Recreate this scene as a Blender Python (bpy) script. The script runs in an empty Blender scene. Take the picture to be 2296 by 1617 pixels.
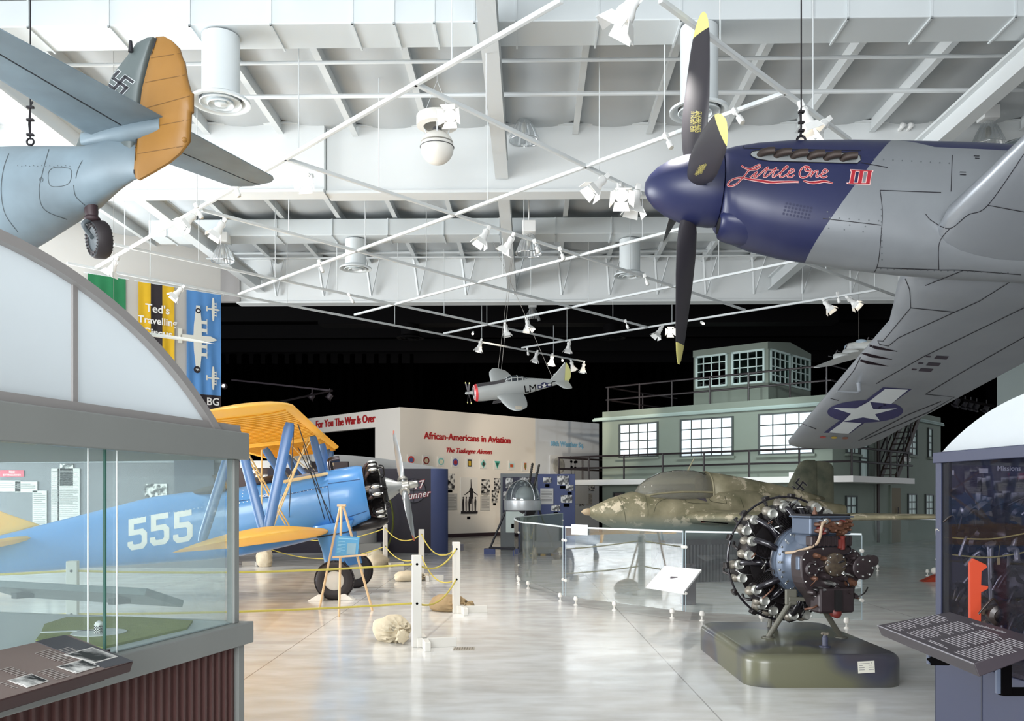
import bpy, bmesh, math, random
from mathutils import Vector as V, Matrix as MX
from mathutils.bvhtree import BVHTree
random.seed(11)
SC = bpy.context.scene
COL = SC.collection
R = math.radians
# ---- camera model measured from the photograph: 2000 px focal length, level view, eye 1.6 m up
FPX, CX, CY, EYE = 2000.0, 1148.0, 1115.0, 1.6
def P(px, py, Y):
    return V(((px - CX) / FPX * Y, Y, EYE + (CY - py) / FPX * Y))
def FL(px, py):
    return P(px, py, EYE * FPX / (py - CY))
def ATZ(px, py, z):
    return P(px, py, (z - EYE) * FPX / (CY - py))
def ONP(px, py, p0, n):
    d = V(((px - CX) / FPX, 1.0, (CY - py) / FPX)); o = V((0, 0, EYE))
    return o + d * ((V(p0) - o).dot(n) / d.dot(n))
def HU(u, v, z=0.0):          # hall axes: the hall is turned 1.2 degrees to the view
    a = R(1.2); return V((u * math.cos(a) + v * math.sin(a), -u * math.sin(a) + v * math.cos(a), z))
HM = MX.Rotation(R(-1.2), 4, 'Z')
def lin(h):
    h = h.lstrip('#'); out = []
    for i in (0, 2, 4):
        c = int(h[i:i + 2], 16) / 255
        out.append(c / 12.92 if c <= 0.04045 else ((c + 0.055) / 1.055) ** 2.4)
    return (*out, 1.0)
MATS = {}
def mat(name, col='#888888', rough=.5, metal=0., var=0., vs=4., col2=None, bump=0., bs=60., coat=0., emit=0., spec=.5, detail=4):
    if name in MATS: return MATS[name]
    m = bpy.data.materials.new(name); m.use_nodes = True
    nt = m.node_tree; b = nt.nodes['Principled BSDF']
    c = lin(col)
    b.inputs['Base Color'].default_value = c
    b.inputs['Roughness'].default_value = rough
    b.inputs['Metallic'].default_value = metal
    b.inputs['Specular IOR Level'].default_value = spec
    if coat:
        b.inputs['Coat Weight'].default_value = coat; b.inputs['Coat Roughness'].default_value = .1
    if emit:
        b.inputs['Emission Color'].default_value = c; b.inputs['Emission Strength'].default_value = emit
    if var or bump:
        tc = nt.nodes.new('ShaderNodeTexCoord')
    if var:
        n = nt.nodes.new('ShaderNodeTexNoise'); n.inputs['Scale'].default_value = vs; n.inputs['Detail'].default_value = detail
        nt.links.new(tc.outputs['Object'], n.inputs['Vector'])
        r = nt.nodes.new('ShaderNodeMapRange'); r.inputs[1].default_value = .3; r.inputs[2].default_value = .7
        r.inputs[4].default_value = var
        nt.links.new(n.outputs['Fac'], r.inputs[0])
        mx = nt.nodes.new('ShaderNodeMix'); mx.data_type = 'RGBA'
        mx.inputs[6].default_value = c
        mx.inputs[7].default_value = lin(col2) if col2 else (c[0] * .35, c[1] * .35, c[2] * .35, 1)
        nt.links.new(r.outputs[0], mx.inputs[0]); nt.links.new(mx.outputs[2], b.inputs['Base Color'])
    if bump:
        n2 = nt.nodes.new('ShaderNodeTexNoise'); n2.inputs['Scale'].default_value = bs
        nt.links.new(tc.outputs['Object'], n2.inputs['Vector'])
        bp = nt.nodes.new('ShaderNodeBump'); bp.inputs['Strength'].default_value = bump; bp.inputs['Distance'].default_value = .02
        nt.links.new(n2.outputs['Fac'], bp.inputs['Height']); nt.links.new(bp.outputs[0], b.inputs['Normal'])
    MATS[name] = m
    return m
def glass(name, tint='#ffffff', ior=1.5, boost=1.0, rough=0.0, haze=0.0, hcol='#cfd8dc'):
    if name in MATS: return MATS[name]
    m = bpy.data.materials.new(name); m.use_nodes = True; nt = m.node_tree; nt.nodes.clear()
    o = nt.nodes.new('ShaderNodeOutputMaterial'); t = nt.nodes.new('ShaderNodeBsdfTransparent')
    g = nt.nodes.new('ShaderNodeBsdfGlossy'); g.inputs['Roughness'].default_value = rough
    t.inputs[0].default_value = lin(tint)
    ge = nt.nodes.new('ShaderNodeNewGeometry'); dp = nt.nodes.new('ShaderNodeVectorMath'); dp.operation = 'DOT_PRODUCT'
    nt.links.new(ge.outputs['Incoming'], dp.inputs[0]); nt.links.new(ge.outputs['Normal'], dp.inputs[1])
    f0 = ((ior - 1) / (ior + 1)) ** 2
    def mth(op, a, b, c=None):
        x = nt.nodes.new('ShaderNodeMath'); x.operation = op; x.use_clamp = op == 'MULTIPLY_ADD'
        for i, q in enumerate((a, b, c)):
            if q is None: continue
            if isinstance(q, (int, float)): x.inputs[i].default_value = q
            else: nt.links.new(q, x.inputs[i])
        return x.outputs[0]
    sch = mth('POWER', mth('SUBTRACT', 1.0, mth('ABSOLUTE', dp.outputs['Value'], None)), 5.0)      # Schlick reflectance, same from both sides
    mu = nt.nodes.new('ShaderNodeMath'); mu.operation = 'MULTIPLY'; mu.inputs[1].default_value = boost; mu.use_clamp = True
    nt.links.new(mth('MULTIPLY_ADD', sch, 1 - f0, f0), mu.inputs[0])
    mx = nt.nodes.new('ShaderNodeMixShader'); nt.links.new(mu.outputs[0], mx.inputs[0])
    src = t.outputs[0]
    if haze:                                  # milky veil: dust on the old canopy, painted reflections on the case glass
        d = nt.nodes.new('ShaderNodeBsdfDiffuse'); d.inputs[0].default_value = lin(hcol)
        m2 = nt.nodes.new('ShaderNodeMixShader'); m2.inputs[0].default_value = haze
        nt.links.new(t.outputs[0], m2.inputs[1]); nt.links.new(d.outputs[0], m2.inputs[2]); src = m2.outputs[0]
    nt.links.new(src, mx.inputs[1]); nt.links.new(g.outputs[0], mx.inputs[2]); nt.links.new(mx.outputs[0], o.inputs[0])
    MATS[name] = m
    return m
# ---- mesh collector
def frame(o, x, y=None, z=None):
    """Matrix with origin o, x axis x, z axis close to z."""
    x = V(x).normalized()
    if z is None and y is not None:
        z = x.cross(V(y)).normalized(); y = z.cross(x)
    else:
        z = V(z) if z is not None else V((0, 0, 1))
        y = z.cross(x).normalized(); z = x.cross(y)
    m = MX((x, y, z)).transposed().to_4x4(); m.translation = V(o)
    return m
def translucent(name, col, mixv=.6):
    m = bpy.data.materials.new(name); m.use_nodes = True; nt = m.node_tree; b = nt.nodes['Principled BSDF']; b.inputs['Base Color'].default_value = lin(col); b.inputs['Roughness'].default_value = .35
    t = nt.nodes.new('ShaderNodeBsdfTranslucent'); t.inputs[0].default_value = lin(col); x = nt.nodes.new('ShaderNodeMixShader'); x.inputs[0].default_value = mixv
    nt.links.new(b.outputs[0], x.inputs[1]); nt.links.new(t.outputs[0], x.inputs[2]); nt.links.new(x.outputs[0], nt.nodes['Material Output'].inputs[0]); MATS[name] = m
    return m
class MB:
    def __init__(s, M=None): s.v = []; s.f = []; s.mi = []; s.M = M or MX()
    def add(s, vs, fs, mi=0):
        n = len(s.v); s.v += [s.M @ V(p) for p in vs]
        s.f += [tuple(i + n for i in f) for f in fs]; s.mi += [mi] * len(fs); return s
    def box(s, a, b, mi=0, M=None):
        x0, y0, z0 = a; x1, y1, z1 = b
        vs = [(x0, y0, z0), (x1, y0, z0), (x1, y1, z0), (x0, y1, z0), (x0, y0, z1), (x1, y0, z1), (x1, y1, z1), (x0, y1, z1)]
        if M: vs = [M @ V(p) for p in vs]
        return s.add(vs, [(3, 2, 1, 0), (4, 5, 6, 7), (0, 1, 5, 4), (1, 2, 6, 5), (2, 3, 7, 6), (3, 0, 4, 7)], mi)
    def bar(s, a, b, w, h=None, mi=0, up=(0, 0, 1)):
        a = V(a); b = V(b); h = h or w; d = b - a
        if abs(d.normalized().dot(V(up))) > .99: up = (0, 1, 0)
        M = frame(a, d, z=up)
        return s.box((0, -w / 2, -h / 2), (d.length, w / 2, h / 2), mi, M)
    def loft(s, rings, caps=True, closed=True, mi=0):
        n = len(rings[0]); vs = [p for r in rings for p in r]; fs = []
        for i in range(len(rings) - 1):
            for j in range(n if closed else n - 1):
                k = (j + 1) % n
                fs.append((i * n + j, i * n + k, (i + 1) * n + k, (i + 1) * n + j))
        if caps and closed:
            fs.append(tuple(range(n))[::-1]); fs.append(tuple((len(rings) - 1) * n + j for j in range(n)))
        return s.add(vs, fs, mi)
    def tube(s, pts, r, n=8, mi=0, caps=True, flat=1.0):
        pts = [V(p) for p in pts]; rs = r if isinstance(r, (list, tuple)) else [r] * len(pts)
        rings = []; prev = None
        for i, p in enumerate(pts):
            d = (pts[min(i + 1, len(pts) - 1)] - pts[max(i - 1, 0)]).normalized()
            if prev is None:
                ref = V((0, 0, 1)) if abs(d.z) < .9 else V((1, 0, 0))
                e = d.cross(ref).normalized()
            else:
                e = (prev - d * prev.dot(d)).normalized()
            prev = e; f = d.cross(e)
            rings.append([p + (e * math.cos(2 * math.pi * k / n) + f * math.sin(2 * math.pi * k / n) * flat) * rs[i] for k in range(n)])
        return s.loft(rings, caps, True, mi)
    def lathe(s, prof, n=24, M=None, mi=0, caps=True):
        """prof [(r, z)] turned round local z."""
        M = M or MX()
        rings = [[M @ V((max(r, 1e-4) * math.cos(2 * math.pi * k / n), max(r, 1e-4) * math.sin(2 * math.pi * k / n), z)) for k in range(n)] for r, z in prof]
        return s.loft(rings, caps, True, mi)
    def prism(s, poly, h0, h1, M=None, mi=0):
        M = M or MX(); n = len(poly)
        vs = [M @ V((x, y, h0)) for x, y in poly] + [M @ V((x, y, h1)) for x, y in poly]
        fs = [tuple(range(n))[::-1], tuple(range(n, 2 * n))] + [(i, (i + 1) % n, n + (i + 1) % n, n + i) for i in range(n)]
        return s.add(vs, fs, mi)
    def ball(s, c, r, n=16, m=10, mi=0, M=None, t0=0., t1=math.pi):
        r = r if isinstance(r, (tuple, list)) else (r, r, r)
        M = M or MX(); c = V(c); rings = []
        for i in range(m + 1):
            t = t0 + (t1 - t0) * i / m; q = max(math.sin(t), 1e-3)
            rings.append([M @ (c + V((r[0] * q * math.cos(2 * math.pi * k / n), r[1] * q * math.sin(2 * math.pi * k / n), -r[2] * math.cos(t)))) for k in range(n)])
        return s.loft(rings, True, True, mi)
    def torus(s, c, Rr, r, M=None, n=24, m=8, a0=0., a1=2 * math.pi, mi=0):
        M = M or MX(); c = V(c); rings = []; full = abs(a1 - a0 - 2 * math.pi) < 1e-6
        for i in range(n + (0 if full else 1)):
            a = a0 + (a1 - a0) * i / n
            rings.append([M @ (c + V(((Rr + r * math.cos(2 * math.pi * k / m)) * math.cos(a), (Rr + r * math.cos(2 * math.pi * k / m)) * math.sin(a), r * math.sin(2 * math.pi * k / m)))) for k in range(m)])
        if full: rings.append(rings[0])
        return s.loft(rings, not full, True, mi)
    def text(s, t, size, M, bold=0., shear=0., align='CENTER', sp=1., ext=0., mi=0, sx=1.):
        vs, fs = textmesh(t, size, bold, shear, align, sp, ext)
        return s.add([M @ V((p.x * sx, p.y, p.z)) for p in vs], fs, mi)
    def mesh(s, name, mats, smooth=None):
        me = bpy.data.meshes.new(name)
        me.from_pydata([tuple(p) for p in s.v], [], s.f)
        for m in (mats if isinstance(mats, (list, tuple)) else [mats]): me.materials.append(m)
        me.polygons.foreach_set('material_index', s.mi)
        bm = bmesh.new(); bm.from_mesh(me); bmesh.ops.recalc_face_normals(bm, faces=bm.faces); bm.to_mesh(me); bm.free()
        if smooth is not None:
            me.polygons.foreach_set('use_smooth', [True] * len(me.polygons)); me.set_sharp_from_angle(angle=R(smooth))
        me.update(); return me
    def build(s, name, mats, parent=None, smooth=None, world=False, bevel=0., label=None, kind=None, seg=2):
        if world and parent is not None:
            inv = wm(parent).inverted(); s.v = [inv @ p for p in s.v]
        o = bpy.data.objects.new(name, s.mesh(name, mats, smooth)); COL.objects.link(o)
        if parent is not None: o.parent = parent
        if bevel:
            b = o.modifiers.new('edge', 'BEVEL'); b.width = bevel; b.segments = seg; b.limit_method = 'ANGLE'; b.angle_limit = R(40)
        if label: o['label'] = label
        if kind: o['kind'] = kind
        return o
    def bvh(s): return BVHTree.FromPolygons([tuple(p) for p in s.v], s.f)
_TX = {}
def textmesh(t, size, bold=0., shear=0., align='CENTER', sp=1., ext=0.):
    key = (t, size, bold, shear, align, sp, ext)
    if key in _TX: return _TX[key]
    cu = bpy.data.curves.new('lettering', 'FONT'); cu.body = t; cu.size = size; cu.offset = bold * size; cu.shear = shear
    cu.align_x = align; cu.align_y = 'CENTER'; cu.space_character = sp; cu.extrude = ext; cu.resolution_u = 3
    o = bpy.data.objects.new('lettering', cu); COL.objects.link(o)
    dg = bpy.context.evaluated_depsgraph_get(); me = bpy.data.meshes.new_from_object(o.evaluated_get(dg))
    r = ([v.co.copy() for v in me.vertices], [tuple(p.vertices) for p in me.polygons])
    bpy.data.objects.remove(o); bpy.data.curves.remove(cu); bpy.data.meshes.remove(me)
    _TX[key] = r; return r
def wm(o):
    m = o.matrix_basis.copy()
    while o.parent is not None:
        o = o.parent; m = o.matrix_basis @ m
    return m
def tag(o, label, cat, group=None, kind=None):
    o['label'] = label; o['category'] = cat
    if group: o['group'] = group
    if kind: o['kind'] = kind
    return o
def thing(name, label, cat, loc=(0, 0, 0), rot=None, group=None):
    o = bpy.data.objects.new(name, None); COL.objects.link(o); o.empty_display_size = .1
    o.matrix_basis = MX.Translation(V(loc)) @ (rot.to_4x4() if rot else MX())
    return tag(o, label, cat, group)
def struct(name, mb, m, smooth=None, bevel=0., parent=None):
    o = mb.build(name, m, parent, smooth, bevel=bevel)
    if parent is None: o['kind'] = 'structure'
    return o
def dup(root, M, label=None, group=None):
    r = root.copy(); COL.objects.link(r); r.matrix_basis = M
    if label: r['label'] = label
    if group: r['group'] = group
    for ch in list(root.children):
        c = ch.copy(); COL.objects.link(c); c.parent = r
        for g in list(ch.children):
            d = g.copy(); COL.objects.link(d); d.parent = c
    return r
# ---- painted marks laid on a curved skin
def ribbon(pts, w, closed=False):
    """Flat strip along 2-D points; w a number or a list."""
    pts = [V((p[0], p[1], 0)) for p in pts]; n = len(pts); ws = w if isinstance(w, (list, tuple)) else [w] * n
    L = []; 
    for i, p in enumerate(pts):
        a = pts[i - 1] if (i or closed) else p; b = pts[(i + 1) % n] if (i < n - 1 or closed) else p
        d = (b - a).normalized() if (b - a).length > 1e-9 else V((1, 0, 0))
        q = V((-d.y, d.x, 0)) * ws[i] / 2
        L += [p + q, p - q]
    fs = [(2 * i, 2 * i + 1, 2 * i + 3, 2 * i + 2) for i in range(n - 1)]
    if closed: fs.append((2 * n - 2, 2 * n - 1, 1, 0))
    return L, fs
def spline(pts, k=6):
    out = []; n = len(pts)
    for i in range(n - 1):
        p0 = pts[max(i - 1, 0)]; p1 = pts[i]; p2 = pts[i + 1]; p3 = pts[min(i + 2, n - 1)]
        for j in range(k):
            t = j / k
            out.append(tuple(.5 * (2 * p1[c] + (p2[c] - p0[c]) * t + (2 * p0[c] - 5 * p1[c] + 4 * p2[c] - p3[c]) * t * t + (3 * p1[c] - p0[c] - 3 * p2[c] + p3[c]) * t ** 3) for c in range(len(p1))))
    out.append(tuple(pts[-1])); return out
def lay(vs, fs, cast, cell=None):
    """Cut flat mesh into cells, cast every vertex on to the skin, drop faces that miss."""
    bm = bmesh.new(); bv = [bm.verts.new(p) for p in vs]
    for f in fs:
        try: bm.faces.new([bv[i] for i in f])
        except ValueError: pass
    if cell:
        for ax in (0, 1):
            lo = min(v.co[ax] for v in bm.verts); hi = max(v.co[ax] for v in bm.verts); k = math.ceil(lo / cell)
            while k * cell < hi:
                co = V((0, 0, 0)); no = V((0, 0, 0)); co[ax] = k * cell; no[ax] = 1
                bmesh.ops.bisect_plane(bm, geom=bm.verts[:] + bm.edges[:] + bm.faces[:], plane_co=co, plane_no=no, dist=1e-5); k += 1
    bm.verts.index_update(); ov = []; ok = []
    for v in bm.verts:
        h = cast(v.co); ok.append(h is not None); ov.append(h or V((0, 0, 0)))
    of = [tuple(v.index for v in f.verts) for f in bm.faces if all(ok[v.index] for v in f.verts)]
    bm.free(); return ov, of
def pxcast(bvh, M, off):
    """cast for marks measured in photo pixels: where the sight line meets the skin, lifted by off. bvh in the local frame of M."""
    inv = M.inverted(); o = inv @ V((0, 0, EYE))
    def c(p):
        w = V(((p.x - CX) / FPX, 1, (CY - p.y) / FPX)); d = (inv.to_3x3() @ w).normalized()
        h = bvh.ray_cast(o, d)
        if h[0] is None: return None
        n = h[1] if h[1].dot(d) < 0 else -h[1]
        return h[0] + n * off
    return c
def dircast(bvh, O, ux, uy, d, off, back=3.):
    O = V(O); ux = V(ux); uy = V(uy); d = V(d).normalized()
    def c(p):
        h = bvh.ray_cast(O + ux * p.x + uy * p.y - d * back, d)
        if h[0] is None: return None
        n = h[1] if h[1].dot(d) < 0 else -h[1]
        return h[0] + n * off
    return c
def mark(name, shapes, m, parent, bvh, cell=12, off=.003, label=None, cast=None):
    """shapes: list of (verts, faces) in photo pixels."""
    c = cast or pxcast(bvh, wm(parent), off); mb = MB()
    for vs, fs in shapes:
        a, b = lay([V((p[0], p[1], 0)) for p in vs], fs, c, cell); mb.add(a, b)
    if not mb.f: return None
    return mb.build(name, m, parent, 30, label=label)
def poly(pts): return [V((p[0], p[1], 0)) for p in pts], [tuple(range(len(pts)))]
def disc2(cx, cy, r, n=32, ry=None, a=0.):
    ry = ry or r
    return poly([(cx + r * math.cos(2 * math.pi * k / n) * math.cos(a) - ry * math.sin(2 * math.pi * k / n) * math.sin(a), cy + r * math.cos(2 * math.pi * k / n) * math.sin(a) + ry * math.sin(2 * math.pi * k / n) * math.cos(a)) for k in range(n)])
def star2(r, inner=.382, a0=math.pi / 2):
    return [((r if k % 2 == 0 else r * inner) * math.cos(a0 + math.pi * k / 5), (r if k % 2 == 0 else r * inner) * math.sin(a0 + math.pi * k / 5)) for k in range(10)]
def foil(n=14, t=.12, cam=.0):
    """Closed section, chord 0..1, from the trailing edge over the top to the nose and back."""
    up = []; lo = []
    for i in range(n + 1):
        x = .5 * (1 + math.cos(math.pi * i / n))
        y = 5 * t * (.2969 * math.sqrt(x) - .126 * x - .3516 * x * x + .2843 * x ** 3 - .1036 * x ** 4)
        c = cam * 4 * x * (1 - x)
        up.append((x, c + y)); lo.append((x, c - y))
    return up + lo[::-1][1:-1]
def wing(mb, st, n=12, mi=0):
    """st: list of (y, x_le, chord, z, thickness, camber)"""
    rings = []
    for y, x, c, z, t, cam in st: rings.append([V((x + a * c, y, z + b * c)) for a, b in foil(n, t, cam)])
    return mb.loft(rings, True, True, mi)
def section(x, w, top, bot, e=2.4, n=28, zc=None):
    """Rounded section across x: half width w, top and bottom heights."""
    zc = (top + bot) / 2 if zc is None else zc; out = []
    for k in range(n):
        a = 2 * math.pi * k / n; c, s_ = math.cos(a), math.sin(a)
        yy = w * math.copysign(abs(c) ** (2 / e), c); h = (top - zc) if s_ > 0 else (zc - bot)
        out.append(V((x, yy, zc + h * math.copysign(abs(s_) ** (2 / e), s_))))
    return out
def lerp(a, b, t): return a + (b - a) * t
# ================= hall shell =================
W_ = mat('white_paint', '#e0e3e3', .55, var=.12, vs=1.5, col2='#d5dadb')
W_duct = mat('duct_paint', '#d2d8da', .45, var=.1, vs=2, col2='#d8dee0')
W_ins = mat('roof_insulation', '#bdc1c3', .8, var=.25, vs=1.2, col2='#aeb4b6', bump=.15, bs=3)
W_steel = mat('white_steel', '#d6dadb', .4)
BLK = mat('black_paint', '#040304', .95, spec=.05)
BLK2 = mat('black_curtain', '#020202', .98, var=.5, vs=3, col2='#040304', spec=0)
GREYW = mat('pale_grey_wall', '#d6d3ce', .7, var=.2, vs=.6, col2='#cbc8c3')
def concrete():
    m = bpy.data.materials.new('polished_concrete'); m.use_nodes = True; nt = m.node_tree; b = nt.nodes['Principled BSDF']; L = nt.links.new
    tc = nt.nodes.new('ShaderNodeTexCoord')
    def noise(s, d, x=None):
        n = nt.nodes.new('ShaderNodeTexNoise'); n.inputs['Scale'].default_value = s; n.inputs['Detail'].default_value = d
        if x:
            mp = nt.nodes.new('ShaderNodeMapping'); mp.inputs['Scale'].default_value = x; L(tc.outputs['Object'], mp.inputs[0]); L(mp.outputs[0], n.inputs['Vector'])
        else: L(tc.outputs['Object'], n.inputs['Vector'])
        return n.outputs['Fac']
    def ramp(f, a, b_, c0, c1):
        r = nt.nodes.new('ShaderNodeValToRGB'); r.color_ramp.elements[0].position = a; r.color_ramp.elements[1].position = b_
        r.color_ramp.elements[0].color = lin(c0); r.color_ramp.elements[1].color = lin(c1); L(f, r.inputs[0]); return r.outputs[0]
    def mix(f, a, c, t='MIX'):
        x = nt.nodes.new('ShaderNodeMix'); x.data_type = 'RGBA'; x.blend_type = t
        if isinstance(f, float): x.inputs[0].default_value = f
        else: L(f, x.inputs[0])
        L(a, x.inputs[6]); L(c, x.inputs[7]); return x.outputs[2]
    def mth(op, a, c=None):
        x = nt.nodes.new('ShaderNodeMath'); x.operation = op
        for i, q in enumerate((a, c)):
            if q is None: continue
            if isinstance(q, (int, float)): x.inputs[i].default_value = q
            else: L(q, x.inputs[i])
        return x.outputs[0]
    base = ramp(noise(.55, 5), .35, .68, '#d0ccc6', '#e4e5e5')
    base = mix(.5, base, ramp(noise(2.2, 8, (1, 2.2, 1)), .36, .66, '#c0bab2', '#e6e7e6'))
    fine = ramp(noise(9, 6, (.5, 2, 1)), .42, .8, '#cdcac5', '#e8e8e6'); base = mix(.15, base, fine)
    sp = nt.nodes.new('ShaderNodeSeparateXYZ'); L(tc.outputs['Object'], sp.inputs[0])
    def joint(o, off, per):
        q = mth('PINGPONG', mth('SUBTRACT', o, off), per / 2); return mth('LESS_THAN', q, .006)
    j = mth('MAXIMUM', joint(sp.outputs[0], 1.5, 3.85), joint(sp.outputs[1], 4.9, 7.6))
    dark = nt.nodes.new('ShaderNodeRGB'); dark.outputs[0].default_value = lin('#5d564f')
    base = mix(mth('MULTIPLY', j, .6), base, dark.outputs[0])
    L(base, b.inputs['Base Color'])
    rr = nt.nodes.new('ShaderNodeMapRange'); rr.inputs[1].default_value = .3; rr.inputs[2].default_value = .7; rr.inputs[3].default_value = .1; rr.inputs[4].default_value = .26
    L(noise(1.6, 6, (1, 2, 1)), rr.inputs[0]); L(rr.outputs[0], b.inputs['Roughness'])
    b.inputs['Specular IOR Level'].default_value = .55
    return m
struct('floor', MB().box((-32, -9, -.2), (34, 50, 0)), concrete())
# scalloped roof skin between the purlins
RZ = 8.1; PU0, PSP = -13.2, 1.27
mb = MB(HM); n0 = 24; cols = []
for i in range(n0 * 6 + 1):
    t = i / 6; f = t - math.floor(t); u = PU0 + t * PSP
    cols.append((u, RZ - .10 * math.sin(math.pi * f) ** .8 - .0))
for v0, v1 in ((-9, 24.2),):
    mb.loft([[V((u, v0, z)) for u, z in cols] + [V((cols[-1][0], v0, RZ + .15)), V((cols[0][0], v0, RZ + .15))], [V((u, v1, z)) for u, z in cols] + [V((cols[-1][0], v1, RZ + .15)), V((cols[0][0], v1, RZ + .15))]])
struct('ceiling', mb, W_ins, 50)
struct('ceiling_rear', MB(HM).box((-30, 24.21, RZ + .2), (34, 50, RZ + .4)), BLK)
for v0, v1 in ((7.0, 15.42), (15.78, 23.84)):
    for i in range(0, n0 + 1):
        u = PU0 + i * PSP
        if not -10.5 < u < 11: continue
        mb = MB(HM)
        mb.box((u - .012, v0, RZ - .22), (u + .012, v1, RZ + .02)); mb.box((u - .05, v0, RZ - .235), (u + .05, v1, RZ - .22))
        struct('ceiling_purlin', mb, W_steel)
# cross girders: white box beams
def cross_beam(v, z0, z1, u0, u1):
    mb = MB(HM).box((u0, v - .15, z0), (u1, v + .15, z1)); mb.box((u0, v - .2, z0 - .05), (u1, v + .2, z0)); mb.box((u0, v - .2, z1), (u1, v + .2, z1 + .03))
    struct('ceiling_cross_beam', mb, W_)
cross_beam(15.6, 6.92, 8.03, -3.55, 13); cross_beam(15.45, 6.9, 8.03, -14, -3.56); cross_beam(24.0, 6.86, 7.98, -7.9, 13)
for u in (-7.25, -.5, 6.4):                         # long girders under the purlins
    for v0, v1 in ((4, 15.4), (15.82, 23.8)):
        mb = MB(HM).box((u - .11, v0, 7.1), (u + .11, v1, 7.14)); mb.box((u - .02, v0, 7.14), (u + .02, v1, 7.42)); mb.box((u - .11, v0, 7.42), (u + .11, v1, 7.46))
        struct('ceiling_girder', mb, W_steel)
# bracing rods in front of the far beam
for i in range(15):
    u = -6.9 + i * 1.27
    mb = MB(HM).bar((u, 23.5, 7.9), (u + .1, 23.72, 6.98), .05); mb.bar((u + .36, 23.5, 7.9), (u + .12, 23.72, 6.98), .025)
    struct('ceiling_brace', mb, W_steel)
mb = MB(HM).tube([(-9, 23.2, 7.98), (13, 23.2, 7.98)], .035); mb.tube([(-9, 23.0, 7.8), (13, 23.0, 7.8)], .025); struct('ceiling_pipe', mb, W_steel, 40)
for v, z, r in ((12.5, 7.72, .028), (13.55, 7.72, .035), (18.0, 7.72, .03)):
    struct('ceiling_pipe', MB(HM).tube([(-14, v, z), (13, v, z)], r), W_steel, 40)
# ---- walls
mb = MB(); a = P(490, 800, 23.5); d = V((-.748, -.664, 0)); b = a + d * 4.5
mb.bar(V((a.x, a.y, 5)) , V((b.x, b.y, 5)), .25, 10); struct('wall_left_rear', mb, GREYW)
WL_P, WL_N = a + V((.664, -.748, 0)) * .125, V((.664, -.748, 0))
mb = MB().box((-11, 23.9, 6.85), (-7.3, 24.1, 8.2)); struct('wall_left_upper', mb, mat('shade_grey', '#a3a09f', .7))
mb = MB(); mb.box((-32, 46, 0), (34, 46.3, 10)); struct('wall_back', mb, BLK)
mb = MB(); mb.box((-30.3, 24, 0), (-30, 46, 10)); struct('wall_left', mb, BLK)
struct('wall_right', MB().bar((21, 33, 3.2), (30, 28.5, 3.2), .3, 6.4), mat('maroon_wall', '#38262a', .7))
struct('wall_right_front', MB().bar((12.15, 22.3, 2.5), (20, 16.5, 2.5), .3, 5.0), mat('grey_green_wall', '#8f9a98', .7))
struct('wall_right_side', MB().box((14, -9, 0), (14.2, 21.5, 8.3)), mat('side_wall_grey', '#8d8a88', .7))
struct('wall_front', MB().box((2.5, -9.2, 0), (14, -9, 8.3)), MATS['side_wall_grey'])
# hanging black drapes in the dark end of the hall
for i, (u0, u1, v, z0) in enumerate(((-14, -4, 40, 0), (-4, 7, 42, 0), (7, 22, 41.5, 0))):
    mb = MB(); n = 90; top = []; bot = []
    for k in range(n + 1):
        x = lerp(u0, u1, k / n); y = v + .18 * math.sin(k * 1.3) + .06 * math.sin(k * 3.1)
        top.append(V((x, y, 8))); bot.append(V((x, y, z0)))
    mb.loft([bot, top], False, False)
    o = mb.build('stage_curtain', BLK2, None, 60); tag(o, ('black full-height drape behind the left part of the dark end', 'black full-height drape hung behind the white lettered walls', 'black full-height drape behind the control tower')[i], 'curtain')
for i in range(5):
    v = 27 + i * 3.2
    struct('ceiling_rear_purlin', MB(HM).box((-14, v, 7.6), (20, v + .1, 8.1)), mat('black_steel', '#060506', .8, spec=.1))
struct('ceiling_rear_duct', MB(HM).box((-7, 29.2, 7.3), (10, 29.9, 7.9)), MATS['black_steel'])
# ---- ducts
def duct(name_lab, v, z0, z1, w, u0, u1, ribs):
    t = thing('air_duct', name_lab, 'duct', HU((u0 + u1) / 2, v, z0))
    mb = MB(HM).box((u0, v, z0), (u1, v + w, z1)); mb.build('casing', W_duct, t, world=True, bevel=.015)
    for u in ribs:
        mb = MB(HM); e = .022
        mb.box((u - .012, v - e, z0 - e), (u + .012, v, z1)); mb.box((u - .012, v - e, z0 - e), (u + .012, v + w + e, z0))
        mb.build('seam_flange', W_duct, t, world=True)
    return t
duct('long white rectangular air duct nearest the viewer, along the top of the hall', 11.06, 7.5, 7.84, .62, -13, 13, [-6.3 + i * 1.02 for i in range(14) if i not in (9,)] + [-1.7, -.7])
duct('white rectangular air duct farther back, between the two white cross beams', 19.9, 7.47, 7.84, .65, -8.6, 13, [-8.2 + i * 1.25 for i in range(17)])
def round_duct(x, y, z0, z1, r, rd, lab, m=None, m2=None):
    t = thing('ceiling_diffuser', lab, 'air diffuser', (x, y, z0), group=None)
    m = m or W_duct
    MB().lathe([(r, .02), (r, z1 - z0)], 32).build('round_duct', m, t, 40)
    MB().lathe([(r, .1), (rd, .03), (rd, 0), (rd * .86, 0), (r * .98, .09)], 40, caps=False).build('rim', m, t, 50)
    mb = MB(); 
    for q, w_, z in ((.62, .1, -.0), (.36, .1, -.015)):
        mb.lathe([(rd * q, z + .05), (rd * (q + w_), z), (rd * (q + w_ - .03), z - .008), (rd * (q - .03), z + .05)], 36, caps=False)
    mb.lathe([(rd * .16, .05), (rd * .22, -.015), (.0, -.03)], 24, caps=False)
    mb.build('cone_ring', m, t, 50)
    MB().lathe([(rd * .8, .055), (0, .056)], 32, caps=False).build('throat', m2 or mat('duct_throat', '#6e7072', .6), t)
    return t
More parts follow.
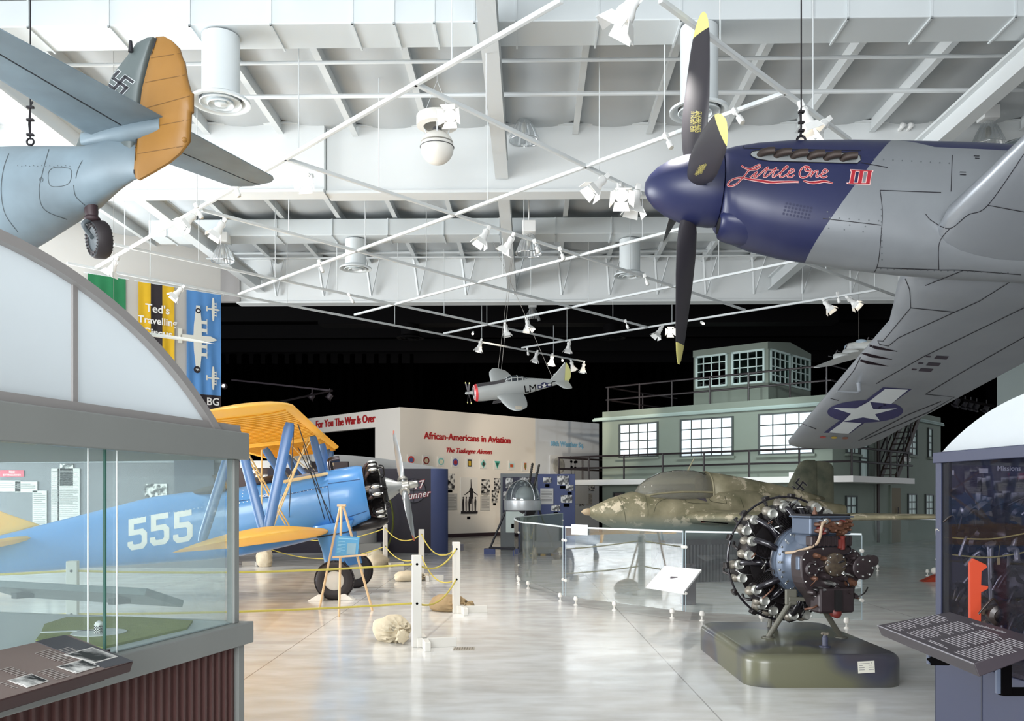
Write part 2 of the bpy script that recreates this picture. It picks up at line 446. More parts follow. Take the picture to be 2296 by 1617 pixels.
round_duct(-3.72, 11.4, 6.63, 7.48, .235, .37, 'large round ceiling diffuser on a white pipe beside the orange rudder')
round_duct(2.35, 11.2, 6.43, 7.48, .235, .37, 'round ceiling diffuser on a white pipe behind the upright propeller blade')
round_duct(-3.56, 20.3, 6.79, 7.45, .235, .36, 'round ceiling diffuser on a white pipe, farther back on the left above the track grid')
round_duct(2.68, 20.3, 6.63, 7.45, .235, .36, 'round ceiling diffuser on a white pipe, farther back left of the lower propeller blade')
for x, px_, lab in ((-3.2, 912, 'black round ceiling diffuser in the dark end, left one'), (3.6, 1380, 'black round ceiling diffuser in the dark end, right one')):
    round_duct((px_ - 1148) / 2000 * 28.5, 29.5, 6.85, 7.3, .3, .45, lab, MATS['black_steel'], BLK)
# ---- track lattice
TZ = 6.3
def T(px, py): return ATZ(px, py, TZ)
def track(p0, p1, lab, w=.055, z=None):
    a = ATZ(*p0, z or TZ); b = ATZ(*p1, z or TZ); b.z = a.z
    t = thing('lighting_track', lab, 'track', (a + b) / 2, group='white lighting tracks of the ceiling grid')
    MB().bar(a, b, w, .05).build('rail', W_steel, t, world=True, bevel=.008)
    L = (b - a).length; n = max(2, int(L / 3.0)); 
    for i in range(n):
        q = a.lerp(b, (i + .5) / n)
        MB().tube([q + V((0, 0, .02)), V((q.x, q.y, 8.0))], .008, 6).build('hanger_rod', W_steel, t, world=True)
    return t
track((215, 600), (1260, 0), 'long white track from above the banners up to the top edge, left of the others')
track((535, 660), (1763, 207), 'white track rising from the left roof girder to the top right track')
track((795, 706), (1640, 483), 'white track rising to the blue propeller spinner')
track((995, 748), (1790, 584), 'white track passing behind the lower propeller blade and under the blue cowling')
track((1170, 780), (1975, 649), 'lowest right white track, carrying lamps beside the silver wing')
track((928, 186), (1445, 437), 'white track descending from the middle of the top left track to the spinner')
track((637, 355), (1670, 695), 'white track crossing below the white hanging globe')
track((453, 471), (1452, 734), 'white track crossing in front of the left far diffuser')
track((255, 548), (1270, 765), 'white track starting at the tail wheel and running to the model fighter')
track((150, 590), (1311, 811), 'lowest left white track, over the hanging banners and the model fighter')
track((1480, 0), (1905, 314), 'white track in front of the right diffuser, over the blue cowling')
track((1790, 584), (2010, 664), 'short white track under the belly of the silver fighter')
# ================= lamps on the tracks =================
LW = mat('lamp_white', '#f2f2f0', .35)
LENS_OFF = mat('lamp_glass_off', '#c9c5ba', .15)
LENS_ON = mat('lamp_glass_lit', '#fff0d8', .3, emit=14)
LENS_B = mat('lamp_glass_blue', '#8fc4e8', .2, emit=1.5)
def make_spot(name, lab, lens, small=False):
    t = thing(name, lab, 'spotlight')
    MB().box((-.03, -.03, .12), (.03, .03, .2)).build('adapter', LW, t, bevel=.006)
    if small:
        MB().tube([(0, 0, .13), (0, 0, .06)], .012).build('stem', LW, t, 40)
        MB().lathe([(.0, .0), (.035, .01), (.038, .1), (.02, .12)], 16, MX.Rotation(R(180), 4, 'X') @ MX.Translation((0, 0, -.06))).build('housing', LW, t, 40)
        MB().lathe([(.03, -.064), (0, -.066)], 12, caps=False).build('lens', lens, t)
        return t
    mb = MB(); mb.torus((0, 0, .075), .055, .009, MX.Translation((0, 0, .075)) @ MX.Rotation(R(90), 4, 'X') @ MX.Translation((0, 0, -.075)), 20, 6); mb.build('yoke', LW, t, 40)
    H = MX.Translation((0, 0, .05))
    MB().lathe([(.0, .06), (.04, .055), (.052, .02), (.052, -.05), (.075, -.1), (.08, -.15)], 20, H, caps=False).build('housing', LW, t, 40)
    MB().lathe([(.074, -.135), (.0, -.14)], 20, H, caps=False).build('lens', lens, t)
    for k in range(4):
        M = H @ MX.Rotation(k * math.pi / 2, 4, 'Z') @ MX.Translation((.08, 0, -.15)) @ MX.Rotation(R(-32), 4, 'Y')
        MB().prism([(-.075, 0), (.075, 0), (.1, -.12), (-.1, -.12)], -.003, .003, M @ MX.Rotation(R(90), 4, 'Z') @ MX.Rotation(R(90), 4, 'X')).build('barn_door', LW, t)
    return t
SP = {k: make_spot('track_spotlight', 'white spotlight', l, s) for k, l, s in (('off', LENS_OFF, 0), ('on', LENS_ON, 0), ('blue', LENS_B, 0), ('small', LENS_OFF, 1), ('smallon', LENS_ON, 1))}
used = set()
def spot(kind, px, py, yaw, tilt, lab, sc=1.0, z=TZ - .2):
    p = ATZ(px, py, z)
    M = MX.Translation(p) @ MX.Rotation(R(yaw), 4, 'Z')
    M2 = M @ MX.Rotation(R(-tilt), 4, 'Y') @ MX.Scale(sc, 4)
    proto = SP[kind]
    if kind not in used: used.add(kind); proto.matrix_basis = M2; proto['label'] = lab; o = proto
    else: o = dup(proto, M2, lab)
    o['group'] = 'spotlights on the white tracks'
    return o
# yaw: where the lamp looks in plan (0 = to the right, 90 = away); tilt from straight down
for a in (
 ('off', 1413, 14, 160, 35, 'large white barn-door spotlight cut by the top edge of the photo', 1.25),
 ('on', 1012, 258, 262, 62, 'glowing spotlight just right of the hanging white globe', .9),
 ('on', 690, 402, 262, 55, 'glowing spotlight by the left end of the track below the rudder'),
 ('small', 533, 432, 0, 20, 'small white spotlight under the tip of the grey tailplane'),
 ('off', 425, 492, 225, 45, 'white barn-door spotlight on the left long track, over the two large lamps'),
 ('small', 449, 482, 0, 25, 'small spotlight next to the crossing left of the bell lamp'),
 ('off', 492, 512, 200, 30, 'white barn-door spotlight directly above the left bell lamp'),
 ('on', 255, 596, 170, 30, 'bright white spotlight above the green banner'),
 ('off', 400, 655, 200, 40, 'white spotlight between the yellow and the blue banner'),
 ('on', 1806, 262, 0, 20, 'glowing spotlight behind the hook of the blue cowling'),
 ('on', 1840, 286, 200, 45, 'glowing spotlight just above the blue cowling, right of the hook'),
 ('small', 1660, 268, 300, 35, 'small spotlight right of the second propeller blade tip'),
 ('small', 1502, 324, 300, 30, 'small spotlight left of the upright propeller blade root'),
 ('off', 1343, 412, 200, 45, 'leftmost white spotlight of the three left of the spinner', 1.1),
 ('on', 1392, 430, 270, 45, 'lit middle spotlight of the three left of the spinner', 1.25),
 ('off', 1426, 447, 190, 10, 'spotlight of the three nearest to the spinner', 1.2),
 ('off', 1086, 528, 200, 30, 'white barn-door spotlight left of the second bell lamp'),
 ('off', 1142, 545, 160, 30, 'white barn-door spotlight touching the second bell lamp'),
 ('small', 1205, 560, 0, 20, 'small spotlight just right of the second bell lamp'),
 ('small', 1262, 576, 0, 20, 'small spotlight at the crossing right of the second bell lamp'),
 ('small', 1451, 634, 0, 20, 'small spotlight under the right far diffuser'),
 ('small', 722, 604, 0, 20, 'small spotlight left of the left far diffuser'),
 ('small', 790, 674, 0, 30, 'small spotlight at the bottom of the far white beam'),
 ('smallon', 1060, 748, 270, 70, 'small lit lamp at the black background left of the model fighter tracks'),
 ('off', 1076, 774, 180, 15, 'white spotlight above the propeller of the model fighter'),
 ('off', 1134, 738, 0, 10, 'white spotlight above the cockpit of the model fighter'),
 ('on', 1183, 726, 300, 20, 'glowing spotlight under the small bell lamp at the dark end'),
 ('off', 1275, 776, 180, 10, 'white spotlight above the tail of the model fighter'),
 ('small', 1407, 733, 0, 20, 'small spotlight on the lowest track right of the model fighter'),
 ('off', 1478, 743, 200, 35, 'white spotlight left of the lower propeller tip'),
 ('on', 1501, 742, 270, 70, 'lit lamp facing the viewer, left of the lower propeller tip'),
 ('smallon', 1576, 725, 270, 70, 'small lit lamp facing the viewer, right of the lower propeller tip'),
 ('on', 1855, 684, 330, 35, 'lit spotlight left of the pair beside the silver wing root'),
 ('small', 1881, 674, 0, 10, 'small spotlight between two lit ones beside the silver wing'),
 ('on', 1911, 676, 320, 45, 'lit spotlight closest to the silver wing root'),
 ('small', 1184, 793, 0, 10, 'small spotlight first on the track end over the model fighter'),
 ('off', 1202, 799, 180, 15, 'white spotlight second on the track end over the model fighter'),
 ('on', 1237, 806, 180, 8, 'lit spotlight third on the track end over the model fighter'),
 ('smallon', 1261, 808, 270, 70, 'small lit lamp above the fin of the model fighter'),
 ('off', 1283, 819, 0, 15, 'white spotlight right behind the fin of the model fighter'),
 ('blue', 1308, 823, 180, 10, 'spotlight with a blue lens at the end of the track'),
): spot(*a)
# ---- bell lamps
BELL = glass('ribbed_glass', '#e4e8ea', 1.5, 2.2, .12, .25, '#f4f6f6')
def bell(px, py, Y, lab, lit=False, s=1.):
    p = P(px, py, Y)
    t = thing('bell_lamp', lab, 'pendant lamp', p, MX.Scale(s, 3), 'large prismatic bell lamps')
    MB().box((-.13, -.13, .38), (.13, .13, .6)).build('ballast_box', LW, t, bevel=.01)
    MB().tube([(0, 0, .6), (0, 0, (8.0 - p.z) / s)], .014).build('rod', LW, t)
    n = 48; prof = [(.07, .36), (.1, .33), (.17, .2), (.23, .05), (.25, 0), (.25, -.03)]
    rings = []
    for r, z in prof:
        rings.append([V(((r * (1 + .05 * (k % 2))) * math.cos(2 * math.pi * k / n), (r * (1 + .05 * (k % 2))) * math.sin(2 * math.pi * k / n), z)) for k in range(n)])
    MB().loft(rings, False).build('reflector', BELL, t)
    MB().ball((0, 0, .2), (.05, .05, .09), 12, 8).build('bulb', LENS_ON if lit else LENS_OFF, t, 60)
    MB().torus((0, 0, -.03), .255, .008, None, 36, 6).build('rim', mat('lamp_chrome', '#d8dadb', .15, 1), t, 60)
    return t
bell(500, 583, 20.0, 'bell-shaped prismatic lamp on the left, under a white spotlight')
bell(1175, 312, 15.2, 'bell-shaped prismatic lamp right of the hanging white globe')
bell(1186, 566, 17.5, 'bell-shaped prismatic lamp in the middle, among three white spotlights')
bell(1194, 716, 29.0, 'smallest bell-shaped prismatic lamp, against the dark end of the hall')
bell(2216, 322, 14.6, 'bell-shaped prismatic lamp at the right above the silver wing')
# ---- hanging globe loudspeaker
p = P(980, 332, 13.2)
t = thing('globe_loudspeaker', 'white hanging globe under a round white collar, near the roof', 'loudspeaker', p)
WP = mat('cream_plastic', '#e9e6df', .35)
MB().ball((0, 0, 0), .245, 32, 20, t1=math.pi * .58).build('lower_shell', WP, t, 60)
MB().ball((0, 0, .005), .25, 32, 20, t0=math.pi * .6).build('upper_shell', WP, t, 60)
MB().lathe([(.2, .31), (.3, .32), (.305, .34), (.305, .46), (.29, .48), (0, .48)], 40, caps=False).build('collar', WP, t, 40)
MB().lathe([(.09, .2), (.06, .3)], 20).build('neck', mat('dark_plastic', '#4a4a4c', .5), t, 40)
for k in range(3):
    a = k * 2.1 + .6; MB().tube([(.16 * math.cos(a), .16 * math.sin(a), .18), (.24 * math.cos(a), .24 * math.sin(a), .4)], .01).build('bracket', W_steel, t)
MB().torus((0, 0, .01), .249, .006, None, 40, 6).build('seam_ring', MATS['dark_plastic'], t, 60)
for k in (-1, 1):
    MB().tube([(.2 * k, 0, .48), (0, 0, 1.0)], .004, 5).build('suspension_wire', W_steel, t)
MB().tube([(0, 0, 1.), (0, 0, 8.0 - p.z)], .004, 5).build('suspension_wire', W_steel, t)
# floodlights fixed to beams
for px, py, lab in ((1866, 285, 'left small floodlight fixed on the second white beam'), (1884, 285, 'right small floodlight fixed on the second white beam')):
    q = P(px + 164, py, 15.2) if False else P(px + 156, py, 15.2)
    t = thing('emergency_lamp', lab, 'lamp', q); MB().lathe([(.04, 0), (.05, .06), (.0, .09)], 14, MX.Rotation(R(70), 4, 'X')).build('head', LW, t, 40); MB().box((-.02, 0, -.03), (.02, .3, .02)).build('bracket', LW, t)
# dark spotlights near the maroon wall
t0 = thing('lighting_track', 'dark track with four black spotlights by the maroon wall', 'track', P(2170, 900, 20))
MB().bar(P(2138, 892, 20), P(2232, 912, 18.5), .05, .05).build('rail', BLK, t0, world=True)
for px, py, lab in ((2146, 902, 'first black spotlight from the silver wing'), (2164, 906, 'second black spotlight from the silver wing'), (2177, 908, 'third black spotlight from the silver wing'), (2190, 911, 'fourth black spotlight from the silver wing'), (2212, 914, 'fifth spotlight from the silver wing, on the dark track')):
    t = thing('track_spotlight', lab, 'spotlight', P(px, py, 19.6), group='dark spotlights by the maroon wall')
    MB().lathe([(.0, .08), (.05, .07), (.06, -.08), (.09, -.1)], 14, MX.Rotation(R(30), 4, 'Y'), caps=False).build('housing', mat('lamp_black', '#15131a', .4), t, 40)
    MB().tube([(0, 0, .06), (0, 0, .17)], .012).build('stem', MATS['lamp_black'], t)
a = P(520, 852, 36); b = P(745, 876, 33)
t = thing('lighting_track', 'dark track in the black end behind the biplane wing', 'track', (a + b) / 2)
MB().bar(a, b, .06, .06).build('rail', mat('dim_steel', '#3a3238', .5), t, world=True); MB().bar(b, P(610, 905, 29), .06, .06).build('rail', MATS['dim_steel'], t, world=True)
for px, lab in ((700, 'dim spotlight at the dark track behind the biplane wing, left one'), (740, 'dim red-lit spotlight at the end of the dark track behind the biplane wing')):
    t = thing('track_spotlight', lab, 'spotlight', P(px, 888, 33)); MB().lathe([(.0, .1), (.1, .08), (.11, -.1), (.16, -.14)], 14, MX.Rotation(R(40), 4, 'Y'), caps=False).build('housing', MATS['dim_steel'], t, 40)
    MB().tube([(0, 0, .1), (0, 0, .28)], .02).build('stem', MATS['dim_steel'], t)
t = thing('track_spotlight', 'lit lamp right of the blue banner against the black wall', 'spotlight', P(503, 866, 30)); MB().lathe([(0, .1), (.09, .08), (.1, -.05)], 14, MX.Rotation(R(80), 4, 'X'), caps=False).build('housing', MATS['dim_steel'], t, 40); MB().ball((0, -.06, 0), .06, 10, 8).build('bulb', LENS_ON, t)
# ================= exhibits at the back =================
WALLW = mat('exhibit_white', '#efe9e0', .65, var=.12, vs=.7, col2='#e6dfd4')
NAVY = mat('navy_panel', '#272540', .55, var=.2, vs=1.5, col2='#221f38'); BLUEP = mat('blue_panel', '#4b5580', .6, var=.15, vs=2, col2='#454e78')
GREYP = mat('grey_panel', '#7e8284', .6, var=.15, vs=2, col2='#747879')
RED = mat('red_letter', '#b32226', .5); CYAN = mat('light_blue_letter', '#86b9d8', .5); WHT = mat('white_letter', '#f2f0ec', .5)
PA = P(897, 913, 33.9); ZT = PA.z
def wpoint(px, Y): q = P(px, 1000, Y); return V((q.x, q.y, 0))
A0 = V((PA.x, PA.y, 0)); A1 = wpoint(1343, 41.5); A2 = wpoint(640, 40.2)
def wallplane(a, b): d = (b - a).normalized(); n = V((d.y, -d.x, 0)); n = n if n.y < 0 else -n; return d, n
dA, nA = wallplane(A0, A1); dB, nB = wallplane(A0, A2)
LA = (A1 - A0).length
t = thing('exhibit_wall', 'tall white exhibit wall with red and light blue headings', 'exhibit wall', A0)
M = frame(A0, dA, z=(0, 0, 1)); sgn = 1 if (M.to_3x3() @ V((0, 1, 0))).dot(nA) > 0 else -1
s1 = (ONP(1200, 1000, A0, nA) - A0).dot(dA)
MB(M).box((0, -.25 * sgn, 0), (s1, 0, ZT)).build('panel', WALLW, t, world=True, label='cream lit section')
MB(M).box((s1, -.25 * sgn, 0), (LA, 0, ZT)).build('panel', mat('exhibit_bluish', '#d9dfe6', .65), t, world=True, label='bluish white section')
MB(M).box((0, 0, 0), (s1, .03 * sgn, .14)).build('baseboard', mat('dark_base', '#3a2a30', .5), t, world=True)
def wallM(px, py, lift=.02, A=A0, n=nA, d=dA):
    q = ONP(px, py, A, n) + n * lift
    x = d if d.x > 0 else -d
    m = MX((x, V((0, 0, 1)), n)).transposed().to_4x4(); m.translation = q
    return m
def wtext(px, py, s, size, m, name, A=A0, n=nA, d=dA, **k):
    mb = MB().text(s, size, wallM(px, py, .03, A, n, d), ext=.015, **k); return mb
wtext(1051, 983, 'African-Americans in Aviation', .375, RED, '', bold=.016, sx=1.0).build('lettering', RED, t, world=True, label='red serif heading')
wtext(1051, 1012, 'The Tuskegee Airmen', .27, RED, '', shear=.35, bold=.008).build('lettering', RED, t, world=True, label='red slanted script line')
wtext(1271, 997, '18th Weather Sq.', .30, CYAN, '', bold=.02).build('lettering', CYAN, t, world=True, label='light blue heading')
t = thing('exhibit_wall', 'white wall left of the corner with old-style red heading over a dark opening', 'exhibit wall', A0 + dB * .01)
def sB(px): return (ONP(px, 1000, A0, nB) - A0).dot(dB)
MBx = frame(A0 + V((0, 0, 0)), dB, z=(0, 0, 1)); sg = 1 if (MBx.to_3x3() @ V((0, 1, 0))).dot(nB) > 0 else -1
z1 = ONP(842, 958, A0, nB).z; LB = (A2 - A0).length
MB(MBx).box((.02, -.25 * sg, 0), (sB(841), 0, ZT)).build('pier', WALLW, t, world=True)
MB(MBx).box((sB(841), -.25 * sg, z1), (LB, 0, ZT)).build('header', WALLW, t, world=True)
MB(MBx).box((sB(716), -.25 * sg, 0), (LB, 0, z1)).build('pier', WALLW, t, world=True)
wtext(773, 946, 'For You The War Is Over', .45, RED, '', A0, nB, dB, bold=.012, sx=.92).build('lettering', RED, t, world=True)
q = A0 + dB * 4 - nB * 2.5; MBd = MB().bar(q + V((-5, 2.6, 1.8)), q + V((2.6, 2.6, 1.8)), .1, 3.6); o = MBd.build('dark_alcove_panel', BLK, None); tag(o, 'dark partition inside the opening of the white wall', 'partition')
# ---- squadron emblems
BC = [('#d4453c', '#5b6fa8', 'red round emblem on a white square, leftmost of the nine'), ('#8c2f2b', '#e8d9b8', 'brown-ringed emblem with a pale figure'), ('#8fc9c4', '#f1efd8', 'pale turquoise ringed emblem'), ('#5a66a4', '#b23b46', 'blue emblem with a red shape'),
      ('#2a2c38', '#d9b33a', 'yellow and black shield emblem'), ('#6fbcb4', '#4b4a42', 'turquoise diamond emblem on a white square'), ('#5dbfae', '#2f6e5e', 'turquoise triangle emblem on a white square'), ('#b9dfe0', '#d5633b', 'pale blue emblem with an orange figure'), ('#b7643a', '#7a8a4c', 'narrow brown shield emblem, rightmost of the nine')]
bx = [921, 955, 988, 1020, 1052, 1083, 1114, 1146, 1177]
wcol = mat('card_white', '#e6e4df', .5)
for i, (c1, c2, lab) in enumerate(BC):
    py = lerp(1031, 1046, i / 8); M = wallM(bx[i], py, .006)
    t = thing('emblem_plaque', lab, 'plaque', M.translation, group='row of emblem plaques on the white wall')
    MB(M).box((-.17, -.2, 0), (.17, .2, .02)).build('card', wcol, t, world=True)
    m1 = mat('emblem_a%d' % i, c1, .5); m2 = mat('emblem_b%d' % i, c2, .5, var=.4, vs=9)
    r = .145
    sh = {4: [(-.1, -.15), (.1, -.15), (.1, .15), (-.1, .15)], 5: [(0, -.17), (.14, 0), (0, .17), (-.14, 0)], 6: [(0, -.17), (.15, .15), (-.15, .15)], 7: [(-.15, -.1), (.15, -.1), (.15, .1), (-.15, .1)], 8: [(0, -.17), (.06, -.05), (.06, .15), (-.06, .15), (-.06, -.05)]}.get(i)
    pl = sh or [(r * math.cos(a * math.pi / 12), r * math.sin(a * math.pi / 12)) for a in range(24)]
    MB(M).prism(pl, .02, .03).build('emblem', m1, t, world=True)
    MB(M).prism([(x * .62, y * .62 - .01) for x, y in pl], .03, .036).build('figure', m2, t, world=True)
# ---- black and white photographs
def photo_mat(k):
    nm = 'photo_print_%d' % k
    if nm in MATS: return MATS[nm]
    m = mat(nm, '#e4e2de', .35, var=1, vs=4 + k * 1.3, col2='#1d1c20', detail=6)
    for n in m.node_tree.nodes:
        if n.type == 'MAP_RANGE': n.inputs[1].default_value = .42; n.inputs[2].default_value = .56
    return m
TXTP = mat('text_card', '#c8c6c2', .5)
def photo(M, w, h, k, lab, group, cap=True, frame_=False, paper=False):
    t = thing('photo_print', lab, 'photograph' if not paper else 'text card', M.translation, group=group)
    MB(M).box((-w / 2, -h / 2, 0), (w / 2, h / 2, .02)).build('print', TXTP if paper else photo_mat(k), t, world=True)
    if paper:
        mb = MB(M)
        for r in range(int(h / .045) - 2):
            y = h / 2 - .06 - r * .045; mb.box((-w * .42, y - .008, .02), (w * (.42 if r % 4 else .2), y + .008, .022))
        mb.build('text_line', mat('grey_ink', '#7d7b7a', .6), t, world=True, kind='stuff')
    if cap: MB(M).box((-w * .25, -h / 2 - .12, 0), (w * .25, -h / 2 - .03, .015)).build('caption_plate', BLK, t, world=True)
    return t
for px, py, w, h, k, lab, kw in (
    (1008, 1080, .45, .62, 1, 'photograph of a man with a rifle at the left edge of the white wall', {}),
    (1088, 1092, .46, .62, 2, 'photograph above the small group picture on the white wall', {}),
    (1114, 1086, .35, .5, 3, 'photograph next to the grey panel, upper one on the white wall', {}),
    (1108, 1113, .3, .5, 4, 'photograph next to the grey panel, lower one on the white wall', {}),
    (1012, 1125, .55, .65, 5, 'grey text card left of the tall crew picture', dict(paper=True, cap=False)),
    (1087, 1128, .5, .62, 5, 'grey text card right of the tall crew picture', dict(paper=True, cap=False))):
    photo(wallM(px, py, .02), w, h, k, lab, 'pictures on the white wall', **kw)
M = wallM(1050, 1113, .02)
t = thing('photo_print', 'tall framed picture of five airmen standing under a propeller', 'photograph', M.translation, group='pictures on the white wall')
MB(M).box((-.44, -.7, 0), (.44, .76, .04)).build('print', mat('photo_paper', '#e9e6e1', .5), t, world=True)
K = mat('photo_black', '#2a272b', .5)
mb = MB(M)
for a in (90, 205, 330): mb.prism([(.03 * math.cos(R(a + 90)) + .1, .25 + .03 * math.sin(R(a + 90))), (.1 + .42 * math.cos(R(a + 4)) * .9, .25 + .42 * math.sin(R(a + 4))), (.1 + .45 * math.cos(R(a)) * .9, .25 + .45 * math.sin(R(a))), (.1 - .03 * math.cos(R(a + 90)), .25 - .03 * math.sin(R(a + 90)))], .04, .045)
mb.prism([(.1 + .1 * math.cos(a * .5), .24 + .12 * math.sin(a * .5)) for a in range(13)], .04, .046)
mb.prism([(.02, .2), (.2, .2), (.22, -.3), (.05, -.3)], .04, .0455)
for i in range(5):
    x = -.32 + i * .16; mb.prism([(x - .035, -.62), (x + .03, -.62), (x + .05, -.2), (x + .02, -.1), (x - .03, -.1), (x - .055, -.25)], .046, .05, mi=i % 2); mb.prism([(x + .035 * math.cos(a), -.06 + .045 * math.sin(a)) for a in (0, 1, 2, 3, 4, 5)], .046, .051)
mb.box((-.44, -.7, .046), (.44, -.6, .048), 0); mb.build('picture', [K, mat('photo_grey', '#8f8b8b', .5)], t, world=True)
MB(M).box((-.08, -.92, 0), (.08, -.82, .015)).build('caption_plate', BLK, t, world=True)
# right end: white panel with drawings under the light blue heading
M = wallM(1270, 1050, .03); t = thing('display_board', 'tall pale board with a round drawing behind the railing', 'board', M.translation); MB(M).box((-1.1, -1.6, 0), (1.4, .55, .03)).build('board', mat('pale_board', '#dcdfe2', .5), t, world=True)
MB(M).lathe([(.001, .03), (.38, .031), (.38, .036), (.3, .06), (.001, .07)], 30, MX.Translation((-.55, .1, 0)), caps=False).build('round_picture', mat('moon_grey', '#b9b9b4', .6, var=.4, vs=5), t, world=True)
mb = MB(M).tube([(.25, -.7, .05), (.2, .55, .05)], .015); mb.tube([(.45, -.7, .05), (.5, .5, .05)], .012)
for x, y in ((.22, .3), (.46, .28), (.24, .05), (.48, .02), (.55, .3)): mb.ball((x, y, .06), .06, 8, 6)
mb.build('instrument_drawing', BLK, t, world=True)
t = photo(wallM(1318, 1093, .02), .85, .32, 6, 'wide photograph under the balcony end', 'pictures on the white wall', cap=False)
photo(wallM(1320, 1120, .02), .4, .55, 5, 'yellowish text card under the balcony end', 'pictures on the white wall', cap=False, paper=True)
photo(wallM(1303, 1115, .02), .35, .8, 9, 'tall photograph between the blue panel and the yellowish card', 'pictures on the white wall', cap=False)
# ---- grey and blue panels behind the turret
Yp = 27.0
def slab(px0, py0, px1, Y, z0, z1, th, m, name, lab, cat='exhibit panel'):
    a = P(px0, py0, Y); b = P(px1, py0, Y)
    t = thing(name, lab, cat, ((a.x + b.x) / 2, Y + th / 2, z0)); MB().box((a.x, Y, z0), (b.x, Y + th, z1)).build('board', m, t, world=True, bevel=.01); return t
def yM(px, py, Y, lift=.005): q = P(px, py, Y); return MX.Translation((q.x, Y - lift, q.z)) @ MX.Rotation(R(90), 4, 'X')
slab(1122, 1100, 1206, Yp, 0, P(0, 1062, Yp).z, .15, GREYP, 'picture_stand', 'grey display panel behind the ball turret')
slab(1127, 1100, 1200, Yp - .03, P(0, 1150, Yp).z, P(0, 1070, Yp).z, .03, NAVY, 'picture_board', 'dark board with portraits on the grey panel')
slab(1206, 1100, 1290, Yp - .1, 0, P(0, 1063, Yp - .1).z, .15, BLUEP, 'picture_stand', 'blue display panel right of the ball turret')
for i, (px, py, w, h, pl, lab) in enumerate(((1227, 1077, .24, .17, 0, 'top left photograph on the blue panel'), (1262, 1077, .34, .27, 0, 'large top right photograph on the blue panel'), (1277, 1094, .24, .18, 0, 'small photograph at the right edge of the blue panel'), (1270, 1119, .34, .23, 0, 'photograph of a seated man low on the blue panel'), (1246, 1139, .26, .18, 0, 'lowest photograph on the blue panel'), (1226, 1113, .39, .48, 1, 'white text card on the blue panel'))):
    photo(yM(px, py, Yp - .105), w, h, 2 + i, lab, 'pictures on the blue panel', paper=bool(pl), cap=not pl)
for i, (px, py, w, h, lab) in enumerate(((1142, 1083, .22, .3, 'portrait at the top left of the grey panel'), (1176, 1080, .28, .24, 'group photograph at the top of the grey panel'), (1133, 1112, .12, .26, 'narrow photograph left of the turret dome'))):
    photo(yM(px, py, Yp - .035), w, h, 3 + i, lab, 'pictures on the grey panel', cap=False)
# ---- navy wall with the gunner emblem
Yn = 25.6; zt = P(0, 1051, Yn).z
t = thing('exhibit_wall', 'dark navy exhibit wall with a round emblem behind the propeller', 'exhibit wall', (P(880, 0, Yn).x, Yn, 0))
xa = P(600, 0, Yn).x; xb = P(966, 0, Yn).x; xc = P(1003, 0, Yn).x
MB().box((xa, Yn, 0), (xb, Yn + .3, zt)).build('panel', mat('navy_dark', '#221a28', .5, var=.15, vs=1.2, col2='#1d1622'), t, world=True)
mb = MB(); ring = lambda z: [V((xb, Yn, z))] + [V((xb + (xc - xb) * math.sin(a * math.pi / 16), Yn + .3 - .3 * math.cos(a * math.pi / 16) + .0, z)) for a in range(0, 9)] + [V((xb, Yn + .3, z))]
mb.loft([ring(0), ring(zt)]); mb.build('rounded_end', BLUEP, t, 30, world=True)
M = yM(928, 1101, Yn, .01)
MB(M).lathe([(.0, .0), (.34, .0), (.34, .012), (.0, .012)], 40).build('emblem_disc', mat('gunsight_grey', '#4a4550', .5), t, world=True)
mb = MB(M); mb.torus((0, 0, .014), .34, .012, None, 40, 6); mb.box((-.34, -.008, .012), (.34, .008, .018)); mb.box((-.008, -.34, .012), (.008, .34, .018)); mb.build('crosshair', mat('dark_ink', '#1c171f', .6), t, world=True)
for off, bold, m, z in ((0, .05, RED, .02), (0, .012, WHT, .026)):
    mb = MB(M); mb.text('B-17', .3, MX.Translation((-.02, .14, z)) @ MX.Rotation(R(10), 4, 'Z'), bold=bold, shear=.2, sp=1.1); mb.text('Gunner', .26, MX.Translation((.04, -.13, z)) @ MX.Rotation(R(9), 4, 'Z'), bold=bold, shear=.35, sp=1.05)
    mb.build('lettering', m, t, world=True)
t = thing('curved_partition', 'low curved pale grey partition top behind the navy wall', 'partition', P(880, 1115, 28))
mb = MB(); r0 = []; r1 = []
for k in range(17):
    px = lerp(700, 1004, k / 16); py = 1020 + 33 * (max(0, k - 3) / 13) ** 1.5; Y = lerp(30, 26.6, k / 16); q = P(px, py, Y); r0.append([V((q.x, q.y, 0)), V((q.x, q.y, q.z)), V((q.x, q.y + .12, q.z)), V((q.x, q.y + .12, 0))])
mb.loft(r0); mb.build('shell', mat('partition_grey', '#a9a7a3', .6), t, 30, world=True)
q = P(810, 1165, 24.5)
t = thing('display_stand', 'pale grey box display stand behind the blue biplane engine', 'display stand', (q.x, q.y, 0))
MB().box((-.55, -.4, .0), (.6, .4, .35)).build('plinth', mat('pale_stand', '#b9b7b3', .5), t, bevel=.01); MB().lathe([(.42, .35), (.42, 1.15)], 28).build('drum', mat('pale_stand2', '#aeacaa', .5), t, 40)
MB().box((-1.0, -.3, .3), (-.5, .3, 1.05)).build('bench', mat('brown_stand', '#5a4438', .6), t)
t = thing('hoop_frame', 'olive green hoop frame standing behind the biplane engine', 'frame', (P(842, 0, 24.9).x, 24.9, 0))
mb = MB(); mb.torus((0, 0, .95), .98, .05, MX.Translation((0, 0, .95)) @ MX.Rotation(R(90), 4, 'X') @ MX.Scale(.5, 4, V((1, 0, 0))) @ MX.Translation((0, 0, -.95)), 28, 8, -1.35, 1.35); mb.build('hoop', mat('olive_hoop', '#7d8238', .5), t, 40)
MB().box((-.1, -.12, 0), (.3, .12, .05)).build('foot', MATS['olive_hoop'], t)
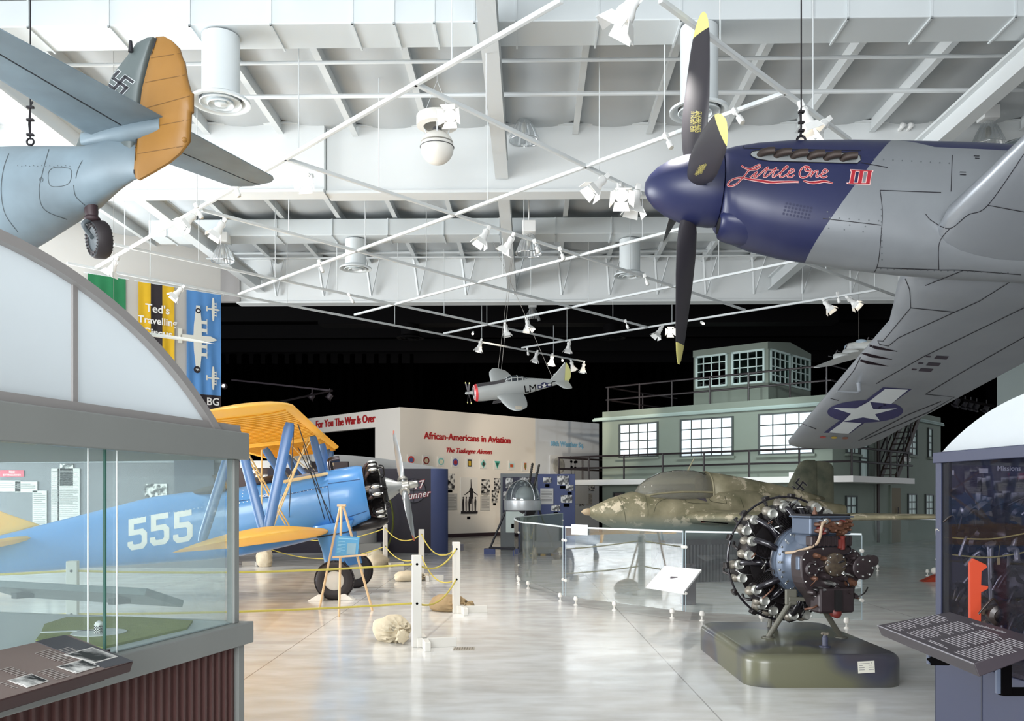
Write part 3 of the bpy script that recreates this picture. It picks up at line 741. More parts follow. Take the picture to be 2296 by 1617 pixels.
# ---- ball turret on its stand
o = FL(1170, 1243); o = V((P(1172, 0, 25).x, 25.0, 0))
SIL = mat('bare_aluminium', '#d3d6d8', .35, .5, var=.2, vs=6, col2='#a4a8ab')
t = thing('gun_turret', 'glass-domed gun turret with two perforated gun barrels on a stand', 'gun turret', o)
zc = P(0, 1121, 25).z; rr = .5
DOME = glass('dome_glass', '#dfe5e6', 1.5, 1.8, .03, .10)
MB().ball((0, 0, zc), (rr, rr, .56), 28, 16, t0=math.pi * .5).build('dome', DOME, t, 60)
MB().lathe([(rr + .01, zc - .29), (rr + .02, zc - .27), (rr + .02, zc - .02), (rr, zc), (rr - .03, zc), (rr - .03, zc - .29)], 36).build('ring', SIL, t, 40)
mb = MB()
for a in (20, 65, 115, 160, 230, 310): mb.tube([(rr * math.sin(b) * math.cos(R(a)), rr * math.sin(b) * math.sin(R(a)), zc + .56 * math.cos(b)) for b in [i * math.pi / 20 for i in range(1, 11)]], .014, 6)
mb.build('dome_rib', SIL, t, 40)
MB().ball((.08, -.05, zc + .1), (.28, .25, .3), 16, 10).build('gun_shield', mat('grey_shield', '#b5b7b4', .5), t, 60)
for x, px, py in ((.16, 1194, 1039), (.3, 1209, 1042)):
    a = V((x, -.1, zc + .3)); b = V((P(px, py, 24.6).x - o.x, -.4, P(px, py, 24.6).z))
    mb = MB().tube([a, b], .028, 10)
    for k in range(9): q = a.lerp(b, .25 + k * .085); mb.tube([q, q + (b - a).normalized() * .02], .036, 10)
    mb.build('gun_barrel', mat('gun_metal', '#55524f', .4, .6), t, 40)
MB().ball((0, 0, zc - .28), (.36, .36, .32), 20, 10, t1=math.pi * .5).build('lower_bowl', mat('dark_bowl', '#2a2224', .5), t, 60)
MB().box((-.47, -.34, zc - .9), (.1, -.3, zc - .32)).build('side_plate', mat('pale_green_plate', '#b9c3bd', .5), t, world=False); MB().box((-.32, -.35, zc - .78), (-.2, -.341, zc - .66)).build('marking', BLK, t)
for a, b in (((-.45, 0, zc - .25), P(1098, 1236, 25.2) - o), ((.45, 0, zc - .25), P(1242, 1236, 25.2) - o), ((.1, -.45, zc - .25), P(1163, 1240, 24.4) - o), ((0, .4, zc - .25), V((0, 1.2, .1)))):
    MB().tube([a, (b[0], b[1], max(b[2], .14))], .03, 8).build('leg', mat('stand_black', '#2b2a30', .5), t, 40)
mb = MB(); f = [P(1098, 1232, 25.2) - o, P(1242, 1232, 25.2) - o, P(1163, 1236, 24.4) - o]
for i in range(3): mb.bar((f[i].x, f[i].y, .17), (f[(i + 1) % 3].x, f[(i + 1) % 3].y, .17), .06, .06)
mb.build('base_frame', MATS['stand_black'], t)
for i, q in enumerate(f):
    MB().box((q.x - .16, q.y - .14, 0), (q.x + .16, q.y + .14, .15)).build('foot_block', BLUEP, t)
# ---- left background seen through the case
Yg = 20.2
a = P(-140, 0, Yg); b = P(516, 0, Yg); zt = P(0, 1034, Yg).z
t = thing('exhibit_wall', 'long grey exhibit wall behind the tail of the blue biplane', 'exhibit wall', ((a.x + b.x) / 2, Yg, 0))
MB().box((a.x, Yg, 0), (b.x, Yg + .2, zt)).build('panel', mat('mid_grey_wall', '#6d6e74', .6, var=.25, vs=1, col2='#5f6067'), t, world=True)
MB().box((a.x, Yg - .03, zt - .04), (b.x, Yg + .23, zt + .05)).build('cap_rail', mat('grey_cap', '#8c9196', .5), t, world=True)
k = 0
for px, py, w, h, lab in ((20, 1090, .55, .25, 'white card at the far left of the grey wall'), (60, 1092, .5, .25, 'second white card from the left on the grey wall'), (90, 1150, .32, 1.0, 'tall pale card on the grey wall'), (125, 1130, .18, 1.6, 'tall pale strip on the grey wall'), (155, 1110, .5, 1.2, 'pale poster left of the glass joint'), (350, 1100, .5, .3, 'white framed picture right on the grey wall'), (150, 1065, .3, .5, 'greyish card high on the grey wall')):
    photo(yM(px, py, Yg - .005), w, h, 5, lab, 'cards on the grey exhibit wall', cap=False, paper=k < 5); k += 1
t = thing('wall_sign', 'red rectangular fire extinguisher sign on the grey wall', 'sign', yM(28, 1062, Yg).translation)
M = yM(28, 1062, Yg, .01); MB(M).box((-.27, -.075, -.0), (.27, .075, .012)).build('plate', mat('sign_red', '#c0304e', .5), t, world=True)
mb = MB(M); mb.text('FIRE', .075, MX.Translation((0, .03, .014))); mb.text('EXTINGUISHER', .06, MX.Translation((0, -.035, .014))); mb.build('lettering', WHT, t, world=True)
t = thing('reflection_board', 'dark square board added for a reflection in the case glass', 'board', yM(437, 1080, Yg - .3).translation)  # added board standing in for a dark screen reflected in the case glass
M = yM(437, 1080, Yg - .3); MB(M).box((-.45, -.52, -.05), (.43, .54, .03)).build('panel', mat('reflection_slate', '#3b4250', .4), t, world=True); MB(M).box((-.3, .4, -.3), (.3, .46, -.05)).build('bracket', mat('grey_cap'), t, world=True)
# framed picture and small room behind the biplane cockpit
t = thing('exhibit_room', 'dark brown partition with white cards behind the biplane cockpit', 'partition', (P(600, 0, 27).x, 27, 0))
MB().box((P(505, 0, 27).x, 27, 0), (P(780, 0, 27).x, 27.2, P(0, 1035, 27).z)).build('panel', mat('brown_partition', '#453634', .6), t, world=True)
MB().box((P(545, 0, 27).x, 26.7, P(0, 1050, 27).z), (P(700, 0, 27).x, 27.0, P(0, 1034, 27).z)).build('soffit', GREYW, t, world=True)
for px, py, w, h, lab in ((592, 1080, .5, .45, 'white framed card behind the front cockpit of the biplane'), (640, 1082, .35, .4, 'small framed card behind the biplane struts')):
    photo(yM(px, py, 26.98), w, h, 4, lab, 'cards on the brown partition', cap=False)
for px, lab in ((558, 'left of two small lit lamps behind the biplane struts'), (570, 'right of two small lit lamps behind the biplane struts')):
    q = P(px, 1057, 26.6); t = thing('picture_lamp', lab, 'lamp', q); MB().ball((0, 0, 0), .06, 10, 8).build('bulb', LENS_ON, t); MB().tube([(0, 0, .05), (0, .12, .2)], .012).build('arm', BLK, t)
# ---- banners
def ban(px, top=True): return ONP(px, 640, WL_P, WL_N)
def banner(px0, px1, py0, py1, m, lab, extra=None, zb=None):
    a = ONP(px0, py0, WL_P, WL_N) + WL_N * .06; b = ONP(px1, py0, WL_P, WL_N) + WL_N * .06; zt = ONP((px0 + px1) / 2, py0, WL_P, WL_N).z; zl = ONP((px0 + px1) / 2, py1, WL_P, WL_N).z
    t = thing('hanging_banner', lab, 'banner', ((a.x + b.x) / 2, (a.y + b.y) / 2, zl), group=None)
    W = V((b.x - a.x, b.y - a.y, 0)); L = W.length; M = frame((a.x, a.y, zl), W, z=(0, 0, 1)) @ MX.Rotation(R(90), 4, 'X')
    n = 40; H = zt - zl
    def pt(u, v): return V((u, v, .03 + .018 * math.sin(u / L * 19 + v * .8) * (1 - .8 * v / H) ))
    for (u0, u1, v0, v1, mm, nm, lb) in m:
        mb = MB(M); rows = [[pt(lerp(u0, u1, i / 24) * L, lerp(v0, v1, j / 20) * H) for i in range(25)] for j in range(21)]
        mb.loft(rows, False, False); mb.build(nm, mm, t, 60, world=True, label=lb)
    MB(M).tube([(-.08, H, .02), (L + .08, H, .02)], .018).build('rod', W_steel, t, world=True)
    return t, M, L, H
GRN = mat('green_cloth', '#217a4c', .7, var=.2, vs=3); YEL = mat('yellow_cloth', '#e2b51f', .7, var=.15, vs=3, col2='#c99c18'); BLC = mat('black_cloth', '#2a2227', .7); SKY = mat('sky_blue_cloth', '#5b93d0', .65, var=.2, vs=2, col2='#4c83c2'); CRW = mat('cream_print', '#e9e8dd', .6)
banner(194, 279, 620, 830, [(0, 1, 0, 1, GRN, 'cloth', None)], 'green banner at the left, its lower part behind the white arch')
t, M, L, H = banner(307, 388, 638, 905, [(0, .34, 0, 1, YEL, 'stripe', 'yellow'), (.34, .66, 0, 1, BLC, 'stripe', 'black'), (.66, 1, 0, 1, YEL, 'stripe', 'yellow')], 'yellow banner with a black middle stripe and white words')
mb = MB(M)
for s, y, sz in (("Ted's", .785, .28), ('Travelling', .685, .245), ('Circus', .585, .28)): mb.text(s, sz, MX.Translation((L * .52, H * y, .06)) , bold=.02)
mb.build('lettering', WHT, t, world=True)
t, M, L, H = banner(415, 492, 656, 918, [(0, 1, .125, 1, SKY, 'cloth', 'sky blue'), (0, 1, 0, .125, BLC, 'lower_band', 'black')], 'blue banner with three white four-engined aeroplanes, rightmost of the banners')
mb = MB(M); mb.text('44th BG', .27, MX.Translation((L * .95, H * .065, .06)), bold=.02, align='RIGHT'); mb.build('lettering', WHT, t, world=True)
def bomber2d(mb, cx, cy, s):
    Z = .058
    mb.prism([(cx - .06 * s, cy + 1.0 * s), (cx + .06 * s, cy + 1.0 * s), (cx + .11 * s, cy + .5 * s), (cx + .12 * s, cy), (cx + .11 * s, cy - .5 * s), (cx + .06 * s, cy - s), (cx - .06 * s, cy - s), (cx - .13 * s, cy - .4 * s), (cx - .15 * s, cy), (cx - .13 * s, cy + .4 * s)], Z, Z + .004)
    mb.prism([(cx - .55 * s, cy + .05 * s), (cx + .4 * s, cy + .09 * s), (cx + .62 * s, cy), (cx + .4 * s, cy - .09 * s), (cx - .55 * s, cy - .05 * s)], Z, Z + .005)
    mb.prism([(cx - .62 * s, cy + .22 * s), (cx - .5 * s, cy + .22 * s), (cx - .5 * s, cy - .22 * s), (cx - .62 * s, cy - .22 * s)], Z, Z + .005)
    for q in (.5, .25, -.25, -.5):
        mb.box((cx, cy + (q - .05) * s, Z), (cx + .28 * s, cy + (q + .05) * s, Z + .005)); mb.box((cx + .27 * s, cy + (q - .11) * s, Z), (cx + .29 * s, cy + (q + .11) * s, Z + .005))
mb = MB(M); bomber2d(mb, L * .32, H * .6, .83); bomber2d(mb, L * .76, H * .86, .3); bomber2d(mb, L * .76, H * .27, .3); mb.build('printed_aeroplane', CRW, t, world=True)
for x, y, r in ((.32, .83, .07), (.29, .33, .09)): MB(M).lathe([(0, .064), (r, .064), (r, .067), (0, .067)], 18, MX.Translation((L * x, H * y, 0))).build('roundel', BLC, t, world=True)
mb = MB(M); mb.text('F', .12, MX.Translation((L * .29, H * .33, .069)) @ MX.Rotation(R(-90), 4, 'Z'), bold=.02); mb.lathe([(0, .068), (.035, .068), (.035, .07), (0, .07)], 14, MX.Translation((L * .32, H * .83, 0))); mb.build('lettering', WHT, t, world=True)
# ================= control tower replica =================
TG = mat('tower_green', '#7f897e', .7, var=.25, vs=1.2, col2='#767e6f', bump=.05, bs=90)
TK = TG
TTRIM = mat('tower_trim', '#9fb0aa', .6); MUNT = mat('dark_muntin', '#3b4240', .5); MUNL = mat('pale_muntin', '#c9dcd6', .5)
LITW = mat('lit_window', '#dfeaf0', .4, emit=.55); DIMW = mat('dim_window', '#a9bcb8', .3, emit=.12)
RAIL = mat('rail_black', '#241d1f', .45); SLAB = mat('balcony_white', '#e9e6e2', .6); STAIR = mat('stair_brown', '#3a2c27', .5)
TC = V((9.7, 27.0, 0)); ta = V((-.747, .665, 0)).normalized(); tb = V((.665, .747, 0)).normalized()
TM = MX((ta, tb, V((0, 0, 1)))).transposed().to_4x4(); TM.translation = TC      # local: x along the facade to the left, y into the depth, z up
tower = thing('control_tower', 'grey-green two-storey control tower replica with a white balcony and a glazed roof cabin', 'building', TC, TM.to_3x3())
def tb_(a, b, m, name, **k): return MB().box(a, b).build(name, m, tower, **k)
FW, FD, PZ, SZ0, SZ1 = 8.55, 10.7, 4.72, 2.04, 2.22
def fa(px, py, off=0.):            # facade: photo pixel -> local (x, z)
    q = TM.inverted() @ ONP(px, py, TC - tb * off, -tb); return q.x, q.z
def sd(px, py, off=0.):
    q = TM.inverted() @ ONP(px, py, TC - ta * off, -ta); return q.y, q.z
tb_((0, 0, 0), (FW, FD, PZ), TG, 'wall')
mb = MB().box((-.06, -.12, 4.42), (FW + .3, 0, 4.5)); mb.tube([(-.12, -.1, 4.42), (FW + .35, -.1, 4.42)], .045); mb.tube([(-.1, -.1, 4.42), (-.1, FD, 4.42)], .045); mb.box((-.12, 0, 4.42), (0, FD, 4.5)); mb.build('gutter', TTRIM, tower, 40)
# windows on the front
def window(x0, x1, z0, z1, nc, nr, pane, mun, face, nm='window', sill=True, w=.035, dbl=None):
    """face 'f': on y=0, 's': on x=0"""
    fm = MX() if face == 'f' else (MX(((0, 1, 0, 0), (1, 0, 0, 0), (0, 0, 1, 0), (0, 0, 0, 1))))
    lo, hi = min(x0, x1), max(x0, x1); z0, z1 = min(z0, z1), max(z0, z1); mb = MB(fm); e = .06
    mb.box((lo - .05, -e, z0 - .05), (lo, .01, z1 + .05)); mb.box((hi, -e, z0 - .05), (hi + .05, .01, z1 + .05)); mb.box((lo, -e, z1), (hi, .01, z1 + .05)); mb.box((lo, -e, z0 - .05), (hi, .01, z0))
    fr = mb.build(nm, mun, tower)
    MB(fm).box((lo, -.012, z0), (hi, -.004, z1)).build('pane', pane, fr)
    mb = MB(fm)
    for i in range(1, nc): x = lerp(lo, hi, i / nc); mb.box((x - w / 2, -.03, z0), (x + w / 2, -.012, z1))
    for r in (range(1, nr) if isinstance(nr, int) else nr):
        z = lerp(z0, z1, r / nr) if isinstance(nr, int) else lerp(z0, z1, r)
        mb.box((lo, -.03, z - w / 2), (hi, -.012, z + w / 2))
    mb.build('muntins', mun, fr)
    if sill: MB(fm).box((lo - .12, -.12, z0 - .12), (hi + .12, 0, z0 - .05)).build('sill', TG, fr)
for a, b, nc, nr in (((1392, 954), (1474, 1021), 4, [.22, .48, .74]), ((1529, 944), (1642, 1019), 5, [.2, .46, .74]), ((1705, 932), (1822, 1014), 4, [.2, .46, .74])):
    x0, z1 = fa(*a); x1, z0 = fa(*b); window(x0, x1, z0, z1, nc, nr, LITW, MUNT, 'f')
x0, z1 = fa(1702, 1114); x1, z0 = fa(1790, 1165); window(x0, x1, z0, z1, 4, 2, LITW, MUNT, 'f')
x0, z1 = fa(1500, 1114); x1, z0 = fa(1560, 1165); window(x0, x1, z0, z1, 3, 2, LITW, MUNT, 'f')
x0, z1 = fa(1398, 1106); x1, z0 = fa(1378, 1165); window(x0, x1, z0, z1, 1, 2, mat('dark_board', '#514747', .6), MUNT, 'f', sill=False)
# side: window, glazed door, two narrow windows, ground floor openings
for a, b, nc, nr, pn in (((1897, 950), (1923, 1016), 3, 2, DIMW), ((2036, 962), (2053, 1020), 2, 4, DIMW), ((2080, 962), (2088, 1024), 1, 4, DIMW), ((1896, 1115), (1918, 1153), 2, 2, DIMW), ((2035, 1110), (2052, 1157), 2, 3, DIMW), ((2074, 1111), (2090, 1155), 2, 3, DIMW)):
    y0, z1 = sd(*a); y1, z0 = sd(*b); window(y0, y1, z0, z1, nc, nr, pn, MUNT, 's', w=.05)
y0, z1 = sd(1927, 950); y1, _ = sd(1943, 1000); window(y0, y1, SZ1 + .05, z1, 1, [.35, .62], DIMW, MUNT, 's', 'glazed_door', False, .05)
y0, z1 = sd(1995, 1094); y1, _ = sd(2016, 1094)
d_ = tb_((-.05, y0, .02), (0, y1, z1), mat('tower_door', '#6e6249', .6), 'door')
MB().box((-.07, y0 - .12, 0), (-.0, y0, z1 + .1)).build('door_frame', TG, d_); MB().tube([(-.1, lerp(y0, y1, .6), .9), (-.1, lerp(y0, y1, .6), 1.25)], .02).build('door_handle', RAIL, d_)
y, _ = sd(1961, 1000); MB().tube([(-.12, y, .1), (-.12, y, 4.4)], .05).build('downpipe', mat('pipe_brown', '#3b2f2e', .5), tower, 40)
# balcony
BO = 1.0; BL, BR = 9.9, 4.4
mb = MB().box((-BO, -BO, SZ0), (BL, 0, SZ1)); mb.box((-BO, 0, SZ0), (0, BR, SZ1)); mb.box((FW, 0, SZ0), (BL, 2.2, SZ1)); mb.build('balcony_slab', SLAB, tower)
def rail(pts, heights, name, posts):
    mb = MB()
    for h in heights: mb.tube([(x, y, h) for x, y in pts], .033, 8)
    mb.build(name, RAIL, tower, 40)
    for (x, y), z0, z1 in posts: MB().tube([(x, y, z0), (x, y, z1)], .033, 8).build(name + '_post', RAIL, tower, 40)
e = .06; fp = [(BL - e, -BO + e), (-BO + e, -BO + e), (-BO + e, BR - e)]
def fx(px): q = TM.inverted() @ ONP(px, 1040, TC - tb * (BO - e), -tb); return q.x
def sy(px): q = TM.inverted() @ ONP(px, 1040, TC - ta * (BO - e), -ta); return q.y
posts = [((BL - e, -BO + e), SZ1, 3.07)] + [((fx(p), -BO + e), SZ1, 3.07) for p in (1320, 1399, 1486, 1578, 1680, 1792)] + [((-BO + e, -BO + e), SZ1, 3.07)] + [((-BO + e, sy(p)), SZ1, 3.07) for p in (1997, 2036)]
rail(fp, (3.05, 2.64), 'balcony_rail', posts)
rail([(BL - e, -BO + e), (BL - e, 2.1), (FW, 2.1)], (3.05, 2.64), 'balcony_end_rail', [((BL - e, 2.1), SZ1, 3.07), ((BL - e, .5), SZ1, 3.07)])
def rx(px): q = TM.inverted() @ ONP(px, 880, TC, -tb); return q.x
rail([(.1, FD - .2), (.1, .1), (FW - .1, .1), (FW - .1, 5)], (5.62, 5.16), 'roof_rail', [((min(rx(p), FW - .1), .1), PZ, 5.64) for p in (1360, 1430, 1503, 1588, 1675, 1768, 1850)] + [((FW - .1, 2.5), PZ, 5.64), ((.1, 4.5), PZ, 5.64)])
# roof cabin
cx0, cy0, cw, cd, cz = 3.03, 2.0, 2.9, 3.5, 6.92
mb = MB(); sec = lambda x: [V((x, cy0, 4.7)), V((x, cy0 + cd, 4.7)), V((x, cy0 + cd, cz)), V((x, cy0 + cd * .5, cz + .2)), V((x, cy0, cz))]
GC = glass('cabin_glass', '#c3d2d0', 1.5, 1.4)
wz0, wz1 = 5.55, 6.68
mb.box((cx0, cy0, 4.7), (cx0 + cw, cy0 + cd, wz0)); mb.build('cabin_base', TG, tower)
mb = MB(); q = [V((cx0, cy0 - .04, wz1)), V((cx0, cy0 + cd + .04, wz1)), V((cx0, cy0 + cd + .04, cz)), V((cx0, cy0 + cd * .5, cz + .2)), V((cx0, cy0 - .04, cz))]
mb.loft([q, [p + V((cw, 0, 0)) for p in q]]); mb.build('cabin_roof', TG, tower)
for x in (cx0, cx0 + cw - .18): 
    for y in (cy0, cy0 + cd - .18): tb_((x, y, wz0), (x + .18, y + .18, wz1), TG, 'cabin_post')
tb_((cx0 + cw / 2 - .1, cy0, wz0), (cx0 + cw / 2 + .1, cy0 + .1, wz1), TG, 'cabin_post'); tb_((cx0, cy0 + cd / 2 - .08, wz0), (cx0 + .1, cy0 + cd / 2 + .08, wz1), TG, 'cabin_post')
def cwin(a0, a1, face):
    fm = MX.Translation((0, cy0 - .02, 0)) if face == 'f' else MX.Translation((cx0 - .02, 0, 0)) @ MX(((0, 1, 0, 0), (1, 0, 0, 0), (0, 0, 1, 0), (0, 0, 0, 1)))
    mb = MB(fm); z0, z1 = wz0 - .02, wz1 + .02
    for x, w in ((a0, .07), (a1 - .07, .07)): mb.box((x, -.03, z0), (x + w, .05, z1))
    mb.box((a0, -.03, z0), (a1, .05, z0 + .07)); mb.box((a0, -.03, z1 - .07), (a1, .05, z1))
    fr = mb.build('cabin_window', MUNL, tower); mb = MB(fm)
    for i in (1, 2, 3): x = lerp(a0, a1, i / 4); mb.box((x - .018, -.01, z0), (x + .018, .02, z1)); z = lerp(z0, z1, i / 4); mb.box((a0, -.01, z - .018), (a1, .02, z + .018))
    mb.build('muntins', MUNL, fr); MB(fm).box((a0, .02, z0), (a1, .028, z1)).build('pane', GC, fr)
cwin(cx0 + .12, cx0 + cw / 2 - .08, 'f'); cwin(cx0 + cw / 2 + .08, cx0 + cw - .1, 'f'); cwin(cy0 + .12, cy0 + cd / 2 - .06, 's'); cwin(cy0 + cd / 2 + .06, cy0 + cd - .1, 's')
tb_((cx0 + .1, cy0 + cd - .1, wz0), (cx0 + cw - .1, cy0 + cd - .02, wz1), mat('cabin_inside', '#4d5650', .7), 'cabin_back_wall')
tb_((cx0 + .8, cy0 + 1.2, 5.2), (cx0 + 1.6, cy0 + 2.2, 5.95), mat('cabin_desk', '#2e2a2c', .6), 'cabin_desk')
# outside stair on the side
s0 = sd(1985, 1066, .5)[0]; s1 = sd(2046, 935, .5)[0]
st = MB()
for xo in (-.35, -.85): st.bar((xo, s0, SZ1), (xo, s1, 4.75), .06, .2)
for k in range(12): t_ = (k + .5) / 12; y = lerp(s0, s1, t_); z = lerp(SZ1, 4.75, t_); st.box((-.85, y - .11, z - .015), (-.35, y + .11, z + .015))
st.build('stair_flight', STAIR, tower)
mb = MB()
for xo in (-.33, -.87):
    mb.tube([(xo, s0, SZ1 + .85), (xo, s1, 5.6)], .028); mb.tube([(xo, s0, SZ1 + .45), (xo, s1, 5.2)], .02)
    for k in range(5): t_ = k / 4; mb.tube([(xo, lerp(s0, s1, t_), lerp(SZ1, 4.75, t_)), (xo, lerp(s0, s1, t_), lerp(SZ1, 4.75, t_) + .85)], .025)
mb.build('stair_rail', RAIL, tower, 40)
for (px, py, lab) in ((1776, 1062, 'small white card on the balcony edge by the fin'), (1478, 1062, 'small white card on the balcony edge near the left window')):
    q = TM @ V((fx(px), -BO + .1, SZ1 + .07)); t = thing('label_card', lab, 'card', q, TM.to_3x3()); MB().box((-.12, -.005, -.07), (.12, .005, .06)).build('card', mat('card_white'), t)
q = TM @ V((-.9, s0 + .9, SZ1 + .62)); t = thing('notice_sign', 'small white notice hung on the outside stair', 'sign', q, TM.to_3x3()); MB().box((-.01, -.3, -.07), (.01, .3, .07)).build('plate', mat('card_white'), t)
mb = MB(); 
for z in (.03, -.02): mb.box((-.013, -.22, z - .012), (-.011, .22, z + .012))
mb.build('text_line', mat('grey_ink'), t)
# ================= the two glass cases in the foreground =================
CG = mat('case_grey', '#8b8d8a', .55, var=.08, vs=3); MAROON = mat('maroon_boards', '#5e413e', .5, var=.15, vs=4); GL = glass('case_glass', '#f4f9f8', 1.5, 1.0, 0, .10, '#e6eef1')  # whitish haze of the case glass stands in for milky reflections
GEDGE = mat('glass_edge', '#3f6a5e', .15); PALE = translucent('arch_panel', '#e6eaec', .6); ATRIM = mat('arch_trim', '#9a9694', .5)
LE = V((-1.5, 5.0, 0)); ld = V((-.243, -.97, 0)).normalized(); ln = V((-ld.y, ld.x, 0)); ln = ln if ln.x < 0 else -ln      # ld towards the viewer, ln into the case (left)
LM = MX((ld, ln, V((0, 0, 1)))).transposed().to_4x4(); LM.translation = LE
if LM.to_3x3().determinant() < 0: pass
LCL, LCW = 3.4, 2.4
case = thing('display_case', 'large grey glass case on ribbed maroon boards, white arch on top', 'display case', LE, LM.to_3x3())
def cb(a, b, m, name, **k): return MB().box(a, b).build(name, m, case, **k)
mb = MB().box((.06, .03, .02), (LCL, LCW - .03, .78))
x = .1
while x < LCL: mb.box((x, .012, .02), (x + .018, .03, .78)); x += .062
x = .05
while x < LCW: mb.box((.045, x, .02), (.06, x + .018, .78)); x += .062
mb.build('plinth', MAROON, case)
cb((0, 0, 0), (.06, .07, .8), CG, 'corner_board', bevel=.004)
cb((-.05, -.03, .78), (LCL, LCW + .03, .9), CG, 'sill', bevel=.006)
cb((-.02, -.02, 1.81), (LCL, LCW + .02, 1.96), CG, 'fascia', bevel=.006)
for a in ((.02, .02), (.02, LCW - .07)): cb((a[0], a[1], .9), (a[0] + .05, a[1] + .05, 1.81), CG, 'corner_post', bevel=.004)
xj = 1.1
for nm, a, b in (('glass_pane', (.08, .03, .9), (xj - .003, .038, 1.81)), ('glass_pane', (xj + .003, .03, .9), (LCL, .038, 1.81)), ('glass_pane', (.03, .1, .9), (.038, LCW - .1, 1.81)), ('glass_pane', (.08, LCW - .04, .9), (LCL, LCW - .032, 1.81))):
    cb(a, b, GL, nm)
cb((xj - .004, .028, .9), (xj + .004, .04, 1.81), GEDGE, 'glass_joint'); 
for xx in (xj - .075, xj + .11): cb((xx - .003, .027, .9), (xx + .003, .031, 1.81), mat('bright_edge', '#f3f8f7', .2), 'glass_edge_strip')
cb((xj - .02, .02, .9), (xj + .03, .05, .925), mat('clip_black', '#1c1a1b', .3), 'glass_clip')
cb((0.03, .05, .895), (LCL, LCW - .05, .905), mat('diorama_base', '#cfd7da', .6), 'case_floor')
# arch over the case: a real barrel shell, its end panel facing the aisle
AX, AR, AZC = 1.9, 2.47, 2.6 - 2.47 + .0
def arc(r, n=40, lo=None):
    out = []; a1 = math.acos((1.955 - AZC) / r)
    for i in range(n + 1): a = lerp(-a1, a1, i / n); out.append((AX + r * math.sin(a), AZC + r * math.cos(a)))
    return out
pl = arc(AR - .02); YZ = MX(((1, 0, 0, 0), (0, 0, 1, 0), (0, 1, 0, 0), (0, 0, 0, 1)))
MB().prism(pl, .04, .06, YZ).build('arch_panel', PALE, case)
MB().prism(pl, LCW - .06, LCW - .04, YZ).build('arch_panel', PALE, case)
mb = MB(); ou = arc(AR + .012); inn = arc(AR - .03)
def rings(ou, inn, y0, y1): return [[V((o[0], y0, o[1])), V((o[0], y1, o[1])), V((i[0], y1, i[1])), V((i[0], y0, i[1]))] for o, i in zip(ou, inn)]
mb.loft(rings(ou, inn, 0, .05)); mb.build('arch_rim', ATRIM, case, 40)
cb((.02, .012, 1.955), (LCL, .05, 2.0), ATRIM, 'arch_base_strip'); 
xs = 1.283; zs = AZC + math.sqrt((AR - .02) ** 2 - (xs - AX) ** 2)
cb((xs - .014, .03, 1.97), (xs + .014, .042, zs), ATRIM, 'panel_seam')
# ---- diorama inside
GRASS = mat('model_grass', '#7f8a3e', .9, var=.6, vs=30, col2='#9aa352', bump=.4, bs=160); ROAD = mat('model_road', '#d5dadb', .6)
def inl(px, py, z): q = ATZ(px, py, z); r = LM.inverted() @ q; return (r.x, r.y)
zf = .905
gr = [inl(px, py, zf) for px, py in ((92, 1424), (100, 1404), (150, 1388), (290, 1387), (432, 1396), (420, 1412), (230, 1456), (80, 1440))]
t = thing('model_meadow', 'green flocked model meadow on the floor of the left case', 'model landscape', LM @ V((gr[0][0], gr[0][1], zf)), LM.to_3x3())
g0 = gr[0]; MB().prism([(x - g0[0], y - g0[1]) for x, y in gr], 0, .012).build('turf', GRASS, t)
MB().lathe([(0, .0125), (.13, .0125), (.13, .015), (0, .015)], 30, MX.Translation((*[a - b for a, b in zip(inl(222, 1419, zf + .012), g0)], 0)) @ MX.Scale(1.0, 4)).build('path_circle', ROAD, t)
a = V((*inl(92, 1424, zf), 0)); b = V((*inl(222, 1419, zf), 0)); MB().bar((0, 0, .0135), (b.x - a.x, b.y - a.y, .0135), .035, .003).build('path', ROAD, t)
q = ATZ(222, 1420, zf + .016); t = thing('chequered_hut', 'tiny black and white chequered model hut on the round path', 'model building', q, LM.to_3x3())
MB().box((-.016, -.016, 0), (.016, .016, .045), 0).build('hut_body', mat('hut_white', '#efefec', .5), t); mb = MB()
for i in range(5):
    for j in range(6):
        if (i + j) % 2: 
            x = -.016 + i * .0064; z = j * .0065; mb.box((x, -.0165, z), (x + .0064, -.016, z + .0065)); mb.box((-.0165, x, z), (-.016, x + .0064, z + .0065)); mb.box((x, .016, z), (x + .0064, .0165, z + .0065)); mb.box((.016, x, z), (.0165, x + .0064, z + .0065))
mb.build('chequers', BLK, t); MB().lathe([(.02, .045), (.017, .055), (.006, .062), (0, .063)], 12).build('roof', MATS['hut_white'], t, 40)
# text rail on the far side of the case, seen through it from behind
def rail_board(name, lab, M, w, d, m_top, m_edge, arms=True):
    t = thing(name, lab, 'information panel', M.translation, M.to_3x3())
    mb = MB(); mb.prism([(-w / 2, 0), (w / 2, 0), (w / 2 , d), (-w / 2, d)], -.045, 0); mb.build('board', m_edge, t, bevel=.003)
    MB().box((-w / 2 + .004, .004, 0), (w / 2 - .004, d - .004, .002)).build('printed_face', m_top, t)
    return t
BRN = mat('panel_brown', '#5a4038', .45); GRY2 = mat('panel_slate', '#4c535a', .45)
a = P(72, 1332, 6.4); b = P(380, 1340, 5.9)
X_ = (b - a); X_.z = 0; M = frame((a + b) / 2, -X_, z=(.0, .35, .93)) ; L_ = X_.length
t = rail_board('reader_rail', 'grey sloping text rail on the far side of the left case, seen from behind', M, L_ + .25, .34, GRY2, mat('rail_grey', '#6f7a7c', .5))
for s in (-.36, .33):
    MB().bar((s * L_, .17, -.05), (s * L_, .30, -.09), .05, .04).build('arm', mat('arm_black', '#2c3133', .5), t)
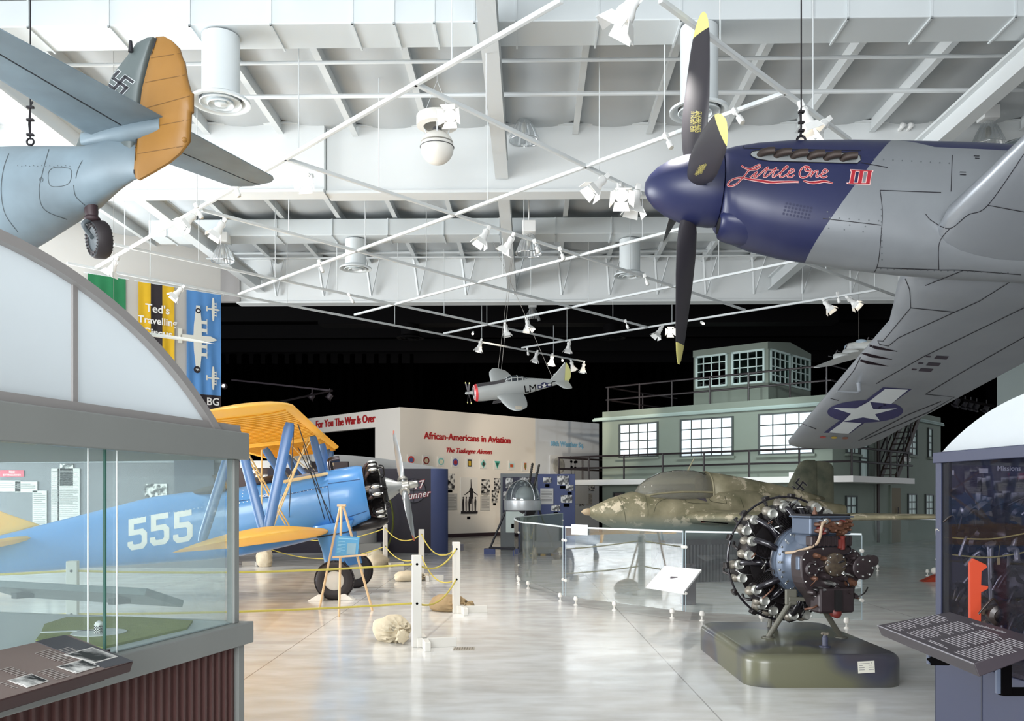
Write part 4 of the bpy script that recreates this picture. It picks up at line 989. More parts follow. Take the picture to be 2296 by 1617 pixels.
# brown text rail in the foreground left
c0 = P(145, 1426, 3.45); c1 = P(299, 1484, 3.05); c2 = P(0, 1572, 2.42)
zr = .93; A_ = ATZ(299, 1484, .93); B_ = ATZ(145, 1426, 1.03); C_ = ATZ(0, 1571, .93)
X_ = (A_ - C_); L_ = 1.5; Y_ = B_ - A_; Y_ -= X_.normalized() * Y_.dot(X_.normalized()) * .0
M = frame(A_ - X_.normalized() * L_ / 2, X_, z=X_.cross(Y_) if X_.cross(Y_).z > 0 else -X_.cross(Y_))
dpt = abs(Y_.dot((M.to_3x3() @ V((0, 1, 0)))))
t = rail_board('reader_rail', 'brown and grey sloping text rail with three photographs in the lower left corner', M, L_, dpt, mat('rail_mauve', '#86756f', .4, var=.2, vs=2), mat('rail_maroon', '#3c2524', .5))
iM = wm(t).inverted()
MB().box((-L_ / 2, .1, -.12), (L_ / 2, .14, -.045)).build('support_bar', MATS['rail_maroon'], t)
def rpt(px, py): 
    n = (M.to_3x3() @ V((0, 0, 1))); q = iM @ ONP(px, py, M.translation, n); return (q.x, q.y)
MB().prism([rpt(78, 1440), rpt(145, 1426), rpt(298, 1484), rpt(234, 1500)], .002, .004).build('dark_band', mat('rail_slate', '#4b4a50', .4), t)
for pts, k in ((((142, 1471), (206, 1454), (264, 1475), (212, 1490)), 1), (((126, 1498), (185, 1482), (223, 1497), (170, 1513)), 4), (((16, 1529), (70, 1514), (110, 1530), (60, 1545)), 6)):
    q = [rpt(*p) for p in pts]; c = [sum(p[i] for p in q) / 4 for i in (0, 1)]
    f = MB().prism(q, .004, .0055).build('photograph', mat('photo_border', '#d9d5d0', .5), t)
    MB().prism([(lerp(c[0], x, .88), lerp(c[1], y, .88)) for x, y in q], .0055, .0065).build('print', photo_mat(k), f)
mb = MB(); lt = lambda px, py, n, L, dx, dy, sx, sy: None
for px, py, n, L in ((128, 1461, 7, 46), (78, 1468, 8, 56), (110, 1478, 7, 42), (84, 1510, 8, 46), (0, 1505, 9, 40), (0, 1535, 6, 14)):
    for r in range(n):
        a = rpt(px + r * 6.0, py + r * 2.3); b = rpt(px + r * 6.0 + L * .62, py + r * 2.3 - L * .17); mb.bar((a[0], a[1], .0045), (b[0], b[1], .0045), .003, .0008)
mb.build('text_line', mat('pale_ink', '#b9b0ab', .5), t, kind='stuff')
# ---- right case
NV = mat('case_navy', '#2b2f45', .55, var=.1, vs=3, col2='#272b40'); GR = glass('case_glass_right', '#d2d2da', 1.5, .35, 0, .02, '#77778c')
RE = P(2097, 1115, 5.0); RE.z = 0; rd = V((.1, -1, 0)).normalized(); rn = V((1, .1, 0)).normalized()     # rd to the viewer, rn into the case
RM = MX((rn, -rd, V((0, 0, 1)))).transposed().to_4x4(); RM.translation = RE      # local: x into the case, y away, case spans y from -L to 0
rc = thing('display_case', 'navy framed glass case with aircraft wreckage at the right, white arch on top', 'display case', RE, RM.to_3x3())
RL, RWd = 2.6, 2.2
def rb(a, b, m, name, **k): return MB().box(a, b).build(name, m, rc, **k)
rb((.0, -RL, .02), (RWd, 0, .72), NV, 'plinth', bevel=.004)
for y in (-.42, -1.2, -2.0): rb((-.004, y - .003, .03), (0, y + .003, .72), mat('joint_dark', '#22232e', .6), 'plinth_joint')
rb((.0, -.05, .72), (.05, 0, 1.80), NV, 'corner_post', bevel=.004); rb((RWd - .05, 1.14, .72), (RWd, 1.19, 1.80), NV, 'corner_post', bevel=.004); MB().prism([(0, 0), (RWd, -.02), (RWd, 1.19)], .02, .72).build('plinth', NV, rc); MB().prism([(-.01, .01), (RWd, -.01), (RWd, 1.2)], 1.79, 1.85).build('top_rail', NV, rc)
rb((-.01, -RL, 1.79), (RWd, .01, 1.85), NV, 'top_rail', bevel=.004)
rb((.012, -.11, .72), (.03, -.05, 1.79), mat('gasket', '#16151c', .5), 'gasket')
rb((.012, -RL, .72), (.02, -.05, 1.79), GR, 'glass_pane'); MB().prism([(.04, -.02), (RWd, 1.18), (RWd, 1.19), (.04, -.01)], .72, 1.79).build('glass_pane', GR, rc)
MB().prism([(.02, -RL), (RWd, -RL), (RWd, 1.18), (.02, -.02)], .72, .74).build('case_floor', mat('case_bed', '#3e363b', .8, var=.6, vs=12, col2='#6d686c', bump=.5, bs=30), rc)
ar = lambda r, n=30: [(r * math.sin(lerp(-1, 1, i / n) * .544), 1.855 - 1.835 * math.cos(.544) + r * math.cos(lerp(-1, 1, i / n) * .544)) for i in range(n + 1)]
RR = 1.835; yc = -.97
YZr = MX(((0, 0, 1, 0), (1, 0, 0, yc), (0, 1, 0, 0), (0, 0, 0, 1)))
MB().prism(ar(RR), .03, .06, YZr).build('arch_panel', PALE, rc)
# exhibit panel with photographs beyond the glass
PUR = mat('purple_panel', '#352c48', .5, var=.15, vs=2, col2='#2e2640')
Yq = 6.6
a = P(2118, 0, Yq).x; b = P(2420, 0, Yq).x; zt = P(0, 1043, Yq).z
t = thing('exhibit_wall', 'purple exhibit wall with rows of small photographs beyond the right case', 'exhibit wall', ((a + b) / 2, Yq, 0))
MB().box((a, Yq, 0), (b, Yq + .06, zt)).build('panel', PUR, t, world=True); MB().box((a, Yq - .02, zt), (b, Yq + .08, zt + .1)).build('cornice', mat('cornice_dark', '#4a3f42', .6), t, world=True)
mb = MB().text('Missions', .052, yM(2262, 1051, Yq, .003), bold=.02); mb.build('lettering', WHT, t, world=True)
for px, py, w, h in ((2129, 1060, 20, 10), (2205, 1056, 20, 10)): q = yM(px, py, Yq, .0); MB(q).box((-w * .0016, -h * .0018, 0), (w * .0016, h * .0018, .004)).build('heading_plate', mat('card_white'), t, world=True)
i = 0
for px, py, w, h, lab in ((2235, 1088, 15, 20, 'photograph of a flying aircraft, first in the upper row under the heading'), (2252, 1081, 15, 20, 'second photograph in the upper row under the heading'), (2271, 1079, 18, 20, 'third photograph in the upper row under the heading'), (2289, 1080, 15, 26, 'last photograph in the upper row at the photo edge'),
    (2236, 1118, 14, 24, 'photograph of a climbing aircraft in the second row'), (2254, 1112, 15, 22, 'second photograph of the second row under the heading'), (2273, 1120, 18, 30, 'portrait pair in the second row'), (2289, 1117, 15, 26, 'last photograph in the second row at the photo edge'),
    (2194, 1083, 6, 26, 'narrow strip picture left of the heading'), (2203, 1087, 10, 30, 'tall picture left of the flying aircraft one'), (2213, 1083, 9, 30, 'white tall card left of the flying aircraft picture'), (2191, 1130, 9, 50, 'long white card below the narrow strip'), (2204, 1127, 9, 28, 'dark tall picture left of the climbing aircraft'), (2216, 1127, 10, 24, 'pale picture left of the climbing aircraft'),
    (2126, 1098, 9, 28, 'dark tall picture at the post of the right case'), (2137, 1103, 9, 18, 'small picture next to the post, upper'), (2132, 1126, 14, 18, 'pale blue picture next to the post'), (2134, 1155, 14, 26, 'white and grey picture next to the post, lowest')):
    photo(yM(px, py, Yq, .0), w * .0033, h * .0033, 1 + i % 7, lab, 'small photographs on the purple wall', cap=False, paper=False); i += 1
# wreckage
WK = mat('wreck_black', '#1d1818', .3, .3, var=.7, vs=9, col2='#372b25'); WA = mat('wreck_aluminium', '#b5b2ac', .35, .7, var=.6, vs=8, col2='#6d675f')
def lump(c, r, seed, m, name, lab, n=26, parts=True):
    rnd = random.Random(seed); t = thing(name, lab, 'wreckage', c); mb = MB(); mb.ball((0, 0, 0), r, n, 16)
    ph = [rnd.uniform(0, 6) for _ in range(6)]
    for i, p in enumerate(mb.v):
        q = V((p.x / r[0], p.y / r[1], p.z / r[2])); k = 1 + .18 * math.sin(q.x * 5 + ph[0]) * math.cos(q.z * 6 + ph[1]) + .12 * math.sin(q.y * 9 + ph[2] + q.z * 7) + .08 * math.sin(q.x * 15 + ph[3])
        mb.v[i] = p * k
    mb.build('casing', m, t, 30)
    for k in range(7):
        a = V((rnd.uniform(-1, 1) * r[0], -abs(rnd.uniform(.3, 1)) * r[1], rnd.uniform(-1, 1) * r[2])); b = a + V((rnd.uniform(-1, 1), rnd.uniform(-.6, .3), rnd.uniform(-1, .6))) * max(r) * .9
        MB().tube(spline([a, (a + b) / 2 + V((0, -.03, .06)), b], 6), rnd.uniform(.005, .013), 8).build('hose', WA if k % 3 == 0 else WK, t, 60)
    for k in range(4):
        d = V((rnd.uniform(-.7, .7) * r[0], -r[1] * .8, rnd.uniform(-.6, .6) * r[2])); MB().lathe([(.0, -.03), (.05, -.03), (.055, .02), (.035, .03), (.03, .0), (0, .0)], 14, MX.Translation(d) @ MX.Rotation(R(90 + rnd.uniform(-30, 30)), 4, 'X')).build('port', WK, t, 40)
    return t
lump(P(2176, 1212, 4.96), (.11, .13, .12), 1, WK, 'engine_wreck', 'dark wrecked engine casing near the left post of the right case')
lump(P(2248, 1178, 4.86), (.18, .15, .11), 2, WK, 'engine_wreck', 'large black wrecked engine top in the right case')
lump(P(2285, 1290, 4.72), (.14, .14, .12), 5, WK, 'engine_wreck', 'black carburettor lump with a pale elbow pipe in the right case')
lump(P(2160, 1352, 4.95), (.09, .12, .1), 7, WK, 'engine_wreck', 'rounded dark wreck on the case floor behind the orange board')
lump(P(2258, 1375, 4.6), (.16, .12, .06), 9, mat('wreck_wire', '#33281f', .6, var=.7, vs=20, col2='#5a4a3c'), 'engine_wreck', 'brown tangle of wire on the floor of the right case')
for px, py, Y, s, lab in ((2143, 1195, 4.96, 7, 'crumpled pale metal scrap at the post of the right case'), (2192, 1152, 4.95, 8, 'torn shiny metal sheet above the wrecked engine'), (2283, 1148, 4.9, 6, 'torn bright metal flap at the right photo edge')):
    c = P(px, py, Y); t = thing('metal_scrap', lab, 'wreckage', c); mb = MB(); rnd = random.Random(s); g = [[V((i * .03 - .09 + rnd.uniform(-.01, .01), j * .02, .03 * math.sin(i * 1.1 + j + s) + rnd.uniform(-.01, .01) + i * .008)) for i in range(7)] for j in range(4)]
    mb.loft(g, False, False); o = mb.build('sheet', WA, t, 30); md = o.modifiers.new('thickness', 'SOLIDIFY'); md.thickness = .004
OR = mat('orange_paint', '#a8381b', .45, var=.2, vs=6, col2='#8d2d14')
pts = [(2173, 1262), (2181, 1253), (2208, 1266), (2211, 1272), (2198, 1281), (2197, 1312), (2213, 1314), (2212, 1320), (2197, 1328), (2196, 1398), (2174, 1393)]
c = P(2185, 1390, 4.55); t = thing('orange_bracket', 'tall bright orange metal bracket standing in the right case', 'bracket', (c.x, c.y, .74))
q = [P(px, py, 4.55) - V((c.x, c.y, .74)) for px, py in pts]; q[-1].z = 0; q[-2].z = 0
MB(MX.Rotation(R(90), 4, 'X')).prism([(p.x, p.z) for p in q], -.012, .012).build('plate', OR, t)
MB().box((q[0].x + .004, -.03, 0), (q[0].x + .012, -.012, .23)).build('flange', OR, t)
c = P(2222, 1300, 4.75); t = thing('metal_pipe', 'upright pale metal pipe right of the orange bracket', 'pipe', (c.x, c.y, .74)); zt = P(0, 1225, 4.75).z - .74
MB().tube([(-.0, 0, 0), (.0, 0, zt * .55), (-.004, 0, zt)], [.011, .012, .017], 12).build('tube', WA, t, 40); MB().tube([(-.02, 0, zt), (.012, 0, zt + .012)], .02, 12).build('pipe_end', WA, t, 40)
YW = mat('yellow_cord', '#b9ab5e', .6)
for y0, y1, y2, lab in ((1205, 1209, 1196, 'upper yellow cord stretched through the right case'), (1242, 1250, 1238, 'lower yellow cord stretched through the right case')):
    a, m_, b = P(2118, y0, 4.95), P(2215, y1, 4.7), P(2300, y2, 4.45); t = thing('cord', lab, 'cord', m_); MB().tube([V(p) - m_ for p in spline([a, m_, b], 10)], .004, 6).build('strand', YW, t, 60)
c = P(2239, 1245, 4.66); t = thing('paper_tag', 'yellowish paper tag hanging on the lower yellow cord', 'tag', c); MB().box((-.008, -.001, -.05), (.008, .001, -.012)).build('card', mat('tag_buff', '#c9b57a', .7), t); MB().tube([(0, 0, -.012), (.004, 0, .05)], .0012, 5).build('string', YW, t)
c = P(2277, 1245, 4.5); t = thing('elbow_pipe', 'pale elbow pipe on the black carburettor lump', 'pipe', c); MB().tube(spline([(-.035, 0, .03), (-.01, 0, .035), (.005, 0, .02), (.008, 0, -.03)], 6), [.014] * 18 + [.02], 12).build('tube', WA, t, 50)
# dark text rail in front of the right case
zl = .97
A_ = ATZ(1967, 1402, .92); F_ = ATZ(2183, 1488, .92); K_ = ATZ(2115, 1372, 1.02)
X_ = (A_ - F_); n = X_.cross(K_ - A_); n = n if n.z > 0 else -n
M = frame((A_ + F_) / 2, -X_ if True else X_, z=n); yv = M.to_3x3() @ V((0, 1, 0)); sgn = 1 if (K_ - A_).dot(yv) > 0 else -1
if sgn < 0: M = frame((A_ + F_) / 2, X_, z=n)
dpt = abs((K_ - A_).dot(M.to_3x3() @ V((0, 1, 0)))); W2 = X_.length
t = thing('reader_rail', 'black sloping text rail with white print in front of the right case', 'information panel', M.translation, M.to_3x3())
DK = mat('rail_black_plum', '#2d262c', .4)
iM = wm(t).inverted()
def qpt(px, py): q = iM @ ONP(px, py, M.translation, n.normalized()); return (q.x, q.y)
outl = [qpt(1967, 1402), qpt(2130, 1372), qpt(2330, 1432), qpt(2183, 1488)]; outl[2] = (outl[2][0], outl[2][1])
MB().prism(outl, -.06, 0).build('board', DK, t, bevel=.004)
mb = MB()
def block(p0, ax, ay, nl, ragged):
    """p0 first line start (px), ax line vector px, ay step px"""
    for r in range(nl):
        L = 1 if r % ragged else .7
        a = V((p0[0] + ay[0] * r, p0[1] + ay[1] * r)); words = 7
        for w in range(words):
            if w / words > L: break
            s = a + V(ax) * (w / words); e_ = a + V(ax) * (w / words + .115)
            q0 = qpt(*s); q1 = qpt(*e_); mb.bar((q0[0], q0[1], .001), (q1[0], q1[1], .001), .0030, .001)
block((2097, 1379), (37, 12), (-7.5, 1.6), 9, 5); block((2028, 1394), (34, 12), (-7, 1.6), 7, 4); block((2146, 1394), (46, 16), (-7.5, 1.7), 9, 6); block((2076, 1409), (42, 15), (-7, 1.7), 7, 5)
block((2203, 1413), (52, 18), (-7.5, 1.8), 4, 5); block((2178, 1419), (50, 18), (-7.5, 1.8), 10, 6); block((2085, 1436), (44, 17), (-4, 1.6), 2, 5); block((2262, 1432), (56, 18), (-7.5, 1.8), 5, 4); block((2230, 1441), (58, 20), (-7.5, 1.8), 13, 7)
mb.build('text_line', mat('white_ink', '#a5a0a3', .5), t, kind='stuff')
a = qpt(2166, 1395); b = qpt(2268, 1423); Mx = MX.Translation((0, 0, .001)) @ frame(((a[0] + b[0]) / 2, (a[1] + b[1]) / 2, 0), (b[0] - a[0], b[1] - a[1], 0), z=(0, 0, 1))
MB().text('The Flying Eight Balls in The Third Reich', .019, Mx, bold=.015, shear=.2).build('lettering', mat('white_ink'), t)
ew = [qpt(1967, 1402), qpt(2183, 1488)]; MB().bar((ew[0][0], ew[0][1], -.001), (ew[1][0], ew[1][1], -.001), .004, .004).build('edge_strip', mat('edge_grey', '#8a868c', .3), t)
ST = mat('arm_steel', '#5a6274', .4, .3)
for a, b, w_, m_, nm in ((P(2252, 1490, 4.2), P(2252, 1556, 4.2), .045, BLK, 'arm'), (P(2244, 1551, 4.2), P(2340, 1551, 4.25), .035, BLK, 'brace'), (P(2238, 1500, 4.2), P(2238, 1555, 4.2), .02, ST, 'bracket'), (P(2085, 1468, 4.62), P(2085, 1489, 4.62), .025, ST, 'bracket'), (P(2088, 1480, 4.62), P(2128, 1480, 4.5), .04, BLK, 'arm')):
    MB().bar(a, b, w_, w_, up=(0, 1, 0)).build(nm, m_, t, world=True)
# ================= silver fighter with the blue nose (hung right) =================
def paint_fighter():
    m = bpy.data.materials.new('fighter_skin'); m.use_nodes = True; nt = m.node_tree; b = nt.nodes['Principled BSDF']; L = nt.links.new
    tc = nt.nodes.new('ShaderNodeTexCoord'); sp = nt.nodes.new('ShaderNodeSeparateXYZ'); L(tc.outputs['Object'], sp.inputs[0])
    def mth(op, a, c=None):
        x = nt.nodes.new('ShaderNodeMath'); x.operation = op
        for i, q in enumerate((a, c)):
            if q is None: continue
            if isinstance(q, (int, float)): x.inputs[i].default_value = q
            else: L(q, x.inputs[i])
        return x.outputs[0]
    X, Z = sp.outputs[0], sp.outputs[2]
    line = mth('LESS_THAN', mth('SUBTRACT', X, mth('MULTIPLY', Z, .66)), FIG_LINE)
    # round upper corner: navy deck above, grey below
    deck = mth('GREATER_THAN', mth('ADD', Z, mth('MULTIPLY', mth('MAXIMUM', mth('SUBTRACT', 2.2, X), 0), -.5)), .30)
    blue = mth('MAXIMUM', line, deck)
    n = nt.nodes.new('ShaderNodeTexNoise'); n.inputs['Scale'].default_value = 2.2; n.inputs['Detail'].default_value = 6; L(tc.outputs['Object'], n.inputs['Vector'])
    def rgbmix(f, a, c):
        x = nt.nodes.new('ShaderNodeMix'); x.data_type = 'RGBA'
        for i, q in ((0, f), (6, a), (7, c)):
            if isinstance(q, tuple): x.inputs[i].default_value = q
            elif isinstance(q, float): x.inputs[i].default_value = q
            else: L(q, x.inputs[i])
        return x.outputs[2]
    g = rgbmix(n.outputs['Fac'], lin('#7d8084'), lin('#92969a')); bl = rgbmix(n.outputs['Fac'], lin('#1d2142'), lin('#252a50'))
    L(rgbmix(blue, g, bl), b.inputs['Base Color'])
    b.inputs['Roughness'].default_value = .38
    mt = mth('MULTIPLY', mth('SUBTRACT', 1.0, blue), .35); L(mt, b.inputs['Metallic'])
    return m
FIG_LINE = 1.56
FB = mat('fighter_blue', '#21264b', .38); BLADE = mat('blade_black', '#2e2b30', .42); TIPY = mat('tip_yellow', '#d9d07e', .45); SILV = mat('silver_skin', '#8f9398', .36, .4, var=.3, vs=2.5, col2='#7f838a')
FS = paint_fighter()
hub = P(1548, 425, 8.68)
fr = MX.Rotation(R(-2.0), 3, 'Z') @ MX.Rotation(R(3.6), 3, 'Y') @ MX.Rotation(R(-20), 3, 'X')
fig = thing('fighter_plane', 'full-size silver fighter plane with a dark blue nose, hung from the roof at the right', 'aeroplane', hub, fr)
FMW = wm(fig)
MB().lathe([(.0, -.445), (.05, -.44), (.115, -.405), (.19, -.335), (.262, -.22), (.315, -.08), (.342, .08), (.35, .2), (.345, .262), (.0, .265)], 40, MX.Rotation(R(90), 4, 'Y')).build('spinner', FB, fig, 40)
st = [(.272, .35, .355, -.36), (.3, .362, .37, -.42), (.4, .385, .40, -.50), (.6, .41, .445, -.585), (.9, .428, .49, -.655), (1.5, .44, .535, -.735), (2.0, .44, .56, -.775), (2.6, .44, .585, -.79), (3.4, .435, .585, -.79), (4.4, .42, .56, -.82), (5.2, .38, .48, -.74), (6.4, .29, .38, -.42), (8.0, .14, .26, -.12), (8.9, .03, .12, .02)]
fus = MB(); rings = []
fx_ = lambda i, t: tuple(lerp(st[i][k], st[i + 1][k], t) for k in range(4))
for i in range(len(st) - 1):
    for t_ in (0, .34, .67): rings.append(section(*fx_(i, t_), e=2.35, n=48, zc=0))
rings.append(section(*st[-1], e=2.2, n=48, zc=0)); fus.loft(rings)
FBV = fus.bvh(); fus.build('fuselage', FS, fig, 50)
# chin intake
mb = MB(); rr = []
for x, w, zt_, zb in ((.27, .13, -.33, -.465), (.285, .165, -.32, -.49), (.33, .19, -.31, -.515), (.42, .2, -.3, -.54), (.55, .19, -.32, -.56), (.68, .14, -.36, -.565)): rr.append(section(x, w, zt_, zb, 2.2, 28))
mb.loft(rr, True); mb.build('chin_scoop', FB, fig, 50)
MB().loft([section(.262, .10, -.36, -.46, 2.1, 24), section(.275, .11, -.35, -.465, 2.1, 24)]).build('scoop_opening', mat('hole_dark', '#0c0b10', .8), fig)
# wings
wst = []
for y, xl, c, t_ in ((.0, 2.18, 2.75, .16), (.42, 2.2, 2.7, .16), (.55, 2.2, 2.68, .155), (1.0, 2.36, 2.36, .15), (1.42, 2.5, 2.05, .15), (2.4, 2.56, 1.86, .14), (3.4, 2.63, 1.65, .13), (4.4, 2.70, 1.45, .125), (5.1, 2.75, 1.32, .12), (5.45, 2.78, 1.22, .115), (5.6, 2.84, 1.08, .10), (5.68, 2.98, .78, .07)):
    wst.append((y, xl - y * .06, c, -.56 + max(0, y - .4) * .087, t_, .012))
sw = MB(); wing(sw, wst, 16); WBV = sw.bvh(); starboard = sw.build('wing', SILV, fig, 50, label='far wing with the star insignia')
pw = MB(); wing(pw, [(-a[0],) + a[1:] for a in wst], 16); WPV = pw.bvh(); port = pw.build('wing', SILV, fig, 50, label='near wing over the viewer')
allb = MB(); allb.add(fus.v, fus.f); allb.add(sw.v, sw.f); allb.add(pw.v, pw.f); AB = allb.bvh()
mb = MB()
mb.loft([[V((x, .44 + .05 * k, z)) for x, z in ((2.2, -.5), (2.1, -.45), (2.8, -.3), (4.6, -.3), (4.9, -.6), (3.4, -.72))] for k in (0, 1)]) if False else None
# tail (outside the frame, kept simple)
mb = MB(); wing(mb, [(-1.9, 7.9, .6, .25, .1, 0), (0, 7.6, 1.1, .25, .1, 0), (1.9, 7.9, .6, .25, .1, 0)], 8); mb.build('tailplane', SILV, fig, 50)
mb = MB(MX.Rotation(R(90), 4, 'X')); mb.prism([(7.2, .2), (7.9, 1.3), (8.5, 1.35), (8.95, .9), (8.95, .1)], -.05, .05); mb.build('fin', SILV, fig, bevel=.03)
mb = MB(); mb.ball((3.9, 0, .52), (1.0, .32, .36), 20, 12); mb.build('canopy', glass('canopy_glass', '#cfd6da', 1.5, 1.3), fig, 60)
# propeller blades
def blade(tip_dir, face):
    tip_dir = V(tip_dir).normalized(); face = V(face).normalized()
    side = tip_dir.cross(face).normalized(); n = []
    Rt = 1.70; mb = MB(); tipm = MB()
    stn = [(.28, .08, .11, -62), (.40, .115, .08, -56), (.58, .15, .06, -47), (.85, .168, .05, -38), (1.15, .165, .04, -31), (1.4, .15, .032, -27), (1.5, .135, .027, -25)]
    tp = [(1.5, .135, .027, -25), (1.58, .112, .022, -24), (1.65, .078, .016, -24), (1.695, .03, .01, -24)]
    def ring(r, w, th, pit):
        a = R(pit); cdir = side * math.cos(a) + face * math.sin(a); ndir = -side * math.sin(a) + face * math.cos(a)
        return [tip_dir * r + cdir * (w * math.cos(2 * math.pi * k / 16)) + ndir * (th * .5 * math.sin(2 * math.pi * k / 16)) for k in range(16)]
    mb.loft([ring(*s) for s in stn]); o = mb.build('propeller_blade', BLADE, fig, 50); bv = mb.bvh()
    tipm.loft([ring(*s) for s in tp]); tipm.build('blade_tip', TIPY, o, 50, label='yellow tip')
    return o, bv
def W2L(v): return FMW.to_3x3().inverted() @ V(v)
axis = V((-1, 0, 0))
up = W2L((.066, -.03, 1)); up = (up - axis * up.dot(axis)).normalized(); near = axis.cross(up).normalized()
if (FMW.to_3x3() @ near).y > 0: near = -near
bl = [blade(d, axis if k % 2 == 0 else axis) for k, d in enumerate((up, near, -up, -near))]
def bmark(k, shapes): mark('stencil', shapes, mat('stencil_yellow', '#b9ad5f', .6), bl[k][0], bl[k][1], 8, .003)
mb = MB()
for i in range(4): mb.text(['HIGH PITCH 65', 'BLD. NO. 6523', 'DWG. NO. 6547', 'LOW PITCH 23'][i], 11, MX.Translation((1553 + i * 5.5, 273, 0)) @ MX.Rotation(R(-87), 4, 'Z') @ MX.Scale(-1, 4, V((0, 1, 0))) @ MX.Rotation(R(0), 4, 'Z'), align='CENTER', sx=.62)
bmark(0, [(mb.v, mb.f)])
mb = MB()
for i in range(4): mb.text('DWG %d' % (6547 + i * 31), 8, MX.Translation((1566 + i * 4.0, 382 - i * 1.5, 0)) @ MX.Rotation(R(-60), 4, 'Z') @ MX.Scale(-1, 4, V((0, 1, 0))), sx=.62)
bmark(1, [(mb.v, mb.f)])
# exhaust stacks
sil2 = mat('exhaust_tray', '#aeb2b3', .4, .5)
tray = [(1682, 347)] + [(1686, 341), (1697, 338.5), (1915, 344), (1928, 350), (1930, 360), (1922, 367), (1890, 367), (1725, 362), (1697, 357), (1686, 352)]
fc = pxcast(FBV, FMW, .004)
mark('exhaust_tray', [poly(tray)], sil2, fig, FBV, 10, .004); mark('exhaust_tray_edge', [ribbon(tray, 2.0, True)], mat('line_dark', '#17151d', .6), fig, FBV, 12, .006)
EX = mat('exhaust_dark', '#3d332f', .55, .4)
c0 = pxcast(FBV, FMW, .0)
for i in range(6):
    a = c0(V((1702 + i * 37.0, 347 + i * 2.0, 0))); b = c0(V((1735 + i * 36.8, 349.5 + i * 2.1, 0)))
    if a is None or b is None: continue
    n = V((0, -1, .35)).normalized()
    o = MB().tube([a - n * .02, a.lerp(b, .15) + n * .02, a.lerp(b, .55) + n * .045, b + n * .055], [.03, .034, .033, .03], 14, flat=1.1).build('exhaust_stub', EX, fig, 60)
# panel lines and paint marks measured on the photo
LN = mat('line_dark')
lines = [[(1610, 372), (1607, 430), (1600, 470), (1598, 500)], [(1668, 333), (1664, 316)], [(1668, 333), (1930, 338)],
 [(1973, 427), (1978, 470), (1976, 520), (1966, 600), (1938, 625)], [(1973, 427), (2110, 432)], [(2135, 348), (2132, 430)], [(1966, 600), (2105, 605), (2160, 606), (2290, 616)],
 [(2105, 605), (2106, 545), (2130, 512)], [(2075, 480), (2090, 496), (2130, 512), (2170, 482), (2215, 460), (2296, 345)], [(1930, 365), (1990, 376)], [(1845, 490), (1975, 505)], [(2160, 606), (2075, 640)], [(2215, 460), (2296, 475)]]
mark('panel_line', [ribbon(spline(l, 6), 1.7) for l in lines[:6]], LN, fig, FBV, 14, .003)
mark('panel_line', [ribbon(spline(l, 6), 1.7) for l in lines[6:]], LN, fig, AB, 14, .003)
wl = [[(2030, 625), (2040, 650), (2042, 690), (1980, 765), (1968, 764), (1972, 772), (1992, 776), (2015, 757), (2140, 700), (2196, 675)], [(2042, 690), (2140, 700)], [(2196, 675), (2290, 616)], [(2075, 884), (2165, 830), (2296, 756)], [(1930, 800), (1915, 830), (1880, 875)], [(1845, 888), (1880, 898)], [(1800, 950), (1830, 962)], [(1965, 860), (2070, 800), (2296, 690)], [(2075, 884), (2140, 890), (2080, 925), (1940, 985)], [(1925, 988), (2035, 930), (2110, 900)]]
mark('panel_line', [ribbon(l, 1.6) for l in wl], LN, fig, WBV, 14, .003)
mark('rivet', [disc2(x, y, 1.8, 8) for x, y in [(1976 + i * .2 - i * .0, 470 + i * 14) for i in range(9)] + [(1975 + i * 15, 602 + i * .5) for i in range(20)] + [(1860 + i * 22, 488 + i * 1.5) for i in range(6)] + [(1960 + i * 21, 357 + i * 1.2) for i in range(9)] + [(1855, 475), (1858, 512), (1893, 515), (1935, 520), (1905, 505), (1940, 508)]], mat('rivet_grey', '#5c6064', .5), fig, AB, None, .003)
mark('vent_hole', [disc2(1764 + i * 7.9 - j * 2.3, 456 + i * 1.5 + j * 7.7, 2.9, 10) for i in range(8) for j in range(4)], mat('vent_dark', '#1d2142', .6), fig, FBV, None, .003)
mark('panel_stencil', [ribbon([(2183 + i % 2 * 3, 350 + i * 5), (2196, 350.5 + i * 5)], 1.8) for i in range(2)] + [ribbon([(2152, 386 + i * 6), (2166, 386.5 + i * 6)], 1.8) for i in range(2)], LN, fig, FBV, None, .003)
# lettering on the nose
k = 380 / 2296
def cp(pts): return [(1600 + x * k, 300 + y * k) for x, y in pts]
strokes = [([(375, 437), (430, 470), (500, 480), (560, 450), (620, 425), (625, 455), (560, 490), (480, 500), (430, 560), (375, 620), (300, 690), (220, 712), (195, 690), (230, 640), (310, 605), (400, 600), (500, 620), (620, 640), (800, 660), (1000, 652), (1150, 657)], 13),
 ([(490, 595), (540, 560), (590, 518), (560, 565), (550, 592), (590, 580), (660, 520), (735, 458), (695, 540), (680, 585), (720, 580), (790, 520), (848, 462), (810, 540), (800, 588), (840, 575), (920, 520), (985, 470), (1005, 450), (985, 447), (940, 490), (900, 560), (905, 592), (950, 580), (1010, 545), (1075, 520), (1085, 495), (1060, 482), (1020, 520), (1000, 570), (1015, 592), (1060, 585), (1090, 558)], 11), ([(690, 493), (885, 495)], 6), ([(655, 470), (656, 472)], 16),
 ([(1300, 458), (1230, 450), (1170, 510), (1170, 580), (1220, 598), (1290, 560), (1310, 490), (1260, 460), (1240, 500), (1300, 510)], 13), ([(1330, 510), (1340, 530), (1310, 590)], 11), ([(1320, 570), (1380, 510), (1410, 515), (1390, 570), (1400, 590), (1450, 560), (1500, 540), (1545, 510), (1500, 490), (1460, 550), (1460, 590), (1500, 595), (1540, 575)], 11), ([(1215, 640), (1290, 665), (1400, 660), (1500, 645), (1615, 675)], 10)]
thick = {0: None}
outer = []; inner = []
